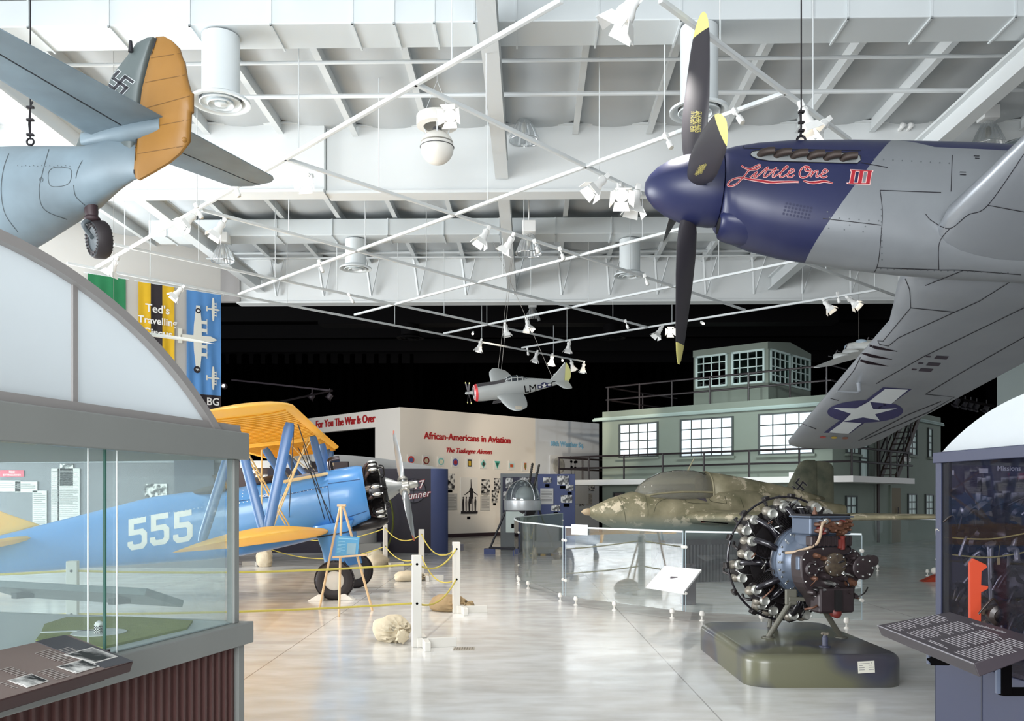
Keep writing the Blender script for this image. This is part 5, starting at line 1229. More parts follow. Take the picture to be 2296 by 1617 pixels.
for pts, w in strokes:
    sp_ = spline(cp(pts), 7); w_ = w * k * 1.0
    outer.append(ribbon(sp_, w_ + 2.2)); inner.append(ribbon(sp_, w_))
# swelling underline strokes
for pts in ([(380, 600), (500, 622), (640, 642), (780, 662), (930, 656), (1150, 657)], [(1215, 640), (1300, 664), (1400, 662), (1500, 648), (1615, 675)]):
    sp_ = spline(cp(pts), 7); m_ = len(sp_); ws = [(4 + 24 * math.sin(math.pi * i / (m_ - 1))) * k for i in range(m_)]
    outer.append(ribbon(sp_, [w + 2.6 for w in ws])); inner.append(ribbon(sp_, ws))
III_o = [poly(cp(p)) for p in ([(1845, 485), (2165, 500), (2155, 528), (1850, 515)], [(1800, 665), (2125, 665), (2120, 695), (1802, 685)])] + [ribbon(cp([(1895 + i * 110, 508), (1865 + i * 110, 675)]), 11) for i in range(3)]
III_i = [poly(cp(p)) for p in ([(1855, 493), (2148, 506), (2142, 518), (1860, 506)], [(1815, 672), (2112, 674), (2110, 685), (1815, 680)])] + [ribbon(cp([(1895 + i * 110, 505), (1865 + i * 110, 680)]), 8) for i in range(3)]
OUTL = mat('outline_pink', '#e3b9b4', .5); LRED = mat('letter_red', '#a3202c', .5)
mark('lettering', outer + III_o, OUTL, fig, FBV, 8, .004, label='pale outline of the red words'); mark('lettering', inner + III_i, LRED, fig, FBV, 8, .007, label='red script words and numeral')
# insignia under the far wing
wc = lambda off: pxcast(WBV, FMW, off)
NVY = mat('insignia_navy', '#2c2b5a', .5); IWH = mat('insignia_white', '#c9ced0', .5)
el = disc2(1940, 922.5, 85, 40, 25, R(-1))
bar_o = poly([(1847, 970), (1905, 972), (2045, 872), (1980, 868)]); bar_i = [poly([(1858, 969), (1902, 972), (1932, 948), (1890, 945)]), poly([(1948, 900), (1998, 905), (2036, 873), (1985, 871)])]
mark('insignia', [el, bar_o], NVY, fig, WBV, 10, .003, label='dark blue disc and bar borders')
star = [(1950, 899), (1958, 917), (2012, 915), (1962, 928), (1972, 942), (1935, 935), (1890, 945), (1908, 927), (1868, 914), (1920, 915)]
mark('insignia', bar_i + [poly(star)], IWH, fig, WBV, 8, .006, label='white star and bars')
for x, c_, nm in ((1845, '#a23a3c', 'red'), (1870, '#b59a3c', 'amber'), (1895, '#8a5a48', 'brown')): mark('recognition_light', [disc2(x, 980 + (x - 1845) * .04, 7, 16, 2.6)], mat('light_' + nm, c_, .3), fig, WBV, None, .004, label=nm)
mark('shell_chute', [poly([(2100 + dx, 797 + dy), (2128 + dx, 799 + dy), (2122 + dx, 806 + dy), (2094 + dx, 804 + dy)]) for dx, dy in ((0, 0), (-18, 15), (-35, 28))] + [poly([(2077 + dx, 797 + dy), (2088 + dx, 798 + dy), (2086 + dx, 801 + dy), (2075 + dx, 800.5 + dy)]) for dx, dy in ((0, 0), (-17, 15), (-32, 29))], mat('chute_dark', '#2d2430', .6), fig, WBV, None, .003)
SM = glass('soot', '#8f8488', 1.0, 0.0)
mark('gun_soot', [ribbon([(1915 + a, 770 + b), (1955 + a, 782 + b), (2000 + a, 790 + b)], [2, 7, 1]) for a, b in ((12, -2), (0, 16), (-8, 31))], SM, fig, WBV, 6, .003)
gw = wc(-.01)
for px, py in ((1932, 768), (1922, 786), (1910, 804)):
    q = gw(V((px + 6, py, 0)))
    if q: MB().tube([q + V((.12, 0, .0)), q + V((-.05, 0, .01)), q + V((-.16, 0, .012))], [.055, .045, .03], 12).build('gun_fairing', SILV, fig, 60); MB().tube([q + V((-.15, 0, .012)), q + V((-.19, 0, .012))], .016, 10).build('gun_muzzle', EX, fig, 60)
q = gw(V((1925, 860, 0)))
if q: MB().tube([q, q + V((0, 0, -.12)), q + V((-.03, 0, -.14)), q + V((-.28, 0, -.14))], [.03, .025, .014, .009], 8).build('pitot_tube', SILV, fig, 50)
# eye bolt, shackle and cable
he = FMW @ V((0, 0, 0)); top = fc(V((1804, 318, 0))); tw = FMW @ top if top else P(1804, 312, 8.7)
hk = tw + V((0, .1, -.02))
mb = MB().torus((0, 0, .07), .04, .012, MX.Translation(hk + V((0, 0, .0))) @ MX.Translation((0, 0, .07)) @ MX.Rotation(R(90), 4, 'X') @ MX.Translation((0, 0, -.07)), 20, 8); mb.tube([hk + V((-.04, 0, -.03)), hk + V((-.04, 0, .07))], .012); mb.tube([hk + V((.04, 0, -.03)), hk + V((.04, 0, .07))], .012)
mb.build('lifting_eye', mat('iron_dark', '#232024', .5, .5), fig, 60, world=True)
t = thing('suspension_cable', 'dark steel cable with clamps holding the blue-nosed fighter', 'cable', hk)
MB().tube([(0, 0, .1), (0, 0, 8.0 - hk.z)], .007, 6).build('wire_rope', MATS['iron_dark'], t); MB().tube([(-.012, 0, .1), (.0, 0, .2), (-.012, 0, .34), (.0, 0, .37)], .009, 6).build('rope_end', MATS['iron_dark'], t)
for z in (.16, .24, .34): MB().box((-.028, -.018, z - .012), (.028, .018, z + .012)).build('cable_clamp', MATS['iron_dark'], t, bevel=.004)
# ================= camouflaged tail hung at the left =================
BG = mat('tail_grey_blue', '#82949f', .45, .1, var=.8, vs=1.9, col2='#646f75'); BGD = mat('tail_grey_green', '#5e6767', .45, .1, var=.4, vs=3, col2='#525b5b'); ORA = mat('rudder_ochre', '#92672a', .5, var=.4, vs=4, col2='#7f5822', bump=.1, bs=8)
tc0 = P(370, 268, 7.2); br = MX.Rotation(R(-21.6), 3, 'Z')
bf = thing('fighter_tail', 'full-size grey-blue fighter tail with an ochre rudder, hung at the left', 'aeroplane', tc0, br); BM = wm(bf); BI = BM.inverted()
def cl(s): return V((tc0.x - .93 * s, tc0.y + .368 * s, 0))
def zpx(s, py): q = cl(s); return EYE + (CY - py) / FPX * q.y - tc0.z
fb = MB(); rings = []
for s, pt, pb, w in ((.27, 330, 400, .02), (.34, 320, 404, .06), (.5, 306, 424, .11), (.65, 322, 444, .16), (.8, 331, 468, .20), (1.1, 332, 500, .27), (1.5, 333, 545, .335), (1.9, 335, 588, .375), (2.5, 335, 625, .41), (3.2, 330, 650, .43), (4.2, 320, 660, .44), (5.0, 330, 640, .4)):
    rings.append(section(-s, w, zpx(s, pt), zpx(s, pb), 2.15, 32))
fb.loft(rings); BFV = fb.bvh(); fb.build('fuselage', BG, bf, 50)
pn = V((.368, .93, 0))     # fin plane normal
def fz(px, py): q = BI @ ONP(px, py, tc0, pn); return (q.x, q.z)
FX = MX(((1, 0, 0, 0), (0, 0, 1, 0), (0, 1, 0, 0), (0, 0, 0, 1)))
def finbody(pts, t0, edge=.35):
    """lens-like fin: polygon in the fin plane, thick inside, thin at the rim."""
    pts = [fz(*p) for p in pts]; c = (sum(p[0] for p in pts) / len(pts), sum(p[1] for p in pts) / len(pts))
    f = lambda k, y: [V((c[0] + (x - c[0]) * k, y, c[1] + (z - c[1]) * k)) for x, z in pts]
    return MB().loft([f(.6, -t0), f(.9, -t0 * .8), f(1, -t0 * edge), f(1, t0 * edge), f(.9, t0 * .8), f(.6, t0)])
fin = finbody([(349, 86), (335, 88), (312, 100), (290, 130), (262, 165), (242, 205), (215, 250), (190, 290), (172, 345), (285, 405), (299, 395), (303, 330), (318, 200), (332, 140)], .055, .5); FNV = fin.bvh(); fin.build('fin', BGD, bf, 50)
rud = finbody([(352, 84), (370, 83), (386, 92), (402, 108), (408, 128), (414, 140), (420, 178), (428, 206), (433, 209), (433, 250), (428, 254), (426, 300), (425, 318), (404, 345), (380, 365), (345, 386), (312, 404), (301, 396), (302, 385), (306, 330), (321, 200), (336, 140)], .05, .25); RDV = rud.bvh()
rud.v = [V((p.x, p.y, p.z)) for p in rud.v]; ro = rud.build('rudder', ORA, bf, 50)
mark('rib', [ribbon(l, 1.5) for l in ([(338, 130), (404, 120)], [(326, 185), (416, 168)], [(318, 245), (426, 215)], [(312, 290), (426, 268)], [(308, 345), (410, 328)])], mat('ochre_dark', '#6b4a1e', .6), ro, RDV, 10, .002)
mark('groove', [ribbon([(351, 86), (334, 140), (319, 200), (305, 330), (300, 394), (311, 404)], 3)], LN, bf, RDV, 10, .004)
MB().ball((*[fz(419, 316)[0], -.02, fz(419, 316)[1]],), (.022, .03, .022), 10, 8).build('tail_lamp', ORA, bf, 60)
for sg, nm in ((-1, 'near half'), (1, 'far half')):
    rt, tp = (0.03, 1.62) if sg < 0 else (.03, 1.5)
    ff = MB(); ee = MB(); A = []; B = []
    for y in [lerp(rt, tp - .12, i / 6) for i in range(7)] + [tp - .05, tp - .01, tp]:
        e = max(0, (y - (tp - .12)) / .12); le = -.82 + .2 * y + e * e * .18; te = .02 - e * e * .12; h = lerp(le, te, .56)
        th = lerp(.055, .03, y / tp) * (1 - .6 * e)
        z = 0
        A.append([V((le, sg * y, z)), V((lerp(le, h, .25), sg * y, z + th)), V((h - .008, sg * y, z + th * .8)), V((h - .008, sg * y, z - th * .8)), V((lerp(le, h, .25), sg * y, z - th))])
        B.append([V((h + .008, sg * y, z + th * .75)), V((te, sg * y, z + .004)), V((te, sg * y, z - .004)), V((h + .008, sg * y, z - th * .75))])
    ff.loft(A); s_ = ff.build('tailplane', BG, bf, 40, label=nm); ee.loft(B); ee.build('elevator', BG, bf, 40, label=nm); 
    mb = MB(); mb.loft([[V((p[2].x, p[2].y, p[2].z - .004)), V((p[2].x + .018, p[2].y, p[2].z - .004)), V((p[3].x + .018, p[3].y, p[3].z + .004)), V((p[3].x, p[3].y, p[3].z + .004))] for p in A]); mb.build('groove', LN, bf)
mb = MB(); mb.loft([section(-.85 + i * .14, .06 + .06 * math.sin(math.pi * i / 6), .02, -.12 - .03 * math.sin(math.pi * i / 6), 2.2, 20) for i in range(7)]); mb.build('root_fairing', BG, bf, 50)
# symbol on the fin: white-edged hooked cross
def hooked(cx, cy, s, ang, w):
    out = []; c, sn = math.cos(ang), math.sin(ang); rot = lambda x, y: (cx + (x * c - y * sn) * s, cy + (x * sn + y * c) * s)
    arms = []
    for k in range(4):
        q = R(90 * k); r2 = lambda x, y: (x * math.cos(q) - y * math.sin(q), x * math.sin(q) + y * math.cos(q))
        for pl in ([(-w, -w), (1 + w, -w), (1 + w, w), (-w, w)], [(1 - w, -w), (1 + w, -w), (1 + w, 1 + w), (1 - w, 1 + w)]): arms.append(poly([rot(*r2(x, y)) for x, y in pl]))
    return arms
fcst = lambda bv: None
def sq(pts): return pts
hk_ = []
def fin_symbol(cx, cy, ax, ay, w, bv, parent, mo, mi_, cell=5):
    """hooked cross in photo pixels with half-axes ax, ay"""
    for ww, m, off in ((w * 1.45, mo, .003), (w, mi_, .005)):
        sh = []
        for vs, fs in hooked(0, 0, 1, 0, ww): sh.append(([V((cx + p.x * ax[0] + p.y * ay[0], cy + p.x * ax[1] + p.y * ay[1], 0)) for p in vs], fs))
        mark('insignia', sh, m, parent, bv, cell, off)
BCW = mat('insignia_pale', '#c9cfd1', .5); BCB = mat('insignia_black', '#2b2b31', .5)
fin_symbol(269, 186, (12.5, -13.5), (15.5, 11), .18, FNV, bf, BCW, BCB)
bl_ = [[(20, 345), (8, 380), (3, 430), (12, 480), (40, 520)], [(110, 335), (95, 390), (88, 430), (100, 470), (150, 492)], [(165, 415), (170, 440), (190, 460)], [(170, 400), (175, 380), (185, 360)]]
mark('panel_line', [ribbon(spline(l, 6), 1.4) for l in bl_] + [ribbon(spline([(108, 400), (110, 385), (122, 376), (145, 376), (160, 382), (158, 405), (148, 415), (125, 419), (112, 415), (108, 400)], 5), 1.2)] + [ribbon(spline([(93 + 4 * math.cos(a), 403 + 5 * math.sin(a)) for a in [i * .7 for i in range(10)]], 2), 1)], mat('line_grey', '#3f474b', .6), bf, BFV, 10, .003)
mark('rivet', [disc2(190 + i * 11, 292 - i * 5, 1.2, 6) for i in range(9)] + [disc2(190 + i * 12, 310 - i * 2, 1.2, 6) for i in range(9)] + [disc2(40 + i * 9, 372 + (i % 2), .9, 6) for i in range(14)], mat('rivet_dark', '#3c4347', .6), bf, AB if False else BFV, None, .003)
q = BI @ P(293, 100, 7.25); MB().tube([q + V((0, 0, -.06)), q + V((0, 0, .03))], [.02, .012], 8).build('antenna_stub', LN, bf)
# tail wheel
RUB = mat('tyre_rubber', '#2a2426', .6); WHL = mat('wheel_grey', '#596064', .55, .2)
wc_ = BI @ P(222, 537, 7.55)
st_ = BI @ P(203, 455, 7.5)
WR = MX.Translation(wc_) @ MX.Rotation(R(-24), 4, 'Z') @ MX.Rotation(R(8), 4, 'X') @ MX.Rotation(R(90), 4, 'X')
mb = MB(); mb.lathe([(.10, -.055), (.145, -.06), (.158, -.04), (.16, 0), (.158, .04), (.145, .06), (.10, .055)], 36, WR, caps=False); mb.build('tyre', RUB, bf, 50)
hubo = MB().lathe([(.0, -.02), (.03, -.05), (.05, -.03), (.10, -.05), (.14, -.062), (.14, .062), (.05, .03), (.0, .04)], 30, WR).build('wheel_disc', WHL, bf, 50)
mb = MB()
for k in range(28): a = 2 * math.pi * k / 28; mb.box((-.011, -.004, 0), (.011, .004, .006), 0, WR @ MX.Rotation(a, 4, 'Z') @ MX.Translation((.125, 0, .062))); mb.box((-.011, -.004, -.006), (.011, .004, 0), 0, WR @ MX.Rotation(a, 4, 'Z') @ MX.Translation((.125, 0, -.062)))
mb.build('wheel_slot', RUB, hubo)
LEG = mat('leg_maroon', '#352428', .55)
MB().tube([st_ + V((.0, 0, .08)), st_ + V((.01, 0, -.08)), st_ + V((.02, 0, -.13))], [.05, .055, .045], 14).build('leg_gaiter', LEG, bf, 50); MB().lathe([(.05, 0), (.065, .015), (.065, .03), (.05, .045)], 18, MX.Translation(st_ + V((.02, 0, -.16)))).build('collar', LEG, bf, 50)
for s in (-1, 1): MB().tube(spline([st_ + V((.02, 0, -.14)), st_ + V((.0, .0, -.2)) + V((0, s * .075, 0)), wc_ + V((-.02, s * .075, .02)), wc_ + V((0, s * .075, 0))], 5), .02, 8).build('fork', WHL if s < 0 else LEG, bf, 50)
# cable of the tail
tp = V((cl(1.5).x, cl(1.5).y, zpx(1.5, 333) + tc0.z)); tp = P(68, 331, cl(1.5).y)
mb = MB().torus((0, 0, .05), .03, .009, MX.Translation(tp + V((0, 0, .05))) @ MX.Rotation(R(90), 4, 'X') @ MX.Translation((0, 0, -.05)), 16, 6); mb.tube([tp + V((0, 0, -.05)), tp + V((0, 0, .03))], .012); mb.build('lifting_eye', MATS['iron_dark'], bf, 60, world=True)
t = thing('suspension_cable', 'dark steel cable with knotted clamps holding the grey-blue tail', 'cable', tp)
MB().tube([(0, 0, .07), (0, 0, 8.0 - tp.z)], .006, 6).build('wire_rope', MATS['iron_dark'], t); MB().tube([(0, 0, .08), (-.012, 0, .2), (.0, 0, .36), (.02, 0, .4)], .007, 6).build('rope_end', MATS['iron_dark'], t)
for z in (.11, .24, .35): MB().box((-.03, -.015, z - .01), (.03, .015, z + .01)).build('cable_clamp', MATS['iron_dark'], t, bevel=.003)
# ================= blue and yellow biplane =================
SKYB = mat('biplane_blue', '#4f8fd0', .3, var=.12, vs=1.5, col2='#4584c6', coat=.3); STB = mat('strut_blue', '#4a72a8', .35, coat=.2); YLW = translucent('biplane_yellow', '#fddb7c', .5); CREAM = mat('wire_cream', '#e6d2a4', .5); WIRE = mat('wire_dark', '#3a3f47', .4, .5)
ENB = mat('engine_black', '#1d1a1c', .3, .4, var=.4, vs=20, col2='#3c3836'); ENS = mat('engine_silver', '#c9cac8', .25, .85); ENT = mat('engine_tan', '#b1a698', .55); PROP = mat('prop_steel', '#a9adb0', .3, .7)
bh = P(905, 1090, 14.9)
brr = MX.Rotation(R(187.5), 3, 'Z') @ MX.Rotation(R(10), 3, 'Y')
bi = thing('biplane', 'bright blue biplane with yellow wings and white number on its side', 'aeroplane', bh, brr)
PM = wm(bi); PI = PM.inverted()
L3 = lambda px, py, Y: PI @ P(px, py, Y)
st = [(.62, .44, .44, -.44), (.7, .47, .465, -.48), (1.2, .48, .475, -.58), (1.9, .47, .47, -.64), (2.3, .45, .45, -.66), (2.9, .44, .42, -.67), (3.4, .42, .50, -.63), (4.0, .38, .52, -.56), (4.7, .33, .46, -.48), (5.6, .25, .385, -.38), (6.5, .15, .31, -.27), (7.3, .05, .25, -.12), (7.5, .02, .2, -.05)]
f = MB(); rings = []
for i in range(len(st) - 1):
    for t_ in (0, .5): rings.append(section(*[lerp(st[i][k], st[i + 1][k], t_) for k in range(4)], e=2.5, n=44, zc=0))
rings.append(section(*st[-1], n=44, zc=0)); f.loft(rings); FV = f.bvh(); f.build('fuselage', SKYB, bi, 50)
# cockpits, windscreens
mb = MB()
for x in (2.15, 3.05): mb.ball((x, 0, .45), (.34, .3, .09), 20, 8)
mb.build('cockpit_opening', mat('cockpit_dark', '#2a2120', .7), bi, 60)
for x in (1.86, 2.78):
    WS = MB(); WS.loft([[V((x, -.3, .42)), V((x - .08, 0, .45)), V((x, .3, .42))], [V((x + .2, -.2, .68)), V((x + .12, 0, .73)), V((x + .2, .2, .68))]], False, False)
    o = WS.build('windscreen', glass('plexi', '#dde6ea', 1.5, 1.5), bi); s_ = o.modifiers.new('thickness', 'SOLIDIFY'); s_.thickness = .006
    MB().tube([(x, -.3, .42), (x + .2, -.2, .68), (x + .12, 0, .73), (x + .2, .2, .68), (x, .3, .42)], .012, 6).build('windscreen_frame', ENB, bi)
MB().tube(spline([(1.12, .14, .42), (1.12, .14, .58), (1.08, .14, .62), (.95, .14, .62)], 5), .05, 14).build('intake_pipe', mat('pipe_chrome', '#4a4548', .2, .8), bi, 50)
# panel lines, lettering
mark('panel_line', [ribbon(l, 1.6) for l in ([(735, 1085), (808, 1075)], [(735, 1090), (742, 1160), (755, 1190)], [(780, 1160), (823, 1146)], [(512, 1127), (640, 1110), (735, 1090)])], mat('line_blue', '#274a78', .6), bi, FV, 12, .003)
mark('rivet', [disc2(520 + i * 8.5, 1131 - i * 1.55, 1.3, 6) for i in range(26)] + [disc2(545 - i * .8, 1100 + i * 7, 1.1, 6) for i in range(4)] + [disc2(300 + i * 9, 1162 - i * 1.4, 1.1, 6) for i in range(20)], mat('rivet_white', '#dfe8ee', .4), bi, FV, None, .003)
def five(cx, cy, s, sk):
    """block numeral in pixels, leaning with the fuselage"""
    P5 = [(-.36, -.5), (.36, -.5), (.36, -.32), (-.14, -.32), (-.14, -.14), (.24, -.14), (.4, 0), (.4, .36), (.24, .5), (-.24, .5), (-.4, .36), (-.4, .22), (-.18, .22), (-.18, .3), (-.12, .33), (.12, .33), (.18, .28), (.18, .08), (.12, .03), (-.36, .03)]
    return poly([(cx + x * s * .78, cy + y * s + x * s * sk) for x, y in P5])
mark('number', [five(308, 1197, 70, -.13), five(358, 1187, 70, -.13), five(410, 1181, 70, -.13)], WHT, bi, FV, 10, .004, label='white number 555')
mb = MB().text('Ben Bloopers', 11, MX.Translation((452, 1135, 0)) @ MX.Rotation(R(-7), 4, 'Z') @ MX.Scale(-1, 4, V((0, 1, 0))), shear=.3, bold=.01); mb2 = MB().text('Gracie', 11, MX.Translation((587, 1112, 0)) @ MX.Rotation(R(-10), 4, 'Z') @ MX.Scale(-1, 4, V((0, 1, 0))), shear=.3, bold=.01)
mark('lettering', [(mb2.v, mb2.f)], WHT, bi, FV, None, .004)
# wings
def bwing(xl, z0, di, half, chord, lab, gap=None):
    for sg in (-1, 1):
        stn = []
        for y in [0.02, .6, 1.5, 2.6, 3.6, 4.2]: stn.append((sg * y, xl + y * di[1], chord, z0 + y * di[0], .11, .025))
        for q in (.5, .72, .86, .94, .985, 1.0):
            y = 4.2 + (half - 4.2) * q; e = 1 - math.sqrt(max(0, 1 - q * q)) if q < 1 else .93
            stn.append((sg * y, xl + y * di[1] + e * chord * .36, chord * (1 - e * .86), z0 + y * di[0] + e * .01, .11 * (1 - .4 * q), .02))
        mb = MB(); wing(mb, stn, 14); mb.build('wing', YLW, bi, 50, label=lab + (' nearer half' if sg > 0 else ' farther half')); 
        bv = mb.bvh(); rb = MB()
        for i in range(17):
            y = .45 + i * .25
            if y > half - .4: break
            rb.loft([[V((xl + c * chord, sg * y + dy, z0 + y * di[0] - .003 + (-(.055 + .03) * 0) )) for dy in (-.012, .012)] for c in (.1, .9)], False, False) if False else None
bwing(1.147, 1.085, (0.004, 0), 4.92, 1.52, 'upper wing'); bwing(1.30, -.53, (.043, .006), 4.75, 1.5, 'lower wing')
# fabric rib tapes on the under side of the upper wing
def under(xl, z0, di, half, chord):
    mb = MB()
    for sg in (-1, 1):
        for i in range(19):
            y = .5 + i * .215
            if y > half - .5: break
            pts = []
            for k in range(9):
                c = .06 + .88 * k / 8; x = c; yt = 5 * .11 * (.2969 * math.sqrt(x) - .126 * x - .3516 * x * x + .2843 * x ** 3 - .1036 * x ** 4); cam = .025 * 4 * x * (1 - x)
                pts.append(V((xl + c * chord, sg * y, z0 + y * di[0] + (cam - yt) * chord - .003)))
            mb.tube(pts, .014, 6, flat=.7)
    return mb
under(1.147, 1.085, (.004, 0), 4.92, 1.52).build('rib', mat('tape_yellow', '#d99e2c', .45), bi, 40)
MB().ball((*L3(566, 908, 10.2),), (.05, .025, .03), 12, 8).build('position_lamp', ENS, bi, 60)
# struts
def strut(a, b, w=.11, th=.035, name='strut', m=None):
    a = V(a); b = V(b); d = (b - a); M = frame(a, d, z=V((0, 1, 0)) if abs(d.normalized().y) < .9 else V((1, 0, 0)))
    n = 12; mk = lambda x, s: [M @ V((x, w * .5 * math.cos(2 * math.pi * k / n) * s, th * .5 * math.sin(2 * math.pi * k / n) * s)) for k in range(n)]
    return MB().loft([mk(0, .75), mk(d.length * .06, 1), mk(d.length * .94, 1), mk(d.length, .75)]).build(name, m or STB, bi, 50)
strut(L3(650, 948, 11.0), L3(600, 1190, 10.9), .13, .05, 'interplane_strut'); strut(L3(532, 968, 11.0), L3(591, 1190, 10.9), .12, .05, 'interplane_strut'); strut(L3(527, 975, 11.0), L3(452, 1215, 10.9), .12, .05, 'interplane_strut')
strut(L3(701, 978, 14.0), L3(729, 1084, 14.45), .12, .045, 'cabane_strut'); strut(L3(594, 1006, 14.0), L3(652, 1098, 14.45), .12, .045, 'cabane_strut'); strut(L3(722, 995, 14.9), L3(737, 1065, 15.0), .11, .04, 'cabane_strut'); strut(L3(640, 1012, 14.9), L3(668, 1075, 15.0), .1, .04, 'cabane_strut')
strut(L3(733, 1002, 18.3), L3(742, 1052, 18.3), .1, .04, 'interplane_strut'); strut(L3(744, 1012, 18.3), L3(726, 1110, 18.3), .1, .04, 'interplane_strut'); strut(L3(655, 1030, 18.3), L3(728, 1112, 18.3), .1, .04, 'interplane_strut')
strut(L3(735, 1062, 14.3), L3(628, 1082, 14.0), .05, .03, 'handrail', CREAM)
wires = [((659, 953, 11.0), (648, 1160, 14.2)), ((668, 951, 11.0), (741, 1172, 14.2)), ((531, 984, 11.0), (640, 1176, 13.6)), ((541, 990, 11.0), (648, 1178, 13.6)), ((690, 985, 13.9), (604, 1187, 11.0)), ((692, 980, 13.9), (610, 1188, 11.0)), ((587, 1010, 13), (586, 1187, 11.2)), ((655, 1000, 14), (706, 1055, 14.5)), ((640, 1010, 14), (700, 1060, 14.5)), ((696, 990, 14), (640, 1085, 14.3)), ((746, 1010, 18.3), (747, 1045, 18.3)), ((668, 1003, 13), (751, 1175, 14.3)), ((680, 1000, 13), (728, 1165, 14.3))]
for i, (a, b) in enumerate(wires): MB().tube([L3(*a), L3(*b)], .012 if i in (2, 3, 4, 5, 6) else .007, 6).build('bracing_wire', CREAM if i in (2, 3, 4, 5, 6, 7, 8, 9, 10) else WIRE, bi)
# engine
ec = V((.46, 0, 0))
MB().lathe([(.0, .62), (.43, .62), (.44, .7), (.0, .7)], 36, MX.Rotation(R(90), 4, 'Y')).build('firewall_ring', ENT, bi, 40)
MB().lathe([(.22, .66), (.27, .58), (.26, .34), (.2, .28), (.0, .26)], 28, MX.Rotation(R(90), 4, 'Y')).build('crankcase', ENB, bi, 40)
MB().lathe([(.2, .29), (.17, .22), (.1, .1), (.085, .02), (.0, .02)], 28, MX.Rotation(R(90), 4, 'Y')).build('nose_case', mat('case_grey2', '#a3a5a4', .4, .6), bi, 40)
for k in range(7):
    C = MX.Translation(ec) @ MX.Rotation(2 * math.pi * k / 7 + R(-90), 4, 'X')
    prof = [(.09, .2), (.09, .24)]
    for i in range(10): z = .25 + i * .016; prof += [(.098, z), (.118, z + .003), (.118, z + .007), (.098, z + .010)]
    prof += [(.1, .42), (.11, .46), (.07, .5), (0, .505)]
    c_ = MB(C).lathe(prof, 20).build('cylinder', ENB, bi, 40)
    mb = MB(C); 
    for s in (-1, 1): mb.ball((-.01, s * .06, .49), (.075, .035, .03), 12, 8)
    mb.build('rocker_cover', ENS, c_, 60)
    mb = MB(C)
    for s in (-1, 1): mb.tube([(-.11, s * .035, .2), (-.1, s * .055, .47)], .012, 6)
    mb.build('pushrod_tube', ENS, c_); MB(C).tube(spline([(.06, .08, .46), (.12, .11, .4), (.16, .1, .28), (.15, .05, .2)], 5), .028, 8).build('exhaust_pipe', mat('exhaust_brown', '#4b3a36', .5, .4), c_, 50)
    MB(C).tube(spline([(-.06, -.06, .44), (-.17, -.03, .42), (-.18, 0, .3), (-.1, 0, .22)], 5), .01, 6).build('ignition_lead', ENB, c_)
ring = [(.36, .33 * math.cos(a), .33 * math.sin(a)) for a in [i * 2 * math.pi / 24 for i in range(25)]]
MB().tube(ring, .02, 8).build('manifold_ring', ENB, bi, 50); mb = MB()
mb.loft([section(x, w, t_, b_, 2.2, 20) for x, w, t_, b_ in ((.35, .1, -.42, -.55), (.5, .2, -.4, -.62), (.75, .22, -.4, -.62), (.95, .12, -.5, -.6))]); mb.build('lower_intake', ENB, bi, 50)
MB().lathe([(.05, -.03), (.06, .03), (.06, .1), (.045, .1), (.0, .02)], 16, MX.Translation(L3(818, 1098, 14.45)) @ MX.Rotation(R(-90), 4, 'Y')).build('exhaust_stub', mat('steel_dark', '#6a625c', .4, .6), bi, 40)
# propeller
MB().lathe([(.0, .06), (.085, .06), (.085, -.08), (.06, -.1), (.055, -.22), (.04, -.24), (.0, -.24)], 24, MX.Rotation(R(90), 4, 'Y')).build('propeller_hub', mat('hub_steel', '#b5b3ad', .3, .7), bi, 40)
pa = R(43)
for sg in (1, -1):
    u = V((0, -math.sin(pa), math.cos(pa))) * sg if False else None
tips = (L3(877, 962, 15.65), L3(914, 1198, 14.15))
for i, tp in enumerate(tips):
    u = V((0, tp.y, tp.z)).normalized(); sd_ = V((1, 0, 0)).cross(u).normalized(); mb = MB()
    def rg(r, w, th, pit):
        a = R(pit); c = sd_ * math.cos(a) + V((1, 0, 0)) * math.sin(a); n = -sd_ * math.sin(a) + V((1, 0, 0)) * math.cos(a)
        return [u * r + c * (w * math.cos(2 * math.pi * k / 14)) + n * (th * math.sin(2 * math.pi * k / 14)) for k in range(14)]
    mb.loft([rg(*q) for q in ((.04, .05, .05, 50), (.2, .055, .045, 50), (.34, .085, .025, 42), (.6, .1, .018, 32), (.9, .095, .012, 24), (1.1, .075, .009, 20), (1.2, .045, .006, 18), (1.24, .012, .004, 18))]); o = mb.build('propeller_blade', PROP, bi, 50)
    MB().lathe([(.075, 0), (.085, .02), (.085, .05), (.06, .06)], 20, frame(u * .1, V((1, 0, 0)).cross(u), z=u)).build('blade_clamp', MATS['hub_steel'], o, 40)
    mb = MB(); mb.loft([rg(*q) for q in ((1.17, .058, .0075, 18), (1.2, .047, .007, 18), (1.243, .014, .005, 18))]); mb.build('blade_tip', mat('tip_red', '#a8553f', .5), o, 50, label='reddish tip')
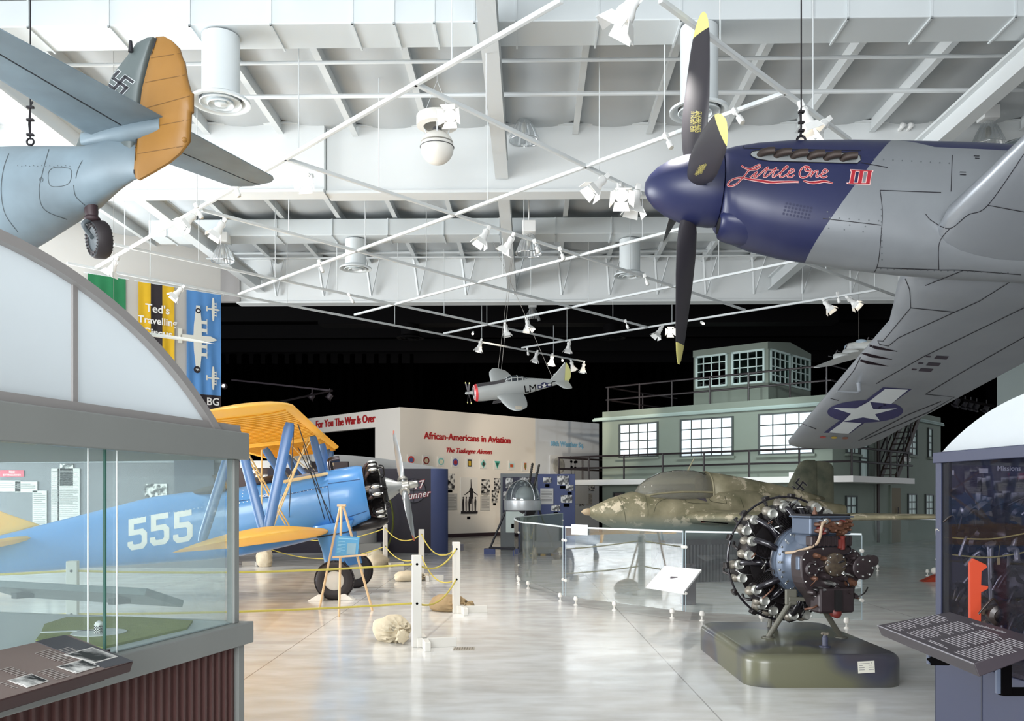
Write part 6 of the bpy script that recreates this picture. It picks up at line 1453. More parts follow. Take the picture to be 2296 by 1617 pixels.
# tail
mb = MB(MX.Rotation(R(90), 4, 'X')); mb.prism(spline([(5.75, .38), (6.3, .7), (6.8, 1.05), (7.2, 1.1), (7.75, .9), (7.9, .4), (7.75, -.05), (7.3, .15), (6.4, .3)], 5), -.03, .03); mb.build('fin_and_rudder', YLW, bi, bevel=.02)
mb = MB(); wing(mb, [(-2.0, 7.0, .5, .2, .08, 0), (-1.7, 6.5, 1.15, .2, .08, 0), (0, 5.75, 1.9, .2, .07, 0), (1.7, 6.5, 1.15, .2, .08, 0), (2.0, 7.0, .5, .2, .08, 0)], 8); mb.build('tailplane', YLW, bi, 50)
mb = MB(); mb.tube([(6.9, 0, -.1), (7.2, 0, -.42)], .05, 10); mb.build('tail_leg', STB, bi); MB().torus((0, 0, 0), .1, .05, MX.Translation((7.22, 0, -.46)) @ MX.Rotation(R(90), 4, 'X'), 24, 10).build('tail_wheel', RUB, bi, 60)
mb = MB(); mb.loft([[V((6.0, 0, -.3)), V((6.5, .1, -.28)), V((6.9, 0, -.2))], [V((6.1, .02, -.55)), V((6.3, .05, -.5)), V((6.5, 0, -.42))]], False, False) if False else None
# main gear
for sg, (px, py, Y) in ((1, (750, 1305, 13.9)), (-1, (797, 1276, 15.75))):
    wl = PI @ V((P(px, py, Y).x, Y, .305)); tpz = V((1.12, sg * .36, -.45)); side = V((0, sg, 0))
    mb = MB(); 
    def gsec(c, w, d, n=18): return [c + V((w * math.cos(2 * math.pi * k / n), d * math.sin(2 * math.pi * k / n), 0)) for k in range(n)]
    a = tpz + V((.1, 0, .05)); b = wl + V((-.02, -sg * .13, .12)); mb.loft([gsec(a, .34, .16), gsec(a.lerp(b, .25), .26, .12), gsec(a.lerp(b, .55), .19, .1), gsec(a.lerp(b, 1), .13, .08)]); mb.build('gear_fairing', SKYB, bi, 50)
    mb = MB(); mb.loft([gsec(a.lerp(b, .22), .275, .13), gsec(a.lerp(b, .245), .272, .128)]); mb.build('gear_strap', WIRE, bi, 50)
    W = MX.Translation(wl) @ MX.Rotation(R(90), 4, 'X')
    MB().lathe([(.15, -.09), (.2, -.11), (.27, -.095), (.302, -.05), (.307, 0), (.302, .05), (.27, .095), (.2, .11), (.15, .09)], 44, W, caps=False).build('tyre', RUB, bi, 50)
    MB().lathe([(.0, -.1), (.1, -.1), (.15, -.085), (.16, -.06), (.16, .06), (.15, .085), (.1, .1), (.0, .1)], 32, W).build('wheel_disc', mat('wheel_cream', '#cfcbc2', .45), bi, 40)
    mb = MB()
    for k in range(44):
        a_ = 2 * math.pi * k / 44
        for y in (-.06, 0, .06): mb.box((-.012, -.02, -.003), (.012, .02, .006), 0, W @ MX.Rotation(a_, 4, 'Z') @ MX.Translation((.304 - abs(y) * .12, 0, y)) @ MX.Rotation(R(90), 4, 'Y') @ MX.Rotation(R(35 if (k % 2) else -35), 4, 'Z'))
    mb.build('tread', RUB, bi)
CHK = mat('chock_white', '#e6e2da', .6)
for i, (px, py, sgn, lab) in enumerate(((709, 1347, 1, 'white wheel chock left of the nearer biplane wheel'), (779, 1345, -1, 'white wheel chock right of the nearer biplane wheel'), (800, 1311, -1, 'white wheel chock at the farther biplane wheel'))):
    q = FL(px, py); t = thing('wheel_chock', lab, 'chock', q); MB(MX.Rotation(R(90), 4, 'X')).prism([(-.12, 0), (.12, 0), (.1 * sgn + .02, .1), (.02 * sgn + .02, .1)] if sgn > 0 else [(-.12, 0), (.12, 0), (-.02, .1), (-.1, .1)], -.1, .1).build('wedge', CHK, t, bevel=.008)
# ================= weathered rocket fighter in the acrylic enclosure =================
def camo():
    m = mat('camo_skin', '#a89e82', .5, .1, var=.95, vs=2.3, col2='#66644a', bump=.08, bs=25, detail=8); nt = m.node_tree; b = nt.nodes['Principled BSDF']; L = nt.links.new
    tc = nt.nodes.new('ShaderNodeTexCoord'); n = nt.nodes.new('ShaderNodeTexNoise'); n.inputs['Scale'].default_value = 2.6; n.inputs['Detail'].default_value = 10; n.inputs['Roughness'].default_value = .7; L(tc.outputs['Object'], n.inputs['Vector'])
    r = nt.nodes.new('ShaderNodeMapRange'); r.inputs[1].default_value = .565; r.inputs[2].default_value = .60; L(n.outputs['Fac'], r.inputs[0])
    x = nt.nodes.new('ShaderNodeMix'); x.data_type = 'RGBA'; src = b.inputs['Base Color'].links[0].from_socket; L(r.outputs[0], x.inputs[0]); L(src, x.inputs[6]); x.inputs[7].default_value = lin('#cdc0a6')
    sp = nt.nodes.new('ShaderNodeSeparateXYZ'); L(tc.outputs['Object'], sp.inputs[0]); r2 = nt.nodes.new('ShaderNodeMapRange'); r2.inputs[1].default_value = -.05; r2.inputs[2].default_value = -.3; L(sp.outputs[2], r2.inputs[0])
    y = nt.nodes.new('ShaderNodeMix'); y.data_type = 'RGBA'; L(r2.outputs[0], y.inputs[0]); L(x.outputs[2], y.inputs[6]); y.inputs[7].default_value = lin('#6f7d79'); L(y.outputs[2], b.inputs['Base Color']); return m
CAMO = camo(); CAMF = mat('camo_fin', '#6b6a58', .55, var=1, vs=4, col2='#3e4538', bump=.05, bs=25, detail=8)
no = P(1312, 1148, 16.5); rr_ = MX.Rotation(R(18), 3, 'Z')
rk = thing('rocket_fighter', 'stubby weathered olive rocket fighter with a swept fin, behind acrylic panels', 'aeroplane', no, rr_); KM = wm(rk); KI = KM.inverted()
st = [(.06, .05, .05, -.05), (.15, .13, .10, -.12), (.5, .29, .25, -.28), (.95, .42, .38, -.44), (1.25, .48, .32, -.52), (1.9, .55, .29, -.62), (2.4, .57, .31, -.64), (2.6, .57, .44, -.64), (3.1, .54, .50, -.6), (3.8, .44, .42, -.5), (4.6, .3, .30, -.34), (5.3, .17, .17, -.2), (5.7, .12, .12, -.12)]
f = MB(); rings = []
for i in range(len(st) - 1):
    for t_ in (0, .5): rings.append(section(*[lerp(st[i][k], st[i + 1][k], t_) for k in range(4)], e=2.15, n=40, zc=0))
rings.append(section(*st[-1], n=40, zc=0)); f.loft(rings); KV = f.bvh(); f.build('fuselage', CAMO, rk, 50)
MB().lathe([(.0, -.08), (.03, -.05), (.06, .0), (.07, .07), (.05, .1)], 18, MX.Rotation(R(90), 4, 'Y')).build('nose_cap', mat('nose_tan', '#b7a183', .5), rk, 50)
def hump(x0, x1, w, h, base, n=15, m0=0.0, m1=1.0, pw=.8):
    rg = []
    for i in range(n + 1):
        t_ = lerp(m0, m1, i / n); x = lerp(x0, x1, t_); s = math.sin(math.pi * min(1, t_ ** .72)) ** pw if t_ < 1 else 0
        rg.append([V((x, w * max(s, .02) * math.cos(a), base + h * s * max(0, math.sin(a)))) for a in [math.pi * k / 16 for k in range(17)]])
    return rg
cst = [(1.0, .02, .36), (1.12, .2, .50), (1.3, .29, .63), (1.55, .34, .74), (1.85, .36, .79), (2.2, .36, .79), (2.5, .35, .76)]
rear = [(2.5, .35, .76), (2.9, .34, .72), (3.4, .30, .645), (4.0, .23, .54), (4.6, .16, .43), (5.2, .08, .28)]
def top_(s): return [[V((x, w * math.copysign(abs(math.cos(a)) ** .8, math.cos(a)), .22 + (z - .22) * abs(math.sin(a)) ** .75)) for a in [math.pi * k / 18 for k in range(19)]] for x, w, z in s]
cg = MB(); cg.loft(top_(cst), False, False); CGV = cg.bvh(); o = cg.build('canopy', glass('old_plexi', '#cfcdc2', 1.45, 1.2, .05, .22, '#d8d5c8'), rk, 60); sd_ = o.modifiers.new('thickness', 'SOLIDIFY'); sd_.thickness = .006
mb = MB(); mb.loft(top_(rear), False, False); sv = mb; o = mb.build('spine', CAMO, rk, 60); SPV = mb.bvh(); sd_ = o.modifiers.new('thickness', 'SOLIDIFY'); sd_.thickness = .01
mb = MB(); mb.tube([p[1] + V((0, -.004, 0)) for p in top_(cst)], .02, 8); mb.tube([p[-2] + V((0, .004, 0)) for p in top_(cst)], .02, 8); mb.tube(top_(cst)[-1], .02, 8); mb.build('canopy_frame', CAMO, rk, 60)
MB().box((1.3, -.25, .2), (2.45, .25, .285)).build('cockpit_floor', mat('cockpit_dark'), rk); MB().ball((2.38, -.02, .55), (.08, .13, .17), 14, 10).build('head_rest', mat('worn_tan', '#a08d6d', .7, var=.8, vs=20), rk, 60); MB().box((1.55, -.2, .3), (1.7, .2, .45)).build('instrument_panel', mat('cockpit_dark'), rk)
ab = MB(); ab.add(f.v, f.f); ab.add(sv.v, sv.f); AKV = ab.bvh()
mark('window', [poly([(1546, 1098), (1560, 1096), (1582, 1118), (1586, 1126), (1552, 1116)])], mat('window_violet', '#5d5762', .2), rk, AKV, 6, .006); mark('window_port', [disc2(1559, 1105, 6, 14)], mat('port_dark', '#3a363f', .3), rk, AKV, None, .01)
mark('panel_line', [ribbon(spline(l, 5), 1.3) for l in ([(1386, 1115), (1398, 1140), (1404, 1175)], [(1392, 1115), (1404, 1120)], [(1447, 1112), (1453, 1140), (1453, 1160)], [(1590, 1112), (1594, 1124), (1628, 1130)], [(1625, 1113), (1629, 1130)], [(1660, 1116), (1668, 1140)], [(1466, 1150), (1475, 1128), (1500, 1118), (1540, 1122)], [(1535, 1095), (1538, 1125), (1590, 1130)])], mat('line_olive', '#55523f', .6), rk, AKV, 8, .004)
q = KI @ P(1540, 1083, 17.1); q2 = KI @ P(1558, 1025, 17.2); MB().tube([(q.x, 0, .7), (q2.x, 0, q2.z)], [.032, .012], 10, flat=.6).build('antenna_mast', CAMO, rk, 50)
for sg in (-1, 1):
    wst = [(sg * .3, 1.72, 2.05, -.12, .14, .01), (sg * .6, 1.78, 1.95, -.12, .14, .01), (sg * 2.0, 2.42, 1.55, -.09, .12, .01), (sg * 3.6, 3.14, 1.1, -.05, .1, .01), (sg * 4.45, 3.55, .85, -.03, .09, .01), (sg * 4.63, 3.78, .5, -.025, .07, 0)]
    mb = MB(); wing(mb, wst, 12); wv = mb.bvh(); mb.build('wing', CAMO, rk, 50)
    if sg < 0: mark('wing_slot', [ribbon([(1572, 1169), (1660, 1176)], 2.2)], BLK, rk, wv, 8, .004); mark('red_marking', [poly([(1572, 1171), (1576, 1164), (1580, 1171)])], RED, rk, wv, None, .006)
kn = V((-.309, .951, 0)); kp = KM @ V((4.6, 0, 0))
def kf(px, py): q = KI @ ONP(px, py, kp, kn); return (q.x, q.z)
def kfin(pts, t0):
    pts = [kf(*p) for p in pts]; c = (sum(p[0] for p in pts) / len(pts), sum(p[1] for p in pts) / len(pts)); g = lambda k, y: [V((c[0] + (x - c[0]) * k, y, c[1] + (z - c[1]) * k)) for x, z in pts]
    return MB().loft([g(.65, -t0), g(1, -t0 * .3), g(1, t0 * .3), g(.65, t0)])
mb = kfin([(1752, 1116), (1758, 1106), (1790, 1044), (1796, 1036), (1808, 1031), (1826, 1031), (1830, 1045), (1830, 1170), (1740, 1150)], .07); KFV = mb.bvh(); mb.build('fin', CAMF, rk, 50)
mb = kfin([(1831, 1034), (1850, 1035), (1863, 1040), (1868, 1050), (1869, 1150), (1866, 1165), (1832, 1170)], .05); mb.build('rudder', CAMF, rk, 50)
fin_symbol(1793, 1090, (6.6, -9), (8.4, 7.2), .16, KFV, rk, mat('insignia_tan', '#8b867c', .5), BCB, 5)
# dark ribbed skirt that carries it
sk = thing('ribbed_skirt_stand', 'dark ribbed rounded stand under the rocket fighter', 'stand', KM @ V((2.6, 0, -no.z)), rr_)
q0 = wm(sk).inverted(); xs0 = -.95; mb = MB(); pts = []
def cap(x0, x1, w, n=20):
    return [(x1 + w * math.sin(math.pi * k / n), -w * math.cos(math.pi * k / n)) for k in range(n + 1)] + [(x0 - w * math.sin(math.pi * k / n), w * math.cos(math.pi * k / n)) for k in range(n + 1)]
ol = cap(-.75, .9, .42, 24); ol2 = []
for i, (x, y) in enumerate(ol):
    x2, y2 = ol[(i + 1) % len(ol)]; d = math.hypot(x2 - x, y2 - y); k = max(1, int(d / .035))
    for j in range(k): t_ = j / k; ol2.append((lerp(x, x2, t_), lerp(y, y2, t_)))
ol3 = [(x * (1 + .02 * (i % 2)), y * (1 + .035 * (i % 2))) for i, (x, y) in enumerate(ol2)]
MB().prism(ol3, .0, no.z - .60).build('ribbed_skirt', mat('skirt_dark', '#2c272b', .55), sk); MB().box((-1.0, -.45, no.z - .62), (1.3, .45, no.z - .53)).build('cradle', mat('skirt_dark'), sk)
# ---- acrylic enclosure
AC = glass('acrylic', '#f4f8f8', 1.5, 1.3, 0, .03, '#e8eef0'); ACF = glass('acrylic_front', '#f4f8f8', 1.5, 3.4, 0, .05, '#e8eef0'); ARAIL = mat('acrylic_edge', '#e9f1f3', .15, emit=0); FOOT = mat('foot_white', '#e5e1da', .4)  # front sheet's reflectance raised beyond the others to build in its white glare
BH, BZ = 1.14, .11
near = [(1163, 1310), (1174, 1317), (1200, 1324), (1262, 1340), (1270, 1343), (1577, 1390), (1582, 1391), (1932, 1411)]
NP = [FL(*p) for p in near]
NP[3:7] = [P(1262, 0, 13.55), P(1268, 0, 13.4), P(1531, 0, 11.65), P(1537, 0, 11.62)]
NP = [V((p.x, p.y, 0)) for p in NP]
far = [NP[0], P(1163, 0, 20.0), P(1262, 0, 25.0), P(1560, 0, 23.4), P(1872, 0, 20.6), P(2100, 0, 17.9)]
far = [V((p.x, p.y, 0)) for p in far]
en = [('left curved', [NP[0], NP[1], NP[2], NP[3]], 'curved clear acrylic barrier panel at the left end of the enclosure'), ('front', [NP[4], NP[5]], 'bright reflecting acrylic barrier panel in front of the rocket fighter'), ('right', [NP[6], NP[7]], 'clear acrylic barrier panel behind the radial engine'),
      ('rear left', [far[0], far[1], far[2]], 'clear acrylic barrier panel on the far side left of the rocket fighter nose'), ('rear', [far[3], far[4]], 'clear acrylic barrier panel behind the rocket fighter'), ('rear right', [far[4] + V((.02, 0, 0)), far[5]], 'clear acrylic barrier panel by the navy case, beyond the rocket fighter'),
      ('return', [NP[7] + V((.02, .0, 0)), V((NP[7].x + 3.2, NP[7].y - 1.2, 0))], 'clear acrylic barrier panel at the right beyond the engine plinth')]
en = en[:6]
for nm, pts, lab in en:
    c = sum(pts, V((0, 0, 0))) / len(pts); t = thing('acrylic_panel', lab, 'barrier panel', c, group='clear acrylic barrier panels')
    pl = [p - c for p in pts]; 
    if len(pl) > 2: pl = [V(p) for p in spline([tuple(p) for p in pl], 8)]
    mb = MB(); n_ = []
    for i, p in enumerate(pl):
        d = (pl[min(i + 1, len(pl) - 1)] - pl[max(i - 1, 0)]).normalized(); n_.append(V((-d.y, d.x, 0)) * .006)
    bow = (lambda i: 0)
    mb.loft([[p + o + V((0, 0, BZ)), p - o + V((0, 0, BZ)), p - o + V((0, 0, BH)), p + o + V((0, 0, BH))] for p, o in zip(pl, n_)])
    mb.build('sheet', ACF if nm == 'front' else AC, t, 30)
    MB().loft([[p + o * 1.6 + V((0, 0, BH)), p - o * 1.6 + V((0, 0, BH)), p - o * 1.6 + V((0, 0, BH + .022)), p + o * 1.6 + V((0, 0, BH + .022))] for p, o in zip(pl, n_)]).build('top_edge', ARAIL, t)
    for p in (pl[0], pl[-1]): MB().box((p.x - .006, p.y - .006, BZ), (p.x + .006, p.y + .006, BH)).build('end_edge', mat('acrylic_side', '#aebcc2', .2), t)
    ft = [pl[0].lerp(pl[-1], .1), pl[len(pl) // 2] if len(pl) > 2 else pl[0].lerp(pl[-1], .45), pl[0].lerp(pl[-1], .92)]
    if len(pl) > 2: ft = [pl[1], pl[len(pl) // 2], pl[-2]]
    for p in ft: MB().lathe([(.035, 0), (.03, .012), (.012, .02), (.012, .06), (.032, .07), (.036, .1), (.025, .13), (0, .135)], 14, MX.Translation(p)).build('foot', FOOT, t, 40)
    for p in (pl[0], pl[-1]):
        for z in (.35, .95): MB().lathe([(.0, -.03), (.022, -.025), (.022, .025), (0, .03)], 12, MX.Translation(p + V((0, 0, z))) @ MX.Rotation(R(90), 4, 'X')).build('clip', FOOT, t, 40)
d = (NP[5] - NP[4]).normalized(); nn = V((d.y, -d.x, 0)); nn = nn if nn.y < 0 else -nn
q = ONP(1302, 1188, NP[4], nn) + nn * .02; Mx = MX((d if d.x > 0 else -d, V((0, 0, 1)), nn)).transposed().to_4x4(); Mx.translation = q
t = thing('notice_sign', 'small white notice taped to the top of the reflecting acrylic panel', 'sign', q); MB(Mx).box((-.17, -.075, 0), (.17, .075, .006)).build('plate', mat('notice_white', '#eceff0', .5), t, world=True)
mb = MB(Mx); mb.text('PLEASE DO NOT', .042, MX.Translation((0, .025, .008))); mb.text('LEAN ON GLASS', .042, MX.Translation((0, -.03, .008))); mb.build('lettering', mat('notice_grey', '#9aa0a4', .6), t, world=True)
# white sloping information sign on a dark pedestal
pts = [ATZ(1490, 1269, .78), ATZ(1573, 1277, .78), ATZ(1533, 1328, .62), ATZ(1449, 1315, .62)]
c = sum(pts, V((0, 0, 0))) / 4
t = thing('sloping_sign', 'white sloping information sign on a dark pedestal behind the acrylic', 'sign', (c.x, c.y, 0)); n = (pts[1] - pts[0]).cross(pts[3] - pts[0]).normalized(); n = n if n.z > 0 else -n
MB().loft([[p for p in pts], [p - n * .02 for p in pts]]).build('board', mat('sign_white', '#f3f3f1', .4), t, world=True)
pc = FL(1543, 1355); MB().box((pc.x - .1, pc.y - .1, 0), (pc.x + .1, pc.y + .1, .6)).build('pedestal', mat('pedestal_plum', '#3b2f36', .5), t, world=True, bevel=.005)
MB().bar((pc.x, pc.y, .58), (c.x, c.y, c.z - .015), .08, .05).build('bracket', mat('pedestal_plum'), t, world=True)
# ================= radial engine on its green plinth =================
OLV = mat('plinth_olive', '#615f4c', .38, var=.2, vs=3, col2='#585642'); 
def plinth_mat():
    m = mat('plinth_camo', '#646350', .35, coat=.15); nt = m.node_tree; b = nt.nodes['Principled BSDF']; L = nt.links.new
    tc = nt.nodes.new('ShaderNodeTexCoord'); n = nt.nodes.new('ShaderNodeTexNoise'); n.inputs['Scale'].default_value = 1.25; n.inputs['Detail'].default_value = 1.5; L(tc.outputs['Object'], n.inputs['Vector'])
    r = nt.nodes.new('ShaderNodeValToRGB'); e = r.color_ramp.elements; e[0].position = .46; e[0].color = lin('#5f5e4a'); e[1].position = .56; e[1].color = lin('#3c3d4a'); x = e.new(.70); x.color = lin('#4a3f38'); L(n.outputs['Fac'], r.inputs[0]); L(r.outputs[0], b.inputs['Base Color']); return m
px0, px1, py0, py1, PH = 1.98, 3.32, 7.48, 9.55, .275
pl = thing('engine_plinth', 'low rounded olive and dark camouflaged plinth under the radial engine', 'plinth', ((px0 + px1) / 2, (py0 + py1) / 2, 0))
def rrect(w, d, r, n=10):
    out = []
    for cx, cy, a0 in ((w - r, d - r, 0), (-w + r, d - r, 90), (-w + r, -d + r, 180), (w - r, -d + r, 270)):
        for k in range(n + 1): a = R(a0 + 90 * k / n); out.append((cx + r * math.cos(a), cy + r * math.sin(a)))
    return out
w, d = (px1 - px0) / 2, (py1 - py0) / 2; rg = []
for k, (ins, z) in enumerate([(.004, .0), (0, .02), (0, PH - .075)] + [(.075 * (1 - math.cos(R(90 * i / 8))), PH - .075 + .075 * math.sin(R(90 * i / 8))) for i in range(1, 9)]): rg.append([V((x * (1 - ins / w), y * (1 - ins / d), z)) for x, y in rrect(w, d, .2)])
MB().loft(rg).build('shell', plinth_mat(), pl, 50)
M = MX.Translation(P(1942, 1496, py0 - .004) - pl.location) @ MX.Rotation(R(90), 4, 'X') @ MX.Rotation(R(3), 4, 'Z'); MB(M).box((-.07, -.05, 0), (.07, .05, .004)).build('label_card', mat('label_cream', '#d6d2c4', .5), pl)
mb = MB(M)
for r_ in range(3):
    for c in (0, 1): mb.box((-.06 + c * .08, .012 - r_ * .018, .004), (-.06 + c * .08 + (.045 if r_ else .03), .017 - r_ * .018, .005))
mb.box((-.065, .03, .004), (.03, .034, .005)); mb.box((.045, .028, .004), (.05, .042, .005)); mb.build('text_line', mat('grey_ink'), pl)
q = P(1850, 1452, 7.9); vz = V((q.x, 7.9, PH)) - pl.location
MB().lathe([(.05, 0), (.05, .008), (.026, .012), (.026, .085), (.02, .09), (.02, .1), (0, .1)], 20, MX.Translation(vz)).build('valve_body', mat('valve_navy', '#3f4152', .4), pl, 40)
mb = MB(MX.Translation(vz + V((0, 0, .112)))); mb.lathe([(.014, -.012), (.014, .014), (0, .016)], 12)
for k in range(4): mb.ball((.032 * math.cos(k * 1.57 + .4), .032 * math.sin(k * 1.57 + .4), .004), (.013, .013, .009), 10, 6)
for k in range(2): mb.bar((-.03 * math.cos(k * 1.57 + .4), -.03 * math.sin(k * 1.57 + .4), .003), (.03 * math.cos(k * 1.57 + .4), .03 * math.sin(k * 1.57 + .4), .003), .012, .01)
mb.build('valve_handle', mat('valve_tan', '#6f675a', .5), pl, 60)
# --- engine
GM = mat('engine_gunmetal', '#2e2a2b', .32, .5, var=.5, vs=18, col2='#1c1919'); HD = mat('head_pale', '#8f897d', .4, .4, var=.9, vs=14, col2='#6e675e'); CASE = mat('case_blue_grey', '#566070', .35, .35, var=.25, vs=6, col2='#586272'); ACC = mat('accessory_dark', '#352b2d', .4, .25, var=.35, vs=10, col2='#272021'); PIPE = mat('intake_black', '#232026', .18, .3, coat=.5); BRS = mat('tan_brown', '#6d4a38', .45, .3, var=.5, vs=30, col2='#3c2a24'); REDP = mat('engine_red', '#6a2620', .5); CHR = mat('engine_chrome', '#c8c8c4', .15, .9); DISC = mat('cover_disc', '#b5b5ae', .3, .6)
ax = V((.21, -.978, 0)).normalized()          # from the cylinders towards the accessory end
ecn = P(1776, 1254, 8.85)
EMx = MX((V((-ax.y, ax.x, 0)).normalized() * 1.0, V((0, 0, 1)), ax)).transposed().to_4x4()   # local x to the side, y up, z along the axis (rear)
if EMx.to_3x3().determinant() < 0: EMx = MX((-V((-ax.y, ax.x, 0)).normalized(), V((0, 0, 1)), ax)).transposed().to_4x4()
eng = thing('radial_engine', 'large dark two-row radial aircraft engine on an A-frame above the plinth', 'engine', ecn, EMx.to_3x3() @ MX.Scale(1.04, 3))
MB().lathe([(.0, -.42), (.12, -.4), (.2, -.34), (.26, -.3), (.27, .12), (.0, .12)], 36).build('crankcase', GM, eng, 40)
MB().lathe([(.0, -.6), (.045, -.6), (.045, -.44), (.15, -.42), (.2, -.34)], 24, caps=False).build('propeller_shaft', CASE, eng, 40)
proto = None
def cyl_parts(C, row):
    prof = [(.08, .22), (.085, .26)]
    for i in range(14): z = .265 + i * .0135; prof += [(.09, z), (.112, z + .002), (.112, z + .006), (.09, z + .009)]
    prof += [(.105, .455), (.11, .5), (.09, .55), (0, .56)]
    c = MB(C).lathe(prof, 20).build('cylinder', GM, eng, 40)
    mb = MB(C); mb.ball((.062, .01, .535), (.044, .07, .05), 12, 8); mb.ball((-.062, .01, .535), (.044, .07, .05), 12, 8); mb.build('rocker_box', HD, c, 60)
    mb = MB(C)
    for s in (-1, 1): mb.lathe([(.0, .0), (.036, .0), (.038, .012), (.03, .03), (.022, .026), (.0, .022)], 18, MX.Translation((s * .066, .092, .515)) @ MX.Scale(1.3, 4) @ MX.Rotation(R(-90), 4, 'X'))
    mb.build('cover_disc', DISC, c, 40)
    mb = MB(C)
    for s in (-1, 1): mb.tube([(s * .035, .07, .24), (s * .055, .085, .5)], .009, 6)
    mb.build('pushrod_tube', GM, c)
    MB(C).tube(spline([(-.065, .05, .5), (-.08, .13, .49), (-.07, .2 + .05 * row, .40), (-.03, .22 + .05 * row, .28), (.0, .22 + .05 * row, .2)], 6), .03, 12).build('intake_pipe', PIPE, c, 60)
    mb = MB(C); mb.tube(spline([(.09, .04, .48), (.12, .09, .42), (.1, .14, .33), (.05, .17, .24)], 5), .006, 6); mb.tube(spline([(-.02, .08, .55), (.03, .12, .5), (.06, .12, .36), (.0, .16, .26)], 5), .005, 6); mb.build('ignition_lead', CHR if row else PIPE, c)
    MB(C).tube([(.03, -.02, .57), (.0, -.09, .60), (-.03, -.13, .575)], .014, 8).build('baffle_clip', GM, c, 50)
NCY = 7
MB().lathe([(.2, -.07), (.53, -.07), (.53, -.06), (.2, -.06)], 56).build('baffle', GM, eng); MB().lathe([(.2, .0), (.44, .0), (.44, .01), (.2, .01)], 56).build('baffle', GM, eng)
for row in (0, 1):
    for k in range(NCY):
        a = 2 * math.pi * (k + .5 * row) / NCY + .22
        C = MX.Translation((0, 0, -.14 if row else .06)) @ MX.Rotation(a, 4, 'Z') @ MX(((1, 0, 0, 0), (0, 0, 1, 0), (0, 1, 0, 0), (0, 0, 0, 1)))
        C = MX.Translation((0, 0, -.14 if row else .06)) @ MX.Rotation(a, 4, 'Z') @ MX(((0, 0, 1, 0), (-1, 0, 0, 0), (0, 1, 0, 0), (0, 0, 0, 1))) @ MX.Identity(4)
        # cylinder local z -> outwards, local y -> engine rear, local x -> tangential
        C = MX.Translation((0, 0, -.16 if row else .04)) @ MX.Rotation(a, 4, 'Z') @ MX(((0, 0, 1, 0), (1, 0, 0, 0), (0, 1, 0, 0), (0, 0, 0, 1)))
        cyl_parts(C, row)
        b = a + math.pi / NCY
ring = [V((.595 * math.cos(t_), .595 * math.sin(t_), -.14)) for t_ in [2 * math.pi * i / 56 for i in range(57)]]
MB().tube(ring, .011, 8).build('cowl_ring', PIPE, eng, 60)
for k in range(14):
    a = 2 * math.pi * k / 14 + .1; p = V((.6 * math.cos(a), .6 * math.sin(a), -.15)); MB(MX.Translation(p) @ MX.Rotation(a, 4, 'Z')).box((-.01, -.03, -.035), (.03, .03, .035)).build('cowl_bracket', GM, eng, bevel=.01)
MB().tube([V((.33 * math.cos(t_), .33 * math.sin(t_), .2)) for t_ in [2 * math.pi * i / 40 for i in range(41)]], .012, 8).build('ignition_ring', PIPE, eng, 60)
MB().lathe([(.2, .1), (.31, .14), (.33, .2), (.335, .26), (.32, .28), (.335, .29), (.335, .315), (.30, .33), (.27, .36), (.25, .44), (.22, .52), (.0, .53)], 48).build('blower_case', CASE, eng, 40)
mb = MB()
for k in range(28): a = 2 * math.pi * k / 28; mb.lathe([(.011, 0), (.011, .014), (.006, .018), (0, .018)], 8, MX.Translation((.316 * math.cos(a), .316 * math.sin(a), .315)))
for k in range(20): a = 2 * math.pi * k / 20; mb.box((-.02, -.01, 0), (.02, .01, .012), 0, MX.Translation((.288 * math.cos(a), .288 * math.sin(a), .335)) @ MX.Rotation(a, 4, 'Z'))
mb.build('case_bolt', CHR, eng)
# accessory housing
ol = [(-.26, .12), (-.1, .15), (.12, .15), (.24, .12), (.3, .05), (.32, -.06), (.24, -.18), (.2, -.34), (.1, -.42), (-.1, -.42), (-.18, -.3), (-.28, -.16), (-.3, .05)]
MB().prism(spline(ol + [ol[0]], 4)[:-1], .5, .68).build('accessory_case', ACC, eng, bevel=.012)
mb = MB().lathe([(.105, .68), (.105, .71), (.085, .725), (0, .725)], 30, MX.Translation((.02, .0, 0))); mb.build('starter_cover', mat('cover_brown', '#463a34', .4, .4, var=.6, vs=25, col2='#6f634e'), eng, 40)
def blt(mb, cx, cy, r, n, z, s=.009):
    for k in range(n): a = 2 * math.pi * k / n; mb.lathe([(s, 0), (s, .012), (s * .5, .016), (0, .016)], 8, MX.Translation((cx + r * math.cos(a), cy + r * math.sin(a), z)))
mb = MB(); blt(mb, .02, .0, .09, 8, .72, .008); blt(mb, .27, -.03, .075, 7, .75); blt(mb, -.2, -.04, .05, 5, .71)
for x, y in ol: mb.lathe([(.009, 0), (.009, .012), (0, .016)], 8, MX.Translation((x * .92, y * .92, .68)))
for i in range(14): rnd = random.Random(i); mb.lathe([(.007, 0), (.007, .014), (0, .016)], 8, MX.Translation((rnd.uniform(-.24, .26), rnd.uniform(-.38, .1), .685)))
mb.build('bolt', CHR, eng)
MB().lathe([(.105, .66), (.105, .74), (.09, .75), (0, .75)], 28, MX.Translation((.27, -.03, 0))).build('generator_cover', ACC, eng, 40); MB().lathe([(.05, .6), (.05, .68), (0, .69)], 20, MX.Translation((.37, .03, .06)) ).build('side_drive', ACC, eng, 40)
MB().lathe([(.07, .66), (.07, .7), (.05, .71), (.04, .69), (0, .69)], 24, MX.Translation((-.2, -.04, 0))).build('drive_pad', ACC, eng, 40); MB().box((-.31, -.05, .6), (-.24, .07, .66)).build('pad_plate', CASE, eng, bevel=.01)
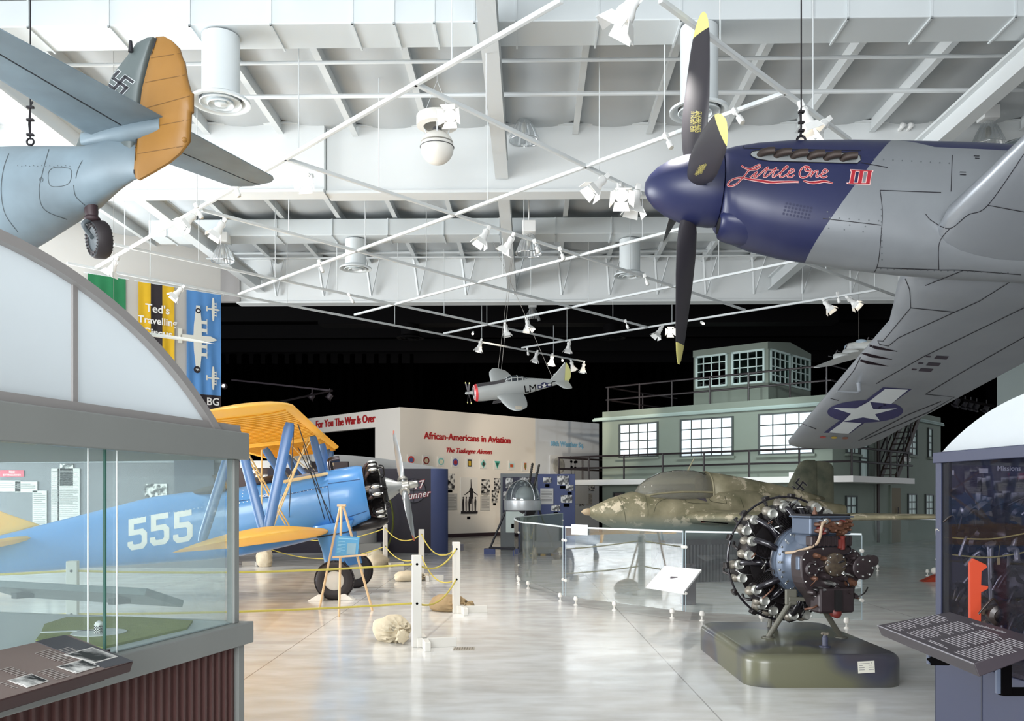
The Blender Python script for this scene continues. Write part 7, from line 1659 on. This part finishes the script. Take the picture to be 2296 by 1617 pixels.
MB().box((-.17, -.42, .6), (.17, -.2, .76)).build('oil_sump', ACC, eng, bevel=.02); MB().box((-.03, -.4, .7), (.03, -.22, .79)).build('sump_slot', mat('slot_black', '#100d0e', .6), eng); MB().lathe([(.04, .7), (.045, .76), (.02, .78), (0, .78)], 16, MX.Translation((.0, -.42, 0))).build('drain_cap', REDP, eng, 40)
for i, (x, y, r, l) in enumerate(((-.1, -.1, .035, .1), (-.05, -.16, .025, .12), (.08, -.12, .03, .09), (.16, -.16, .04, .1), (.12, -.24, .025, .1), (-.12, -.22, .03, .08), (.18, .08, .03, .07), (-.16, .08, .028, .06), (.2, -.28, .03, .06))):
    MB().lathe([(r, .66), (r, .66 + l * .6), (r * .7, .68 + l * .6), (r * .6, .68 + l), (0, .68 + l)], 14, MX.Translation((x, y, 0))).build('fitting', (ACC, CHR, ACC, BRS)[i % 4], eng, 40)
# carburettor tower
MB().box((-.18, .14, .34), (.17, .27, .62)).build('carburettor_elbow', CASE, eng, bevel=.03); MB().box((-.2, .26, .34), (.2, .41, .66)).build('carburettor_body', CASE, eng, bevel=.012)
MB().box((-.215, .41, .32), (.215, .425, .68)).build('carburettor_flange', CASE, eng, bevel=.004)
mb = MB(); mb.box((-.19, .425, .34), (-.17, .44, .66)); mb.box((.17, .425, .34), (.19, .44, .66)); mb.box((-.19, .425, .34), (.19, .44, .36)); mb.box((-.19, .425, .64), (.19, .44, .66)); mb.build('carburettor_lip', GM, eng)
rnd = random.Random(5); 
for i in range(22):
    x, y = rnd.uniform(-.15, .18), rnd.uniform(.27, .39); r = rnd.uniform(.012, .032); MB().lathe([(r, .64), (r, .64 + rnd.uniform(.03, .09)), (r * .5, .74), (0, .745)], 10, MX.Translation((x, y, 0))).build('carburettor_fitting', (BRS, REDP, ACC, BRS, CHR)[i % 5] if i % 2 else BRS, eng, 40)
MB().box((-.12, .3, .62), (.16, .38, .7)).build('carburettor_lever_box', BRS, eng, bevel=.01); MB().box((-.2, .16, .58), (.2, .25, .68)).build('fluted_case', ACC, eng, bevel=.01)
mb = MB()
for i in range(9): mb.box((-.18 + i * .043, .16, .68), (-.165 + i * .043, .25, .695))
mb.build('cooling_rib', ACC, eng)
MB().lathe([(.025, .5), (.025, .56), (.012, .58), (.012, .61), (0, .61)], 12, MX.Translation((-.06, -.11, .5)) @ MX.Rotation(R(-90), 4, 'X')).build('top_valve', BRS, eng, 40)
MB().tube(spline([(-.06, .38, .72), (-.13, .36, .74), (-.15, .24, .73), (-.17, .17, .68), (-.26, .11, .55), (-.3, .09, .42)], 6), .013, 10).build('pale_hose', mat('hose_tan', '#a58f78', .5), eng, 60)
MB().lathe([(.02, 0), (.024, .02), (.02, .1), (.03, .12)], 12, MX.Translation((.09, .13, .7)) @ MX.Rotation(R(-90), 4, 'X')).build('red_fitting', REDP, eng, 40); MB().box((.05, .14, .68), (.1, .22, .72)).build('red_bracket', REDP, eng, bevel=.006)
for i in range(26):
    a = rnd.uniform(0, 6.28); r = rnd.uniform(.3, .5); p = V((r * math.cos(a), r * math.sin(a), rnd.uniform(.08, .2))); q = p + V((rnd.uniform(-.14, .14), rnd.uniform(-.14, .14), rnd.uniform(-.05, .1)))
    MB().tube(spline([p, (p + q) / 2 + V((0, .02, .05)), q], 5), rnd.choice((.004, .006, .008)), 6).build('engine_line', (GM, PIPE, CHR, BRS)[i % 4], eng, 60)
for i in range(20):
    x, y = rnd.uniform(-.26, .28), rnd.uniform(-.36, .1); p = V((x, y, .68)); q = V((x + rnd.uniform(-.2, .2), y + rnd.uniform(-.14, .1), .69))
    MB().tube(spline([p, (p + q) / 2 + V((0, .0, rnd.uniform(.03, .07))), q], 5), rnd.choice((.005, .007, .01)), 6).build('engine_line', (ACC, GM, BRS, CHR, PIPE)[i % 5], eng, 60)
for i in range(10):
    x, y = rnd.uniform(-.24, .26), rnd.uniform(-.34, .08); r = rnd.uniform(.015, .03); MB().lathe([(r, .67), (r, .7 + rnd.uniform(0, .04)), (r * .6, .745), (0, .75)], 12, MX.Translation((x, y, 0))).build('fitting', (ACC, GM, BRS)[i % 3], eng, 40)
# A-frame
FRM = mat('frame_grey', '#5c5a50', .45, .2); EI = wm(eng).inverted()
fr_ = thing('engine_stand', 'grey tubular A-frame carrying the radial engine', 'stand', (ecn.x, ecn.y, PH)); SI = wm(fr_).inverted()
fA, fB = P(1722, 1428, 8.42), P(1886, 1428, 8.42); fA.z = fB.z = PH; tA, tB = P(1772, 1350, 8.33), P(1838, 1352, 8.33)
for a, b in ((fA, tA), (fB, tB)):
    MB().tube([SI @ a, SI @ b], .026, 14).build('leg', FRM, fr_, 50); MB().lathe([(.06, 0), (.06, .008), (.03, .012)], 18, MX.Translation(SI @ a)).build('foot_plate', FRM, fr_, 40)
MB().bar(SI @ (tA + V((-.02, 0, .03))), SI @ (tB + V((.03, 0, .03))), .06, .04).build('cross_bar', FRM, fr_, bevel=.006)
for tp in (tA, tB): MB().box((-.05, -.02, -.03), (.06, .02, .12), 0, MX.Translation(SI @ tp)).build('mount_plate', FRM, fr_, bevel=.012)
for s, px_ in ((-1, 1722), (1, 1735)):
    q = P(px_ + 3, 1395, 9.1); MB().tube([SI @ V((q.x, 9.1, PH)), SI @ V((q.x + .05, 9.1, .62))], .022, 12).build('rear_leg', FRM, fr_, 50)
# ================= rope barrier, sandbags, easel, models =================
PW = mat('post_white', '#dcd8d0', .55); RP = mat('yellow_rope', '#d8c45a', .7, bump=.5, bs=220); BURL = mat('sandbag_cloth', '#d3c6ad', .9, var=.3, vs=6, col2='#bfae90', bump=.25, bs=40); BURD = mat('sandbag_brown', '#a38b68', .9, var=.4, vs=6, col2='#86704f', bump=.25, bs=40)
PH_, PWD = .98, .10
posts = {}
for nm, (px, py), lab, foot, tpz in (('a', (934, 1450), 'nearest white rope post, with the big sandbag at its foot', (1, -.6), 1), ('b', (1023, 1374), 'white rope post with the brown sandbag, right of the nearest post', (1, -.1), 1), ('c', (945, 1301), 'white rope post right of the propeller tip', (1, -.3), 1), ('d', (864, 1270), 'white rope post directly under the biplane engine', (1, 0), 1), ('e', (585, 1268), 'white rope post under the yellow wing, left of the wheels', (-1, 0), 1), ('f', (163, 1484), 'white rope post seen through the left glass case', (1, 0), 1)):
    o = FL(px, py); t = thing('rope_post', lab, 'barrier post', (o.x, o.y, 0), MX.Rotation(R(12), 3, 'Z'), 'white wooden rope posts'); posts[nm] = t
    MB().box((-PWD / 2, -PWD / 2, 0), (PWD / 2, PWD / 2, PH_)).build('upright', PW, t, bevel=.006)
    MB().box((-.06, -.30, 0), (-.0, .30, .09) if False else (.3 * foot[0], .03, .09)).build('foot_board', PW, t, bevel=.005) if False else None
    MB().box((min(0, .42 * foot[0]), -PWD / 2 - .04, 0), (max(0, .42 * foot[0]), -PWD / 2, .1)).build('foot_board', PW, t, bevel=.005); MB().box((-.03 + PWD * .8 * foot[0], -.36, 0), (.03 + PWD * .8 * foot[0], .34, .1)).build('foot_board', PW, t, bevel=.005)
    mb = MB()
    for z in (.885, .465): mb.lathe([(.014, 0), (.014, PWD + .004)], 10, MX.Translation((0, PWD / 2 + .002, z)) @ MX.Rotation(R(90), 4, 'X'))
    mb.build('rope_hole', BLK, t)
MB().box((.05, -.02, .86), (.1, .03, .95)).build('small_box', mat('small_black_box', '#2d2b33', .5), posts['b'], bevel=.004); MB().box((-.051, -.03, .87), (-.05, .03, .93)).build('sticker', mat('sticker_blue', '#5d6d8c', .5), posts['b'])
def rope(a, b, z, sag, lab):
    p = wm(posts[a]).translation + V((0, 0, z)); q = wm(posts[b]).translation + V((0, 0, z)) if isinstance(b, str) else V(b); c = (p + q) / 2
    t = thing('rope', lab, 'rope', c, group='yellow barrier ropes'); n = 28; mb = MB(); pts = [p.lerp(q, i / n) - V((0, 0, sag * 4 * (i / n) * (1 - i / n))) - c for i in range(n + 1)]
    mb.tube(pts, .011, 8); mb.build('strand', RP, t, 60); return t
for z, w in ((.885, 'upper'), (.465, 'lower')):
    rope('a', 'f', z, .05 if z > .6 else .03, w + ' yellow rope from the nearest post to the left case'); rope('a', 'b', z, .14, w + ' yellow rope between the two nearest posts'); rope('b', 'c', z, .22, w + ' yellow rope from the second to the third post'); rope('c', 'd', z, .2, w + ' yellow rope under the propeller tip'); rope('d', 'e', z, .3, w + ' yellow rope behind the biplane wheels')
    rope('f', V((-7.4, 8.5, z)), z, .05, w + ' yellow rope running left behind the left case')
def sandbag(px, py, s, m, lab, seed, yaw=0, flat=1.0, neck=(.7, -.5), upright=False):
    o = FL(px, py); t = thing('sandbag', lab, 'sandbag', (o.x, o.y, 0), MX.Rotation(R(yaw), 3, 'Z'), 'sandbags at the rope posts'); rnd = random.Random(seed); mb = MB(); rx, ry, rz = (.3 * s, .21 * s, .15 * s * flat) if not upright else (.17 * s, .15 * s, .24 * s)
    mb.ball((0, 0, 0), (1, 1, 1), 40, 26); ph = [rnd.uniform(0, 6) for _ in range(5)]
    for i, p in enumerate(mb.v):
        k = 1 + .07 * math.sin(3 * p.x + ph[0]) + .06 * math.sin(4 * p.y + 3 * p.z + ph[1]); a = math.atan2(p.z, p.y)
        if p.x > .2: k += .11 * math.sin(a * 15 + ph[2]) * min(1, (p.x - .2) * 1.8) * (1 if p.x < .97 else .2)
        k += .02 * math.sin(9 * p.y + 5 * p.x + ph[3]) + .02 * math.sin(11 * p.z + 7 * p.x + ph[4])
        z = p.z * k * rz; mb.v[i] = V((p.x * k * rx, p.y * k * ry, max(z, -rz * .72) + rz * .72))
    mb.build('sack', m, t, 60)
    c = V((rx * .93, 0, rz * .62)) if not upright else V((0, 0, rz * 1.62)); M = frame(c, (1, .05, -.15) if not upright else (.2, 0, 1), z=(0, 0, 1) if not upright else (1, 0, 0)); mb = MB(); rg = []
    for i, (x, r) in enumerate(((-.06, .09), (0, .036), (.012, .033), (.04, .06), (.08, .08), (.115, .07), (.125, .02))):
        rg.append([M @ V((x * s, r * s * (1 + .22 * math.sin(k * 1.9 + i)) * math.cos(2 * math.pi * k / 26), r * s * (1 + .22 * math.cos(k * 2.3 + i)) * math.sin(2 * math.pi * k / 26))) for k in range(26)])
    mb.loft(rg); mb.build('tied_neck', m, t, 60); MB(M).torus((.004 * s, 0, 0), .037 * s, .008 * s, MX.Translation((.004 * s, 0, 0)) @ MX.Rotation(R(90), 4, 'Y') @ MX.Translation((-.004 * s, 0, 0)), 16, 6).build('tie_string', mat('string_buff', '#b59f7c', .8), t, 60)
sandbag(877, 1436, .92, BURL, 'large pale sandbag with a tied neck at the nearest rope post', 3, -62, 1.15)
sandbag(1003, 1369, 1.0, BURD, 'brown slumped sandbag at the second rope post', 8, -25, .85)
sandbag(918, 1303, .95, BURL, 'small pale sandbag at the third rope post', 5, 20, .8)
sandbag(846, 1271, 1.15, BURL, 'pale sandbag at the post under the biplane engine', 6, 70, 1.0)
sandbag(842, 1262, .8, BURL, 'smaller sandbag lying on top behind the post under the biplane engine', 9, 200, 1.6)
sandbag(592, 1271, 1.05, BURL, 'upright open sandbag at the post below the yellow wing', 2, 20, 1, upright=True)
# easel
WD = mat('easel_wood', '#d9b88e', .5, var=.2, vs=8, col2='#c9a578'); ea = thing('easel', 'light wooden tripod easel in front of the blue biplane', 'easel', FL(768, 1372)); I_ = wm(ea).inverted()
apx = P(766, 1136, 12.3)
for a in ((716, 1366), (760, 1383), (835, 1369)): MB().tube([I_ @ FL(*a), I_ @ (apx + (FL(*a) - FL(768, 1372)) * .06)], .017, 10).build('leg', WD, ea, 40)
MB().box((-.06, -.025, 0), (.06, .025, .03), 0, MX.Translation(I_ @ apx)).build('top_block', WD, ea, bevel=.005)
sa, sb_ = P(746, 1250, 12.05), P(824, 1244, 12.05); MB().bar(I_ @ sa, I_ @ sb_, .05, .025).build('ledge', WD, ea, bevel=.004)
so = P(779, 1226, 12.08); t = thing('sign_board', 'light blue printed board standing on the wooden easel', 'sign', so, MX.Rotation(R(-4), 3, 'Z') @ MX.Rotation(R(-10), 3, 'X')); BB = mat('board_blue', '#4d97c4', .5, var=.08, vs=5)
MB(MX.Rotation(R(3.5), 4, 'Y')).box((-.155, -.008, -.13), (.155, .008, .14)).build('board', BB, t); MB(MX.Rotation(R(3.5), 4, 'Y')).box((.0, -.012, -.1), (.12, -.008, .05)).build('grey_print', mat('print_blue_grey', '#7fa3b6', .5), t)
mb = MB(MX.Rotation(R(3.5), 4, 'Y'))
for r_ in range(9): mb.box((-.135, -.0105, .06 - r_ * .019), (-.135 + (.1, .07, .11, .05)[r_ % 4], -.008, .066 - r_ * .019))
mb.box((-.13, -.0105, .1), (.13, -.008, .113)); mb.build('text_line', mat('pale_blue_ink', '#8fc2dd', .5), t)
for px, py, w_, d_, lab in ((835, 1326, .55, .45, 'thin grey mat on the floor right of the biplane wheel'), (1040, 1456, .22, .16, 'small floor grate right of the nearest sandbag')):
    q = FL(px, py); t = thing('floor_mat' if w_ > .3 else 'floor_grate', lab, 'floor cover', (q.x, q.y, 0)); MB().box((-w_ / 2, -d_ / 2, 0), (w_ / 2, d_ / 2, .008)).build('sheet', mat('mat_grey', '#8f8a86', .6) if w_ > .3 else mat('grate_tan', '#a59b8c', .5), t)
    if w_ < .3:
        mb = MB()
        for i in range(8): mb.box((-.1 + i * .026, -.07, .008), (-.09 + i * .026, .07, .0095))
        mb.build('grate_bar', mat('grate_dark', '#6f675c', .6), t)
q = FL(2083, 1304); t = thing('wheel_chock', 'orange and white wheel chock by the navy case', 'chock', (q.x, q.y, 0)); MB(MX.Rotation(R(90), 4, 'X')).prism([(-.16, 0), (.16, 0), (.16, .14)], -.1, .1).build('wedge', OR, t, bevel=.005); MB().ball((.1, 0, .2), (.06, .06, .07), 12, 8).build('white_knob', CHK, t, 60)
q = FL(806, 1252); t = thing('hazard_bar', 'yellow and black striped bar lying behind the biplane wheels', 'bar', (q.x, q.y, .03)); 
for i in range(10): MB().box((-.5 + i * .1, -.03, -.03), (-.4 + i * .1, .03, .03)).build('stripe', (YEL, BLK)[i % 2], t, label=('yellow', 'black')[i % 2])
# ---- hanging model fighter
SM_ = mat('model_silver', '#b4b7b6', .5, .1); SMD = mat('model_dark', '#4a474a', .5); SMY = mat('model_yellow', '#d6d48f', .5); SMR = mat('model_red', '#c23237', .5)
mo = P(1062, 880, 20.0); mr = MX.Rotation(R(13), 3, 'Z') @ MX.Rotation(R(-7.5), 3, 'Y') @ MX.Rotation(R(33), 3, 'X')
mf = thing('model_fighter', 'silver model fighter with a red nose ring and a pale yellow rudder, hung on wires', 'model aeroplane', mo, mr); MM = wm(mf); MI = MM.inverted()
S_ = 2.30
st = [(.0, .12, .12, -.15), (.012, .155, .15, -.19), (.06, .175, .175, -.215), (.2, .18, .185, -.225), (.5, .175, .2, -.225), (.75, .165, .235, -.22), (1.0, .155, .24, -.2), (1.3, .13, .205, -.15), (1.7, .085, .14, -.07), (2.05, .04, .085, .0), (2.2, .012, .05, .02)]
mb = MB(); rg = []
for i in range(len(st) - 1):
    for t_ in (0, .5): rg.append(section(*[lerp(st[i][k], st[i + 1][k], t_) for k in range(4)], e=2.1, n=32, zc=0))
rg.append(section(*st[-1], n=32, zc=0)); mb.loft(rg); MV = mb.bvh(); mb.build('fuselage', SM_, mf, 50)
MB().loft([section(-.003, .122, .122, -.152, 2.1, 32, 0), section(.02, .162, .157, -.197, 2.1, 32, 0), section(.07, .18, .18, -.22, 2.1, 32, 0)], False).build('nose_ring', SMR, mf, 50, label='red ring'); MB().lathe([(.1, .02), (.07, -.01), (0, -.02)], 20, MX.Rotation(R(90), 4, 'Y'), caps=False).build('engine_face', SMD, mf, 40)
MB().lathe([(.0, -.2), (.03, -.18), (.035, -.1), (.05, -.02), (0, -.02)], 16, MX.Rotation(R(90), 4, 'Y')).build('spinner', SM_, mf, 40)
for k in range(4):
    a = R(20 + 90 * k); d = V((0, math.cos(a), math.sin(a))); s = V((0, -math.sin(a), math.cos(a))); mb = MB()
    o = MB().loft([[V((-.12, 0, 0)) + d * r + s * (w * math.cos(q)) + V((w * .5 * math.cos(q), 0, 0)) + V((.006 * math.sin(q), 0, 0)) for q in [i * math.pi / 5 for i in range(10)]] for r, w in ((.03, .012), (.12, .022), (.25, .024), (.3, .02))]).build('propeller_blade', SMD, mf, 50); MB().ball(V((-.12, 0, 0)) + d * .31, (.013, .022, .022), 10, 8).build('blade_tip', SMY, o, 60)
def ell_wing(sg):
    stn = []
    for y in (.1, .3, .5, .7, .85, .95, 1.02, 1.06, 1.08): e = math.sqrt(max(0, 1 - (y / 1.085) ** 2)); c = .62 * (.25 + .75 * e) if y < 1.0 else .62 * (.06 + .95 * e); stn.append((sg * y, .50 + (.62 - c) * .38, c, -.1 + y * .1, .12, .01))
    return stn
for sg in (-1, 1):
    mb = MB(); wing(mb, ell_wing(sg), 10); wv = mb.bvh(); mb.build('wing', SM_, mf, 50)
    for i in range(3): MB().tube([(.35 - i * .02, sg * (.42 + i * .045), -.055), (.56, sg * (.42 + i * .045), -.05)], .008, 6).build('gun_barrel', SMD, mf)
    if sg < 0: mark('insignia', [poly([(1147 + 11 * x, 916 + 9 * y) for x, y in star2(1)]), poly([(1138, 910), (1145, 908), (1155, 923), (1148, 925)])], mat('model_white', '#e3e3df', .5), mf, wv, None, .004); mark('wing_tip_paint', [poly([(1155, 911), (1179, 912), (1178, 920), (1168, 929), (1158, 931)])], mat('model_cream', '#d6cbb9', .5), mf, wv, 6, .003)
mb = MB(); wing(mb, [(-.42, 2.06, .12, .06, .1, 0), (-.36, 1.98, .22, .06, .1, 0), (0, 1.85, .36, .06, .08, 0), (.36, 1.98, .22, .06, .1, 0), (.42, 2.06, .12, .06, .1, 0)], 8); mb.build('tailplane', SM_, mf, 50)
FX2 = MX.Rotation(R(90), 4, 'X'); MB(FX2).prism(spline([(1.78, .1), (1.95, .3), (2.08, .46), (2.13, .48), (2.13, .06)], 4), -.018, .018).build('fin', SM_, mf, bevel=.008); MB(FX2).prism(spline([(2.135, .06), (2.135, .48), (2.2, .44), (2.26, .3), (2.28, .15), (2.24, .03)], 4), -.016, .016).build('rudder', SMY, mf, bevel=.008, label='pale yellow')
sh = [ribbon([(.08, 0), (.72, 0)], .15)]; mark('anti_glare_panel', sh, SMD, mf, MV, .04, .003, cast=dircast(MV, (0, 0, 0), (1, 0, 0), (0, 1, 0), (0, 0, -1), .003))
mb = MB(); cs = [(.70, .03, .2), (.76, .072, .285), (.86, .078, .31), (1.0, .075, .305), (1.12, .06, .27), (1.24, .04, .215)]
rg = [[V((x, w * math.cos(a), .16 + (z - .16) * math.sin(a) ** .8)) for a in [math.pi * k / 14 for k in range(15)]] for x, w, z in cs]
mb.loft(rg, False, False); cn = mb.build('canopy', mat('model_pane', '#343a40', .15), mf, 50); mb = MB()
for r_ in rg[1:5]: mb.tube(r_, .009, 6)
for k in (0, 4, 10, 14): mb.tube([r_[k] for r_ in rg], .009, 6)
mb.build('canopy_frame', SM_, cn, 50)
def ptext(s, size, px, py, rot, **k): mb = MB().text(s, size, MX.Translation((px, py, 0)) @ MX.Rotation(R(rot), 4, 'Z') @ MX.Scale(-1, 4, V((0, 1, 0))), **k); return (mb.v, mb.f)
mark('lettering', [ptext('LM', 23, 1189, 872, -7, bold=.0), ptext('O', 21, 1242, 863, -8, bold=.0)], BLK, mf, MV, 4, .004)
mark('insignia', [disc2(1220, 865, 8, 20), poly([(1205, 864), (1235, 858), (1236, 866), (1206, 872)])], mat('model_navy', '#2b2f55', .5), mf, MV, 4, .004); mark('insignia', [poly([(1220 + 7.5 * x, 865 - 7.5 * y) for x, y in star2(1)]), poly([(1207, 866), (1212, 865), (1213, 869), (1208, 870)]), poly([(1228, 861), (1234, 860), (1235, 864), (1229, 865.5)])], mat('model_white'), mf, MV, 4, .007)
for px, py, px2, py2, lab in ((1117, 820 + 8, 1133, 690, 'left front wire of the model fighter'), (1124, 830, 1138, 690, 'second front wire of the model fighter'), (1239, 848, 1170, 690, 'rear slanting wire of the model fighter')):
    a = P(px, py, 20.3 if px < 1200 else 20.1); b = P(px2, py2, 20.3); k = (7.9 - a.z) / (b.z - a.z); b = a.lerp(b, k); t = thing('hanging_wire', lab, 'wire', a); MB().tube([(0, 0, 0), b - a], .005, 5).build('strand', mat('wire_grey', '#8f8b86', .5), t)
# ---- four-engined model, mostly behind the silver wing
bo = P(1895, 781, 21.0); b_f = V((-.55, .8, .12)).normalized(); b_s = V((.8, .5, .33)).normalized(); b_s = (b_s - b_f * b_s.dot(b_f)).normalized()
b4 = thing('model_bomber', 'grey four-engined model bomber half hidden by the silver wing', 'model aeroplane', bo, MX((-b_f, b_s, (-b_f).cross(b_s))).transposed())
mb = MB(); mb.loft([section(x, w, w, -w, 2, 24) for x, w in ((.0, .02), (.03, .08), (.12, .12), (.3, .15), (.8, .16), (1.4, .13), (2.2, .05))]); mb.build('fuselage', SM_, b4, 50); MB().loft([section(x, w, w, -w, 2, 24) for x, w in ((-.01, .03), (.03, .085), (.1, .118))]).build('nose_glazing', mat('model_glass', '#8fa0ae', .15), b4, 50)
mb = MB().torus((0, 0, 0), .12, .008, MX.Translation((.11, 0, 0)) @ MX.Rotation(R(90), 4, 'Y'), 20, 6); mb.build('nose_frame', SMD, b4); MB().ball((.45, 0, .14), (.16, .06, .07), 12, 8).build('cockpit', mat('model_glass'), b4, 60)
for sg in (-1, 1):
    mb = MB(); wing(mb, [(sg * .1, .42, .68, -.04, .14, .01), (sg * 1.1, .5, .52, .02, .12, .01), (sg * 1.85, .58, .36, .06, .1, .01), (sg * 2.02, .64, .18, .075, .08, 0)], 10); wv = mb.bvh(); mb.build('wing', SM_, b4, 50)
    if sg < 0: mark('insignia', [disc2(1852, 841, 8, 16, 4), poly([(1836, 845), (1840, 850), (1868, 839), (1862, 835)])], SMD, b4, wv, None, .004); mark('insignia', [poly([(1852 + 9 * x, 841 - 4.5 * y) for x, y in star2(1)]), poly([(1838, 846), (1843, 848), (1848, 845), (1843, 843)]), poly([(1857, 838), (1862, 840), (1866, 838), (1862, 836)])], mat('model_white'), b4, wv, None, .007)
    for y in (.42, .82):
        q = V((.24 + y * .08, sg * y, 0)); MB().lathe([(.0, .0), (.07, .0), (.085, .05), (.085, .2), (.05, .4)], 18, MX.Translation(q) @ MX.Rotation(R(90), 4, 'Y')).build('engine_nacelle', SM_, b4, 50); MB().ball(q + V((-.02, 0, 0)), (.03, .02, .02), 10, 8).build('propeller_hub', SM_, b4, 60)
        for k in range(3): a = R(120 * k + 40); MB().bar(q + V((-.02, 0, 0)), q + V((-.02, .19 * math.cos(a), .19 * math.sin(a))), .03, .008).build('propeller_blade', SMD, b4)
mb = MB(); wing(mb, [(-.6, 2.0, .15, .06, .1, 0), (0, 1.85, .35, .06, .1, 0), (.6, 2.0, .15, .06, .1, 0)], 8); mb.build('tailplane', SM_, b4, 50); MB(FX2).prism([(1.6, .08), (1.95, .4), (2.2, .42), (2.25, .05)], -.02, .02).build('fin', SM_, b4)
t = thing('hanging_wire', 'wire of the grey model bomber up to the dark ceiling', 'wire', bo + V((.4, .2, .2))); MB().tube([(0, 0, 0), (0, 0, 2.9)], .004, 5).build('strand', MATS['wire_grey'], t)
# ---- white wing of another hanging aircraft, in front of the banners
wv0 = P(330, 747, 13.0); gl = thing('hanging_glider', 'white aeroplane with a long wing hung in front of the banners', 'model aeroplane', P(120, 735, 12.2)); GI = wm(gl).inverted()
tip = GI @ P(478, 771, 13.6); rt = V((0, 0, 0)); GW = mat('glider_white', '#e1e3dd', .5)
mb = MB(); rg = []
for t_ in (0, .2, .4, .6, .8, .92, .98, 1.0):
    c = lerp(.42, .2, t_) * (1 if t_ < .9 else (1.0 - t_) * 8 + .12); ctr = rt.lerp(tip, t_) + V((0, 0, .04 * math.sin(math.pi * t_)))
    rg.append([ctr + V((-.05 * (x - .5), (x - .4) * c * 1.2, y * c * 1.0 + (x - .4) * c * .35)) for x, y in foil(10, .12, .03)])
mb.loft(rg); mb.build('wing', GW, gl, 50); mb = MB(); mb.loft([[V((0, y, 0)) + V((r * math.cos(a), 0, r * math.sin(a) - .05)) for a in [i * math.pi / 8 for i in range(16)]] for y, r in ((-.7, .02), (-.5, .1), (0, .14), (.6, .09), (1.4, .03))]); mb.build('fuselage', GW, gl, 50)
t = thing('hanging_wire', 'wire holding the white aeroplane in front of the banners', 'wire', P(255, 735, 12.6)); MB().tube([(0, 0, -.02), (0, 0, 7.9 - P(255, 735, 12.6).z)], .004, 5).build('strand', MATS['wire_grey'], t)
# ================= camera, daylight and lamps =================
cam = bpy.data.cameras.new('camera'); co = bpy.data.objects.new('camera', cam); COL.objects.link(co); SC.camera = co
co.location = (0, 0, EYE); co.rotation_euler = (R(90), 0, 0); cam.sensor_width = 36; cam.sensor_fit = 'HORIZONTAL'; cam.lens = 36 * FPX / 2296; cam.shift_y = (CY - 808.5) / 2296; cam.clip_end = 200; cam.clip_start = .05
w = bpy.data.worlds.new('world'); SC.world = w; w.use_nodes = True; bg = w.node_tree.nodes['Background']; bg.inputs[0].default_value = (.86, .93, 1, 1); bg.inputs[1].default_value = 1.0
def area(name, loc, tgt, sx, sy, e, col):
    l = bpy.data.lights.new(name, 'AREA'); l.shape = 'RECTANGLE'; l.size = sx; l.size_y = sy; l.energy = e; l.color = col
    o = bpy.data.objects.new(name, l); COL.objects.link(o); o.location = loc; o.rotation_euler = (V(tgt) - V(loc)).to_track_quat('-Z', 'Y').to_euler(); return o
def spotl(name, loc, tgt, e, ang, col=(1, .86, .68), r=.06, blend=.5):
    l = bpy.data.lights.new(name, 'SPOT'); l.energy = e; l.spot_size = R(ang); l.spot_blend = blend; l.color = col; l.shadow_soft_size = r
    o = bpy.data.objects.new(name, l); COL.objects.link(o); o.location = loc; o.rotation_euler = (V(tgt) - V(loc)).to_track_quat('-Z', 'Y').to_euler(); return o
# daylight through the tall glazing along the left side of the hall
area('daylight_left', (-17, 14, 2.7), (0, 14, .6), 15, 4.4, 4700, (.93, .97, 1))
area('daylight_front', (-4, -7.5, 3.6), (1, 10, 2.6), 12, 5, 3400, (.95, .98, 1))
for a in ((T(1134, 740), wallM(1000, 960).translation, 700, 46), (T(1275, 776), wallM(1110, 980).translation, 700, 46), (T(1500, 742), P(1268, 1000, 36), 1800, 40), (T(1060, 745), P(800, 950, 36), 420, 34), (T(1275, 776), P(1308, 1105, 39), 900, 30)):
    spotl('track_and_fill_light', V(a[0]) + V((0, 0, -.4)), a[1], a[2], a[3])
spotl('track_and_fill_light', T(1806, 262) + V((0, 0, -.3)), P(1560, 380, 8.7), 260, 40)
spotl('track_and_fill_light', T(1855, 684) + V((0, 0, -.3)), TM @ V((4, 0, 3)), 700, 70, (.86, .95, 1))
spotl('track_and_fill_light', T(1576, 725) + V((0, 0, -.3)), TM @ V((4, -.5, 2.5)), 700, 80, (.86, .97, .96))
for px_, py_ in ((1010, 262), (690, 402), (425, 492), (1086, 528), (1340, 410), (722, 604), (1480, 60)):  # downward fill spots added to brighten the floor, mostly at unlit lamps
    p_ = T(px_, py_) + V((0, 0, -.35)); spotl('track_and_fill_light', p_, (p_.x, p_.y + .3, 0), 420, 105, (1, .97, .93), .1, 1.0)
SC.view_settings.view_transform = 'Standard'; SC.view_settings.look = 'None'; SC.view_settings.exposure = -0.1; SC.view_settings.gamma = 1.0; SC.view_settings.use_curve_mapping = False
SC.cycles.max_bounces = 7; SC.cycles.use_adaptive_sampling = True; SC.cycles.adaptive_threshold = .025; SC.cycles.transparent_max_bounces = 24; SC.cycles.diffuse_bounces = 4; SC.cycles.glossy_bounces = 4; SC.cycles.caustics_reflective = False; SC.cycles.caustics_refractive = False; SC.cycles.sample_clamp_indirect = 6.0
SC.cycles.use_denoising = True
for o_ in list(COL.objects):                       # remove unused lamp patterns
    if o_.name.startswith('track_spotlight') and o_.get('label') == 'white spotlight':
        for c_ in list(o_.children): bpy.data.objects.remove(c_)
        bpy.data.objects.remove(o_)
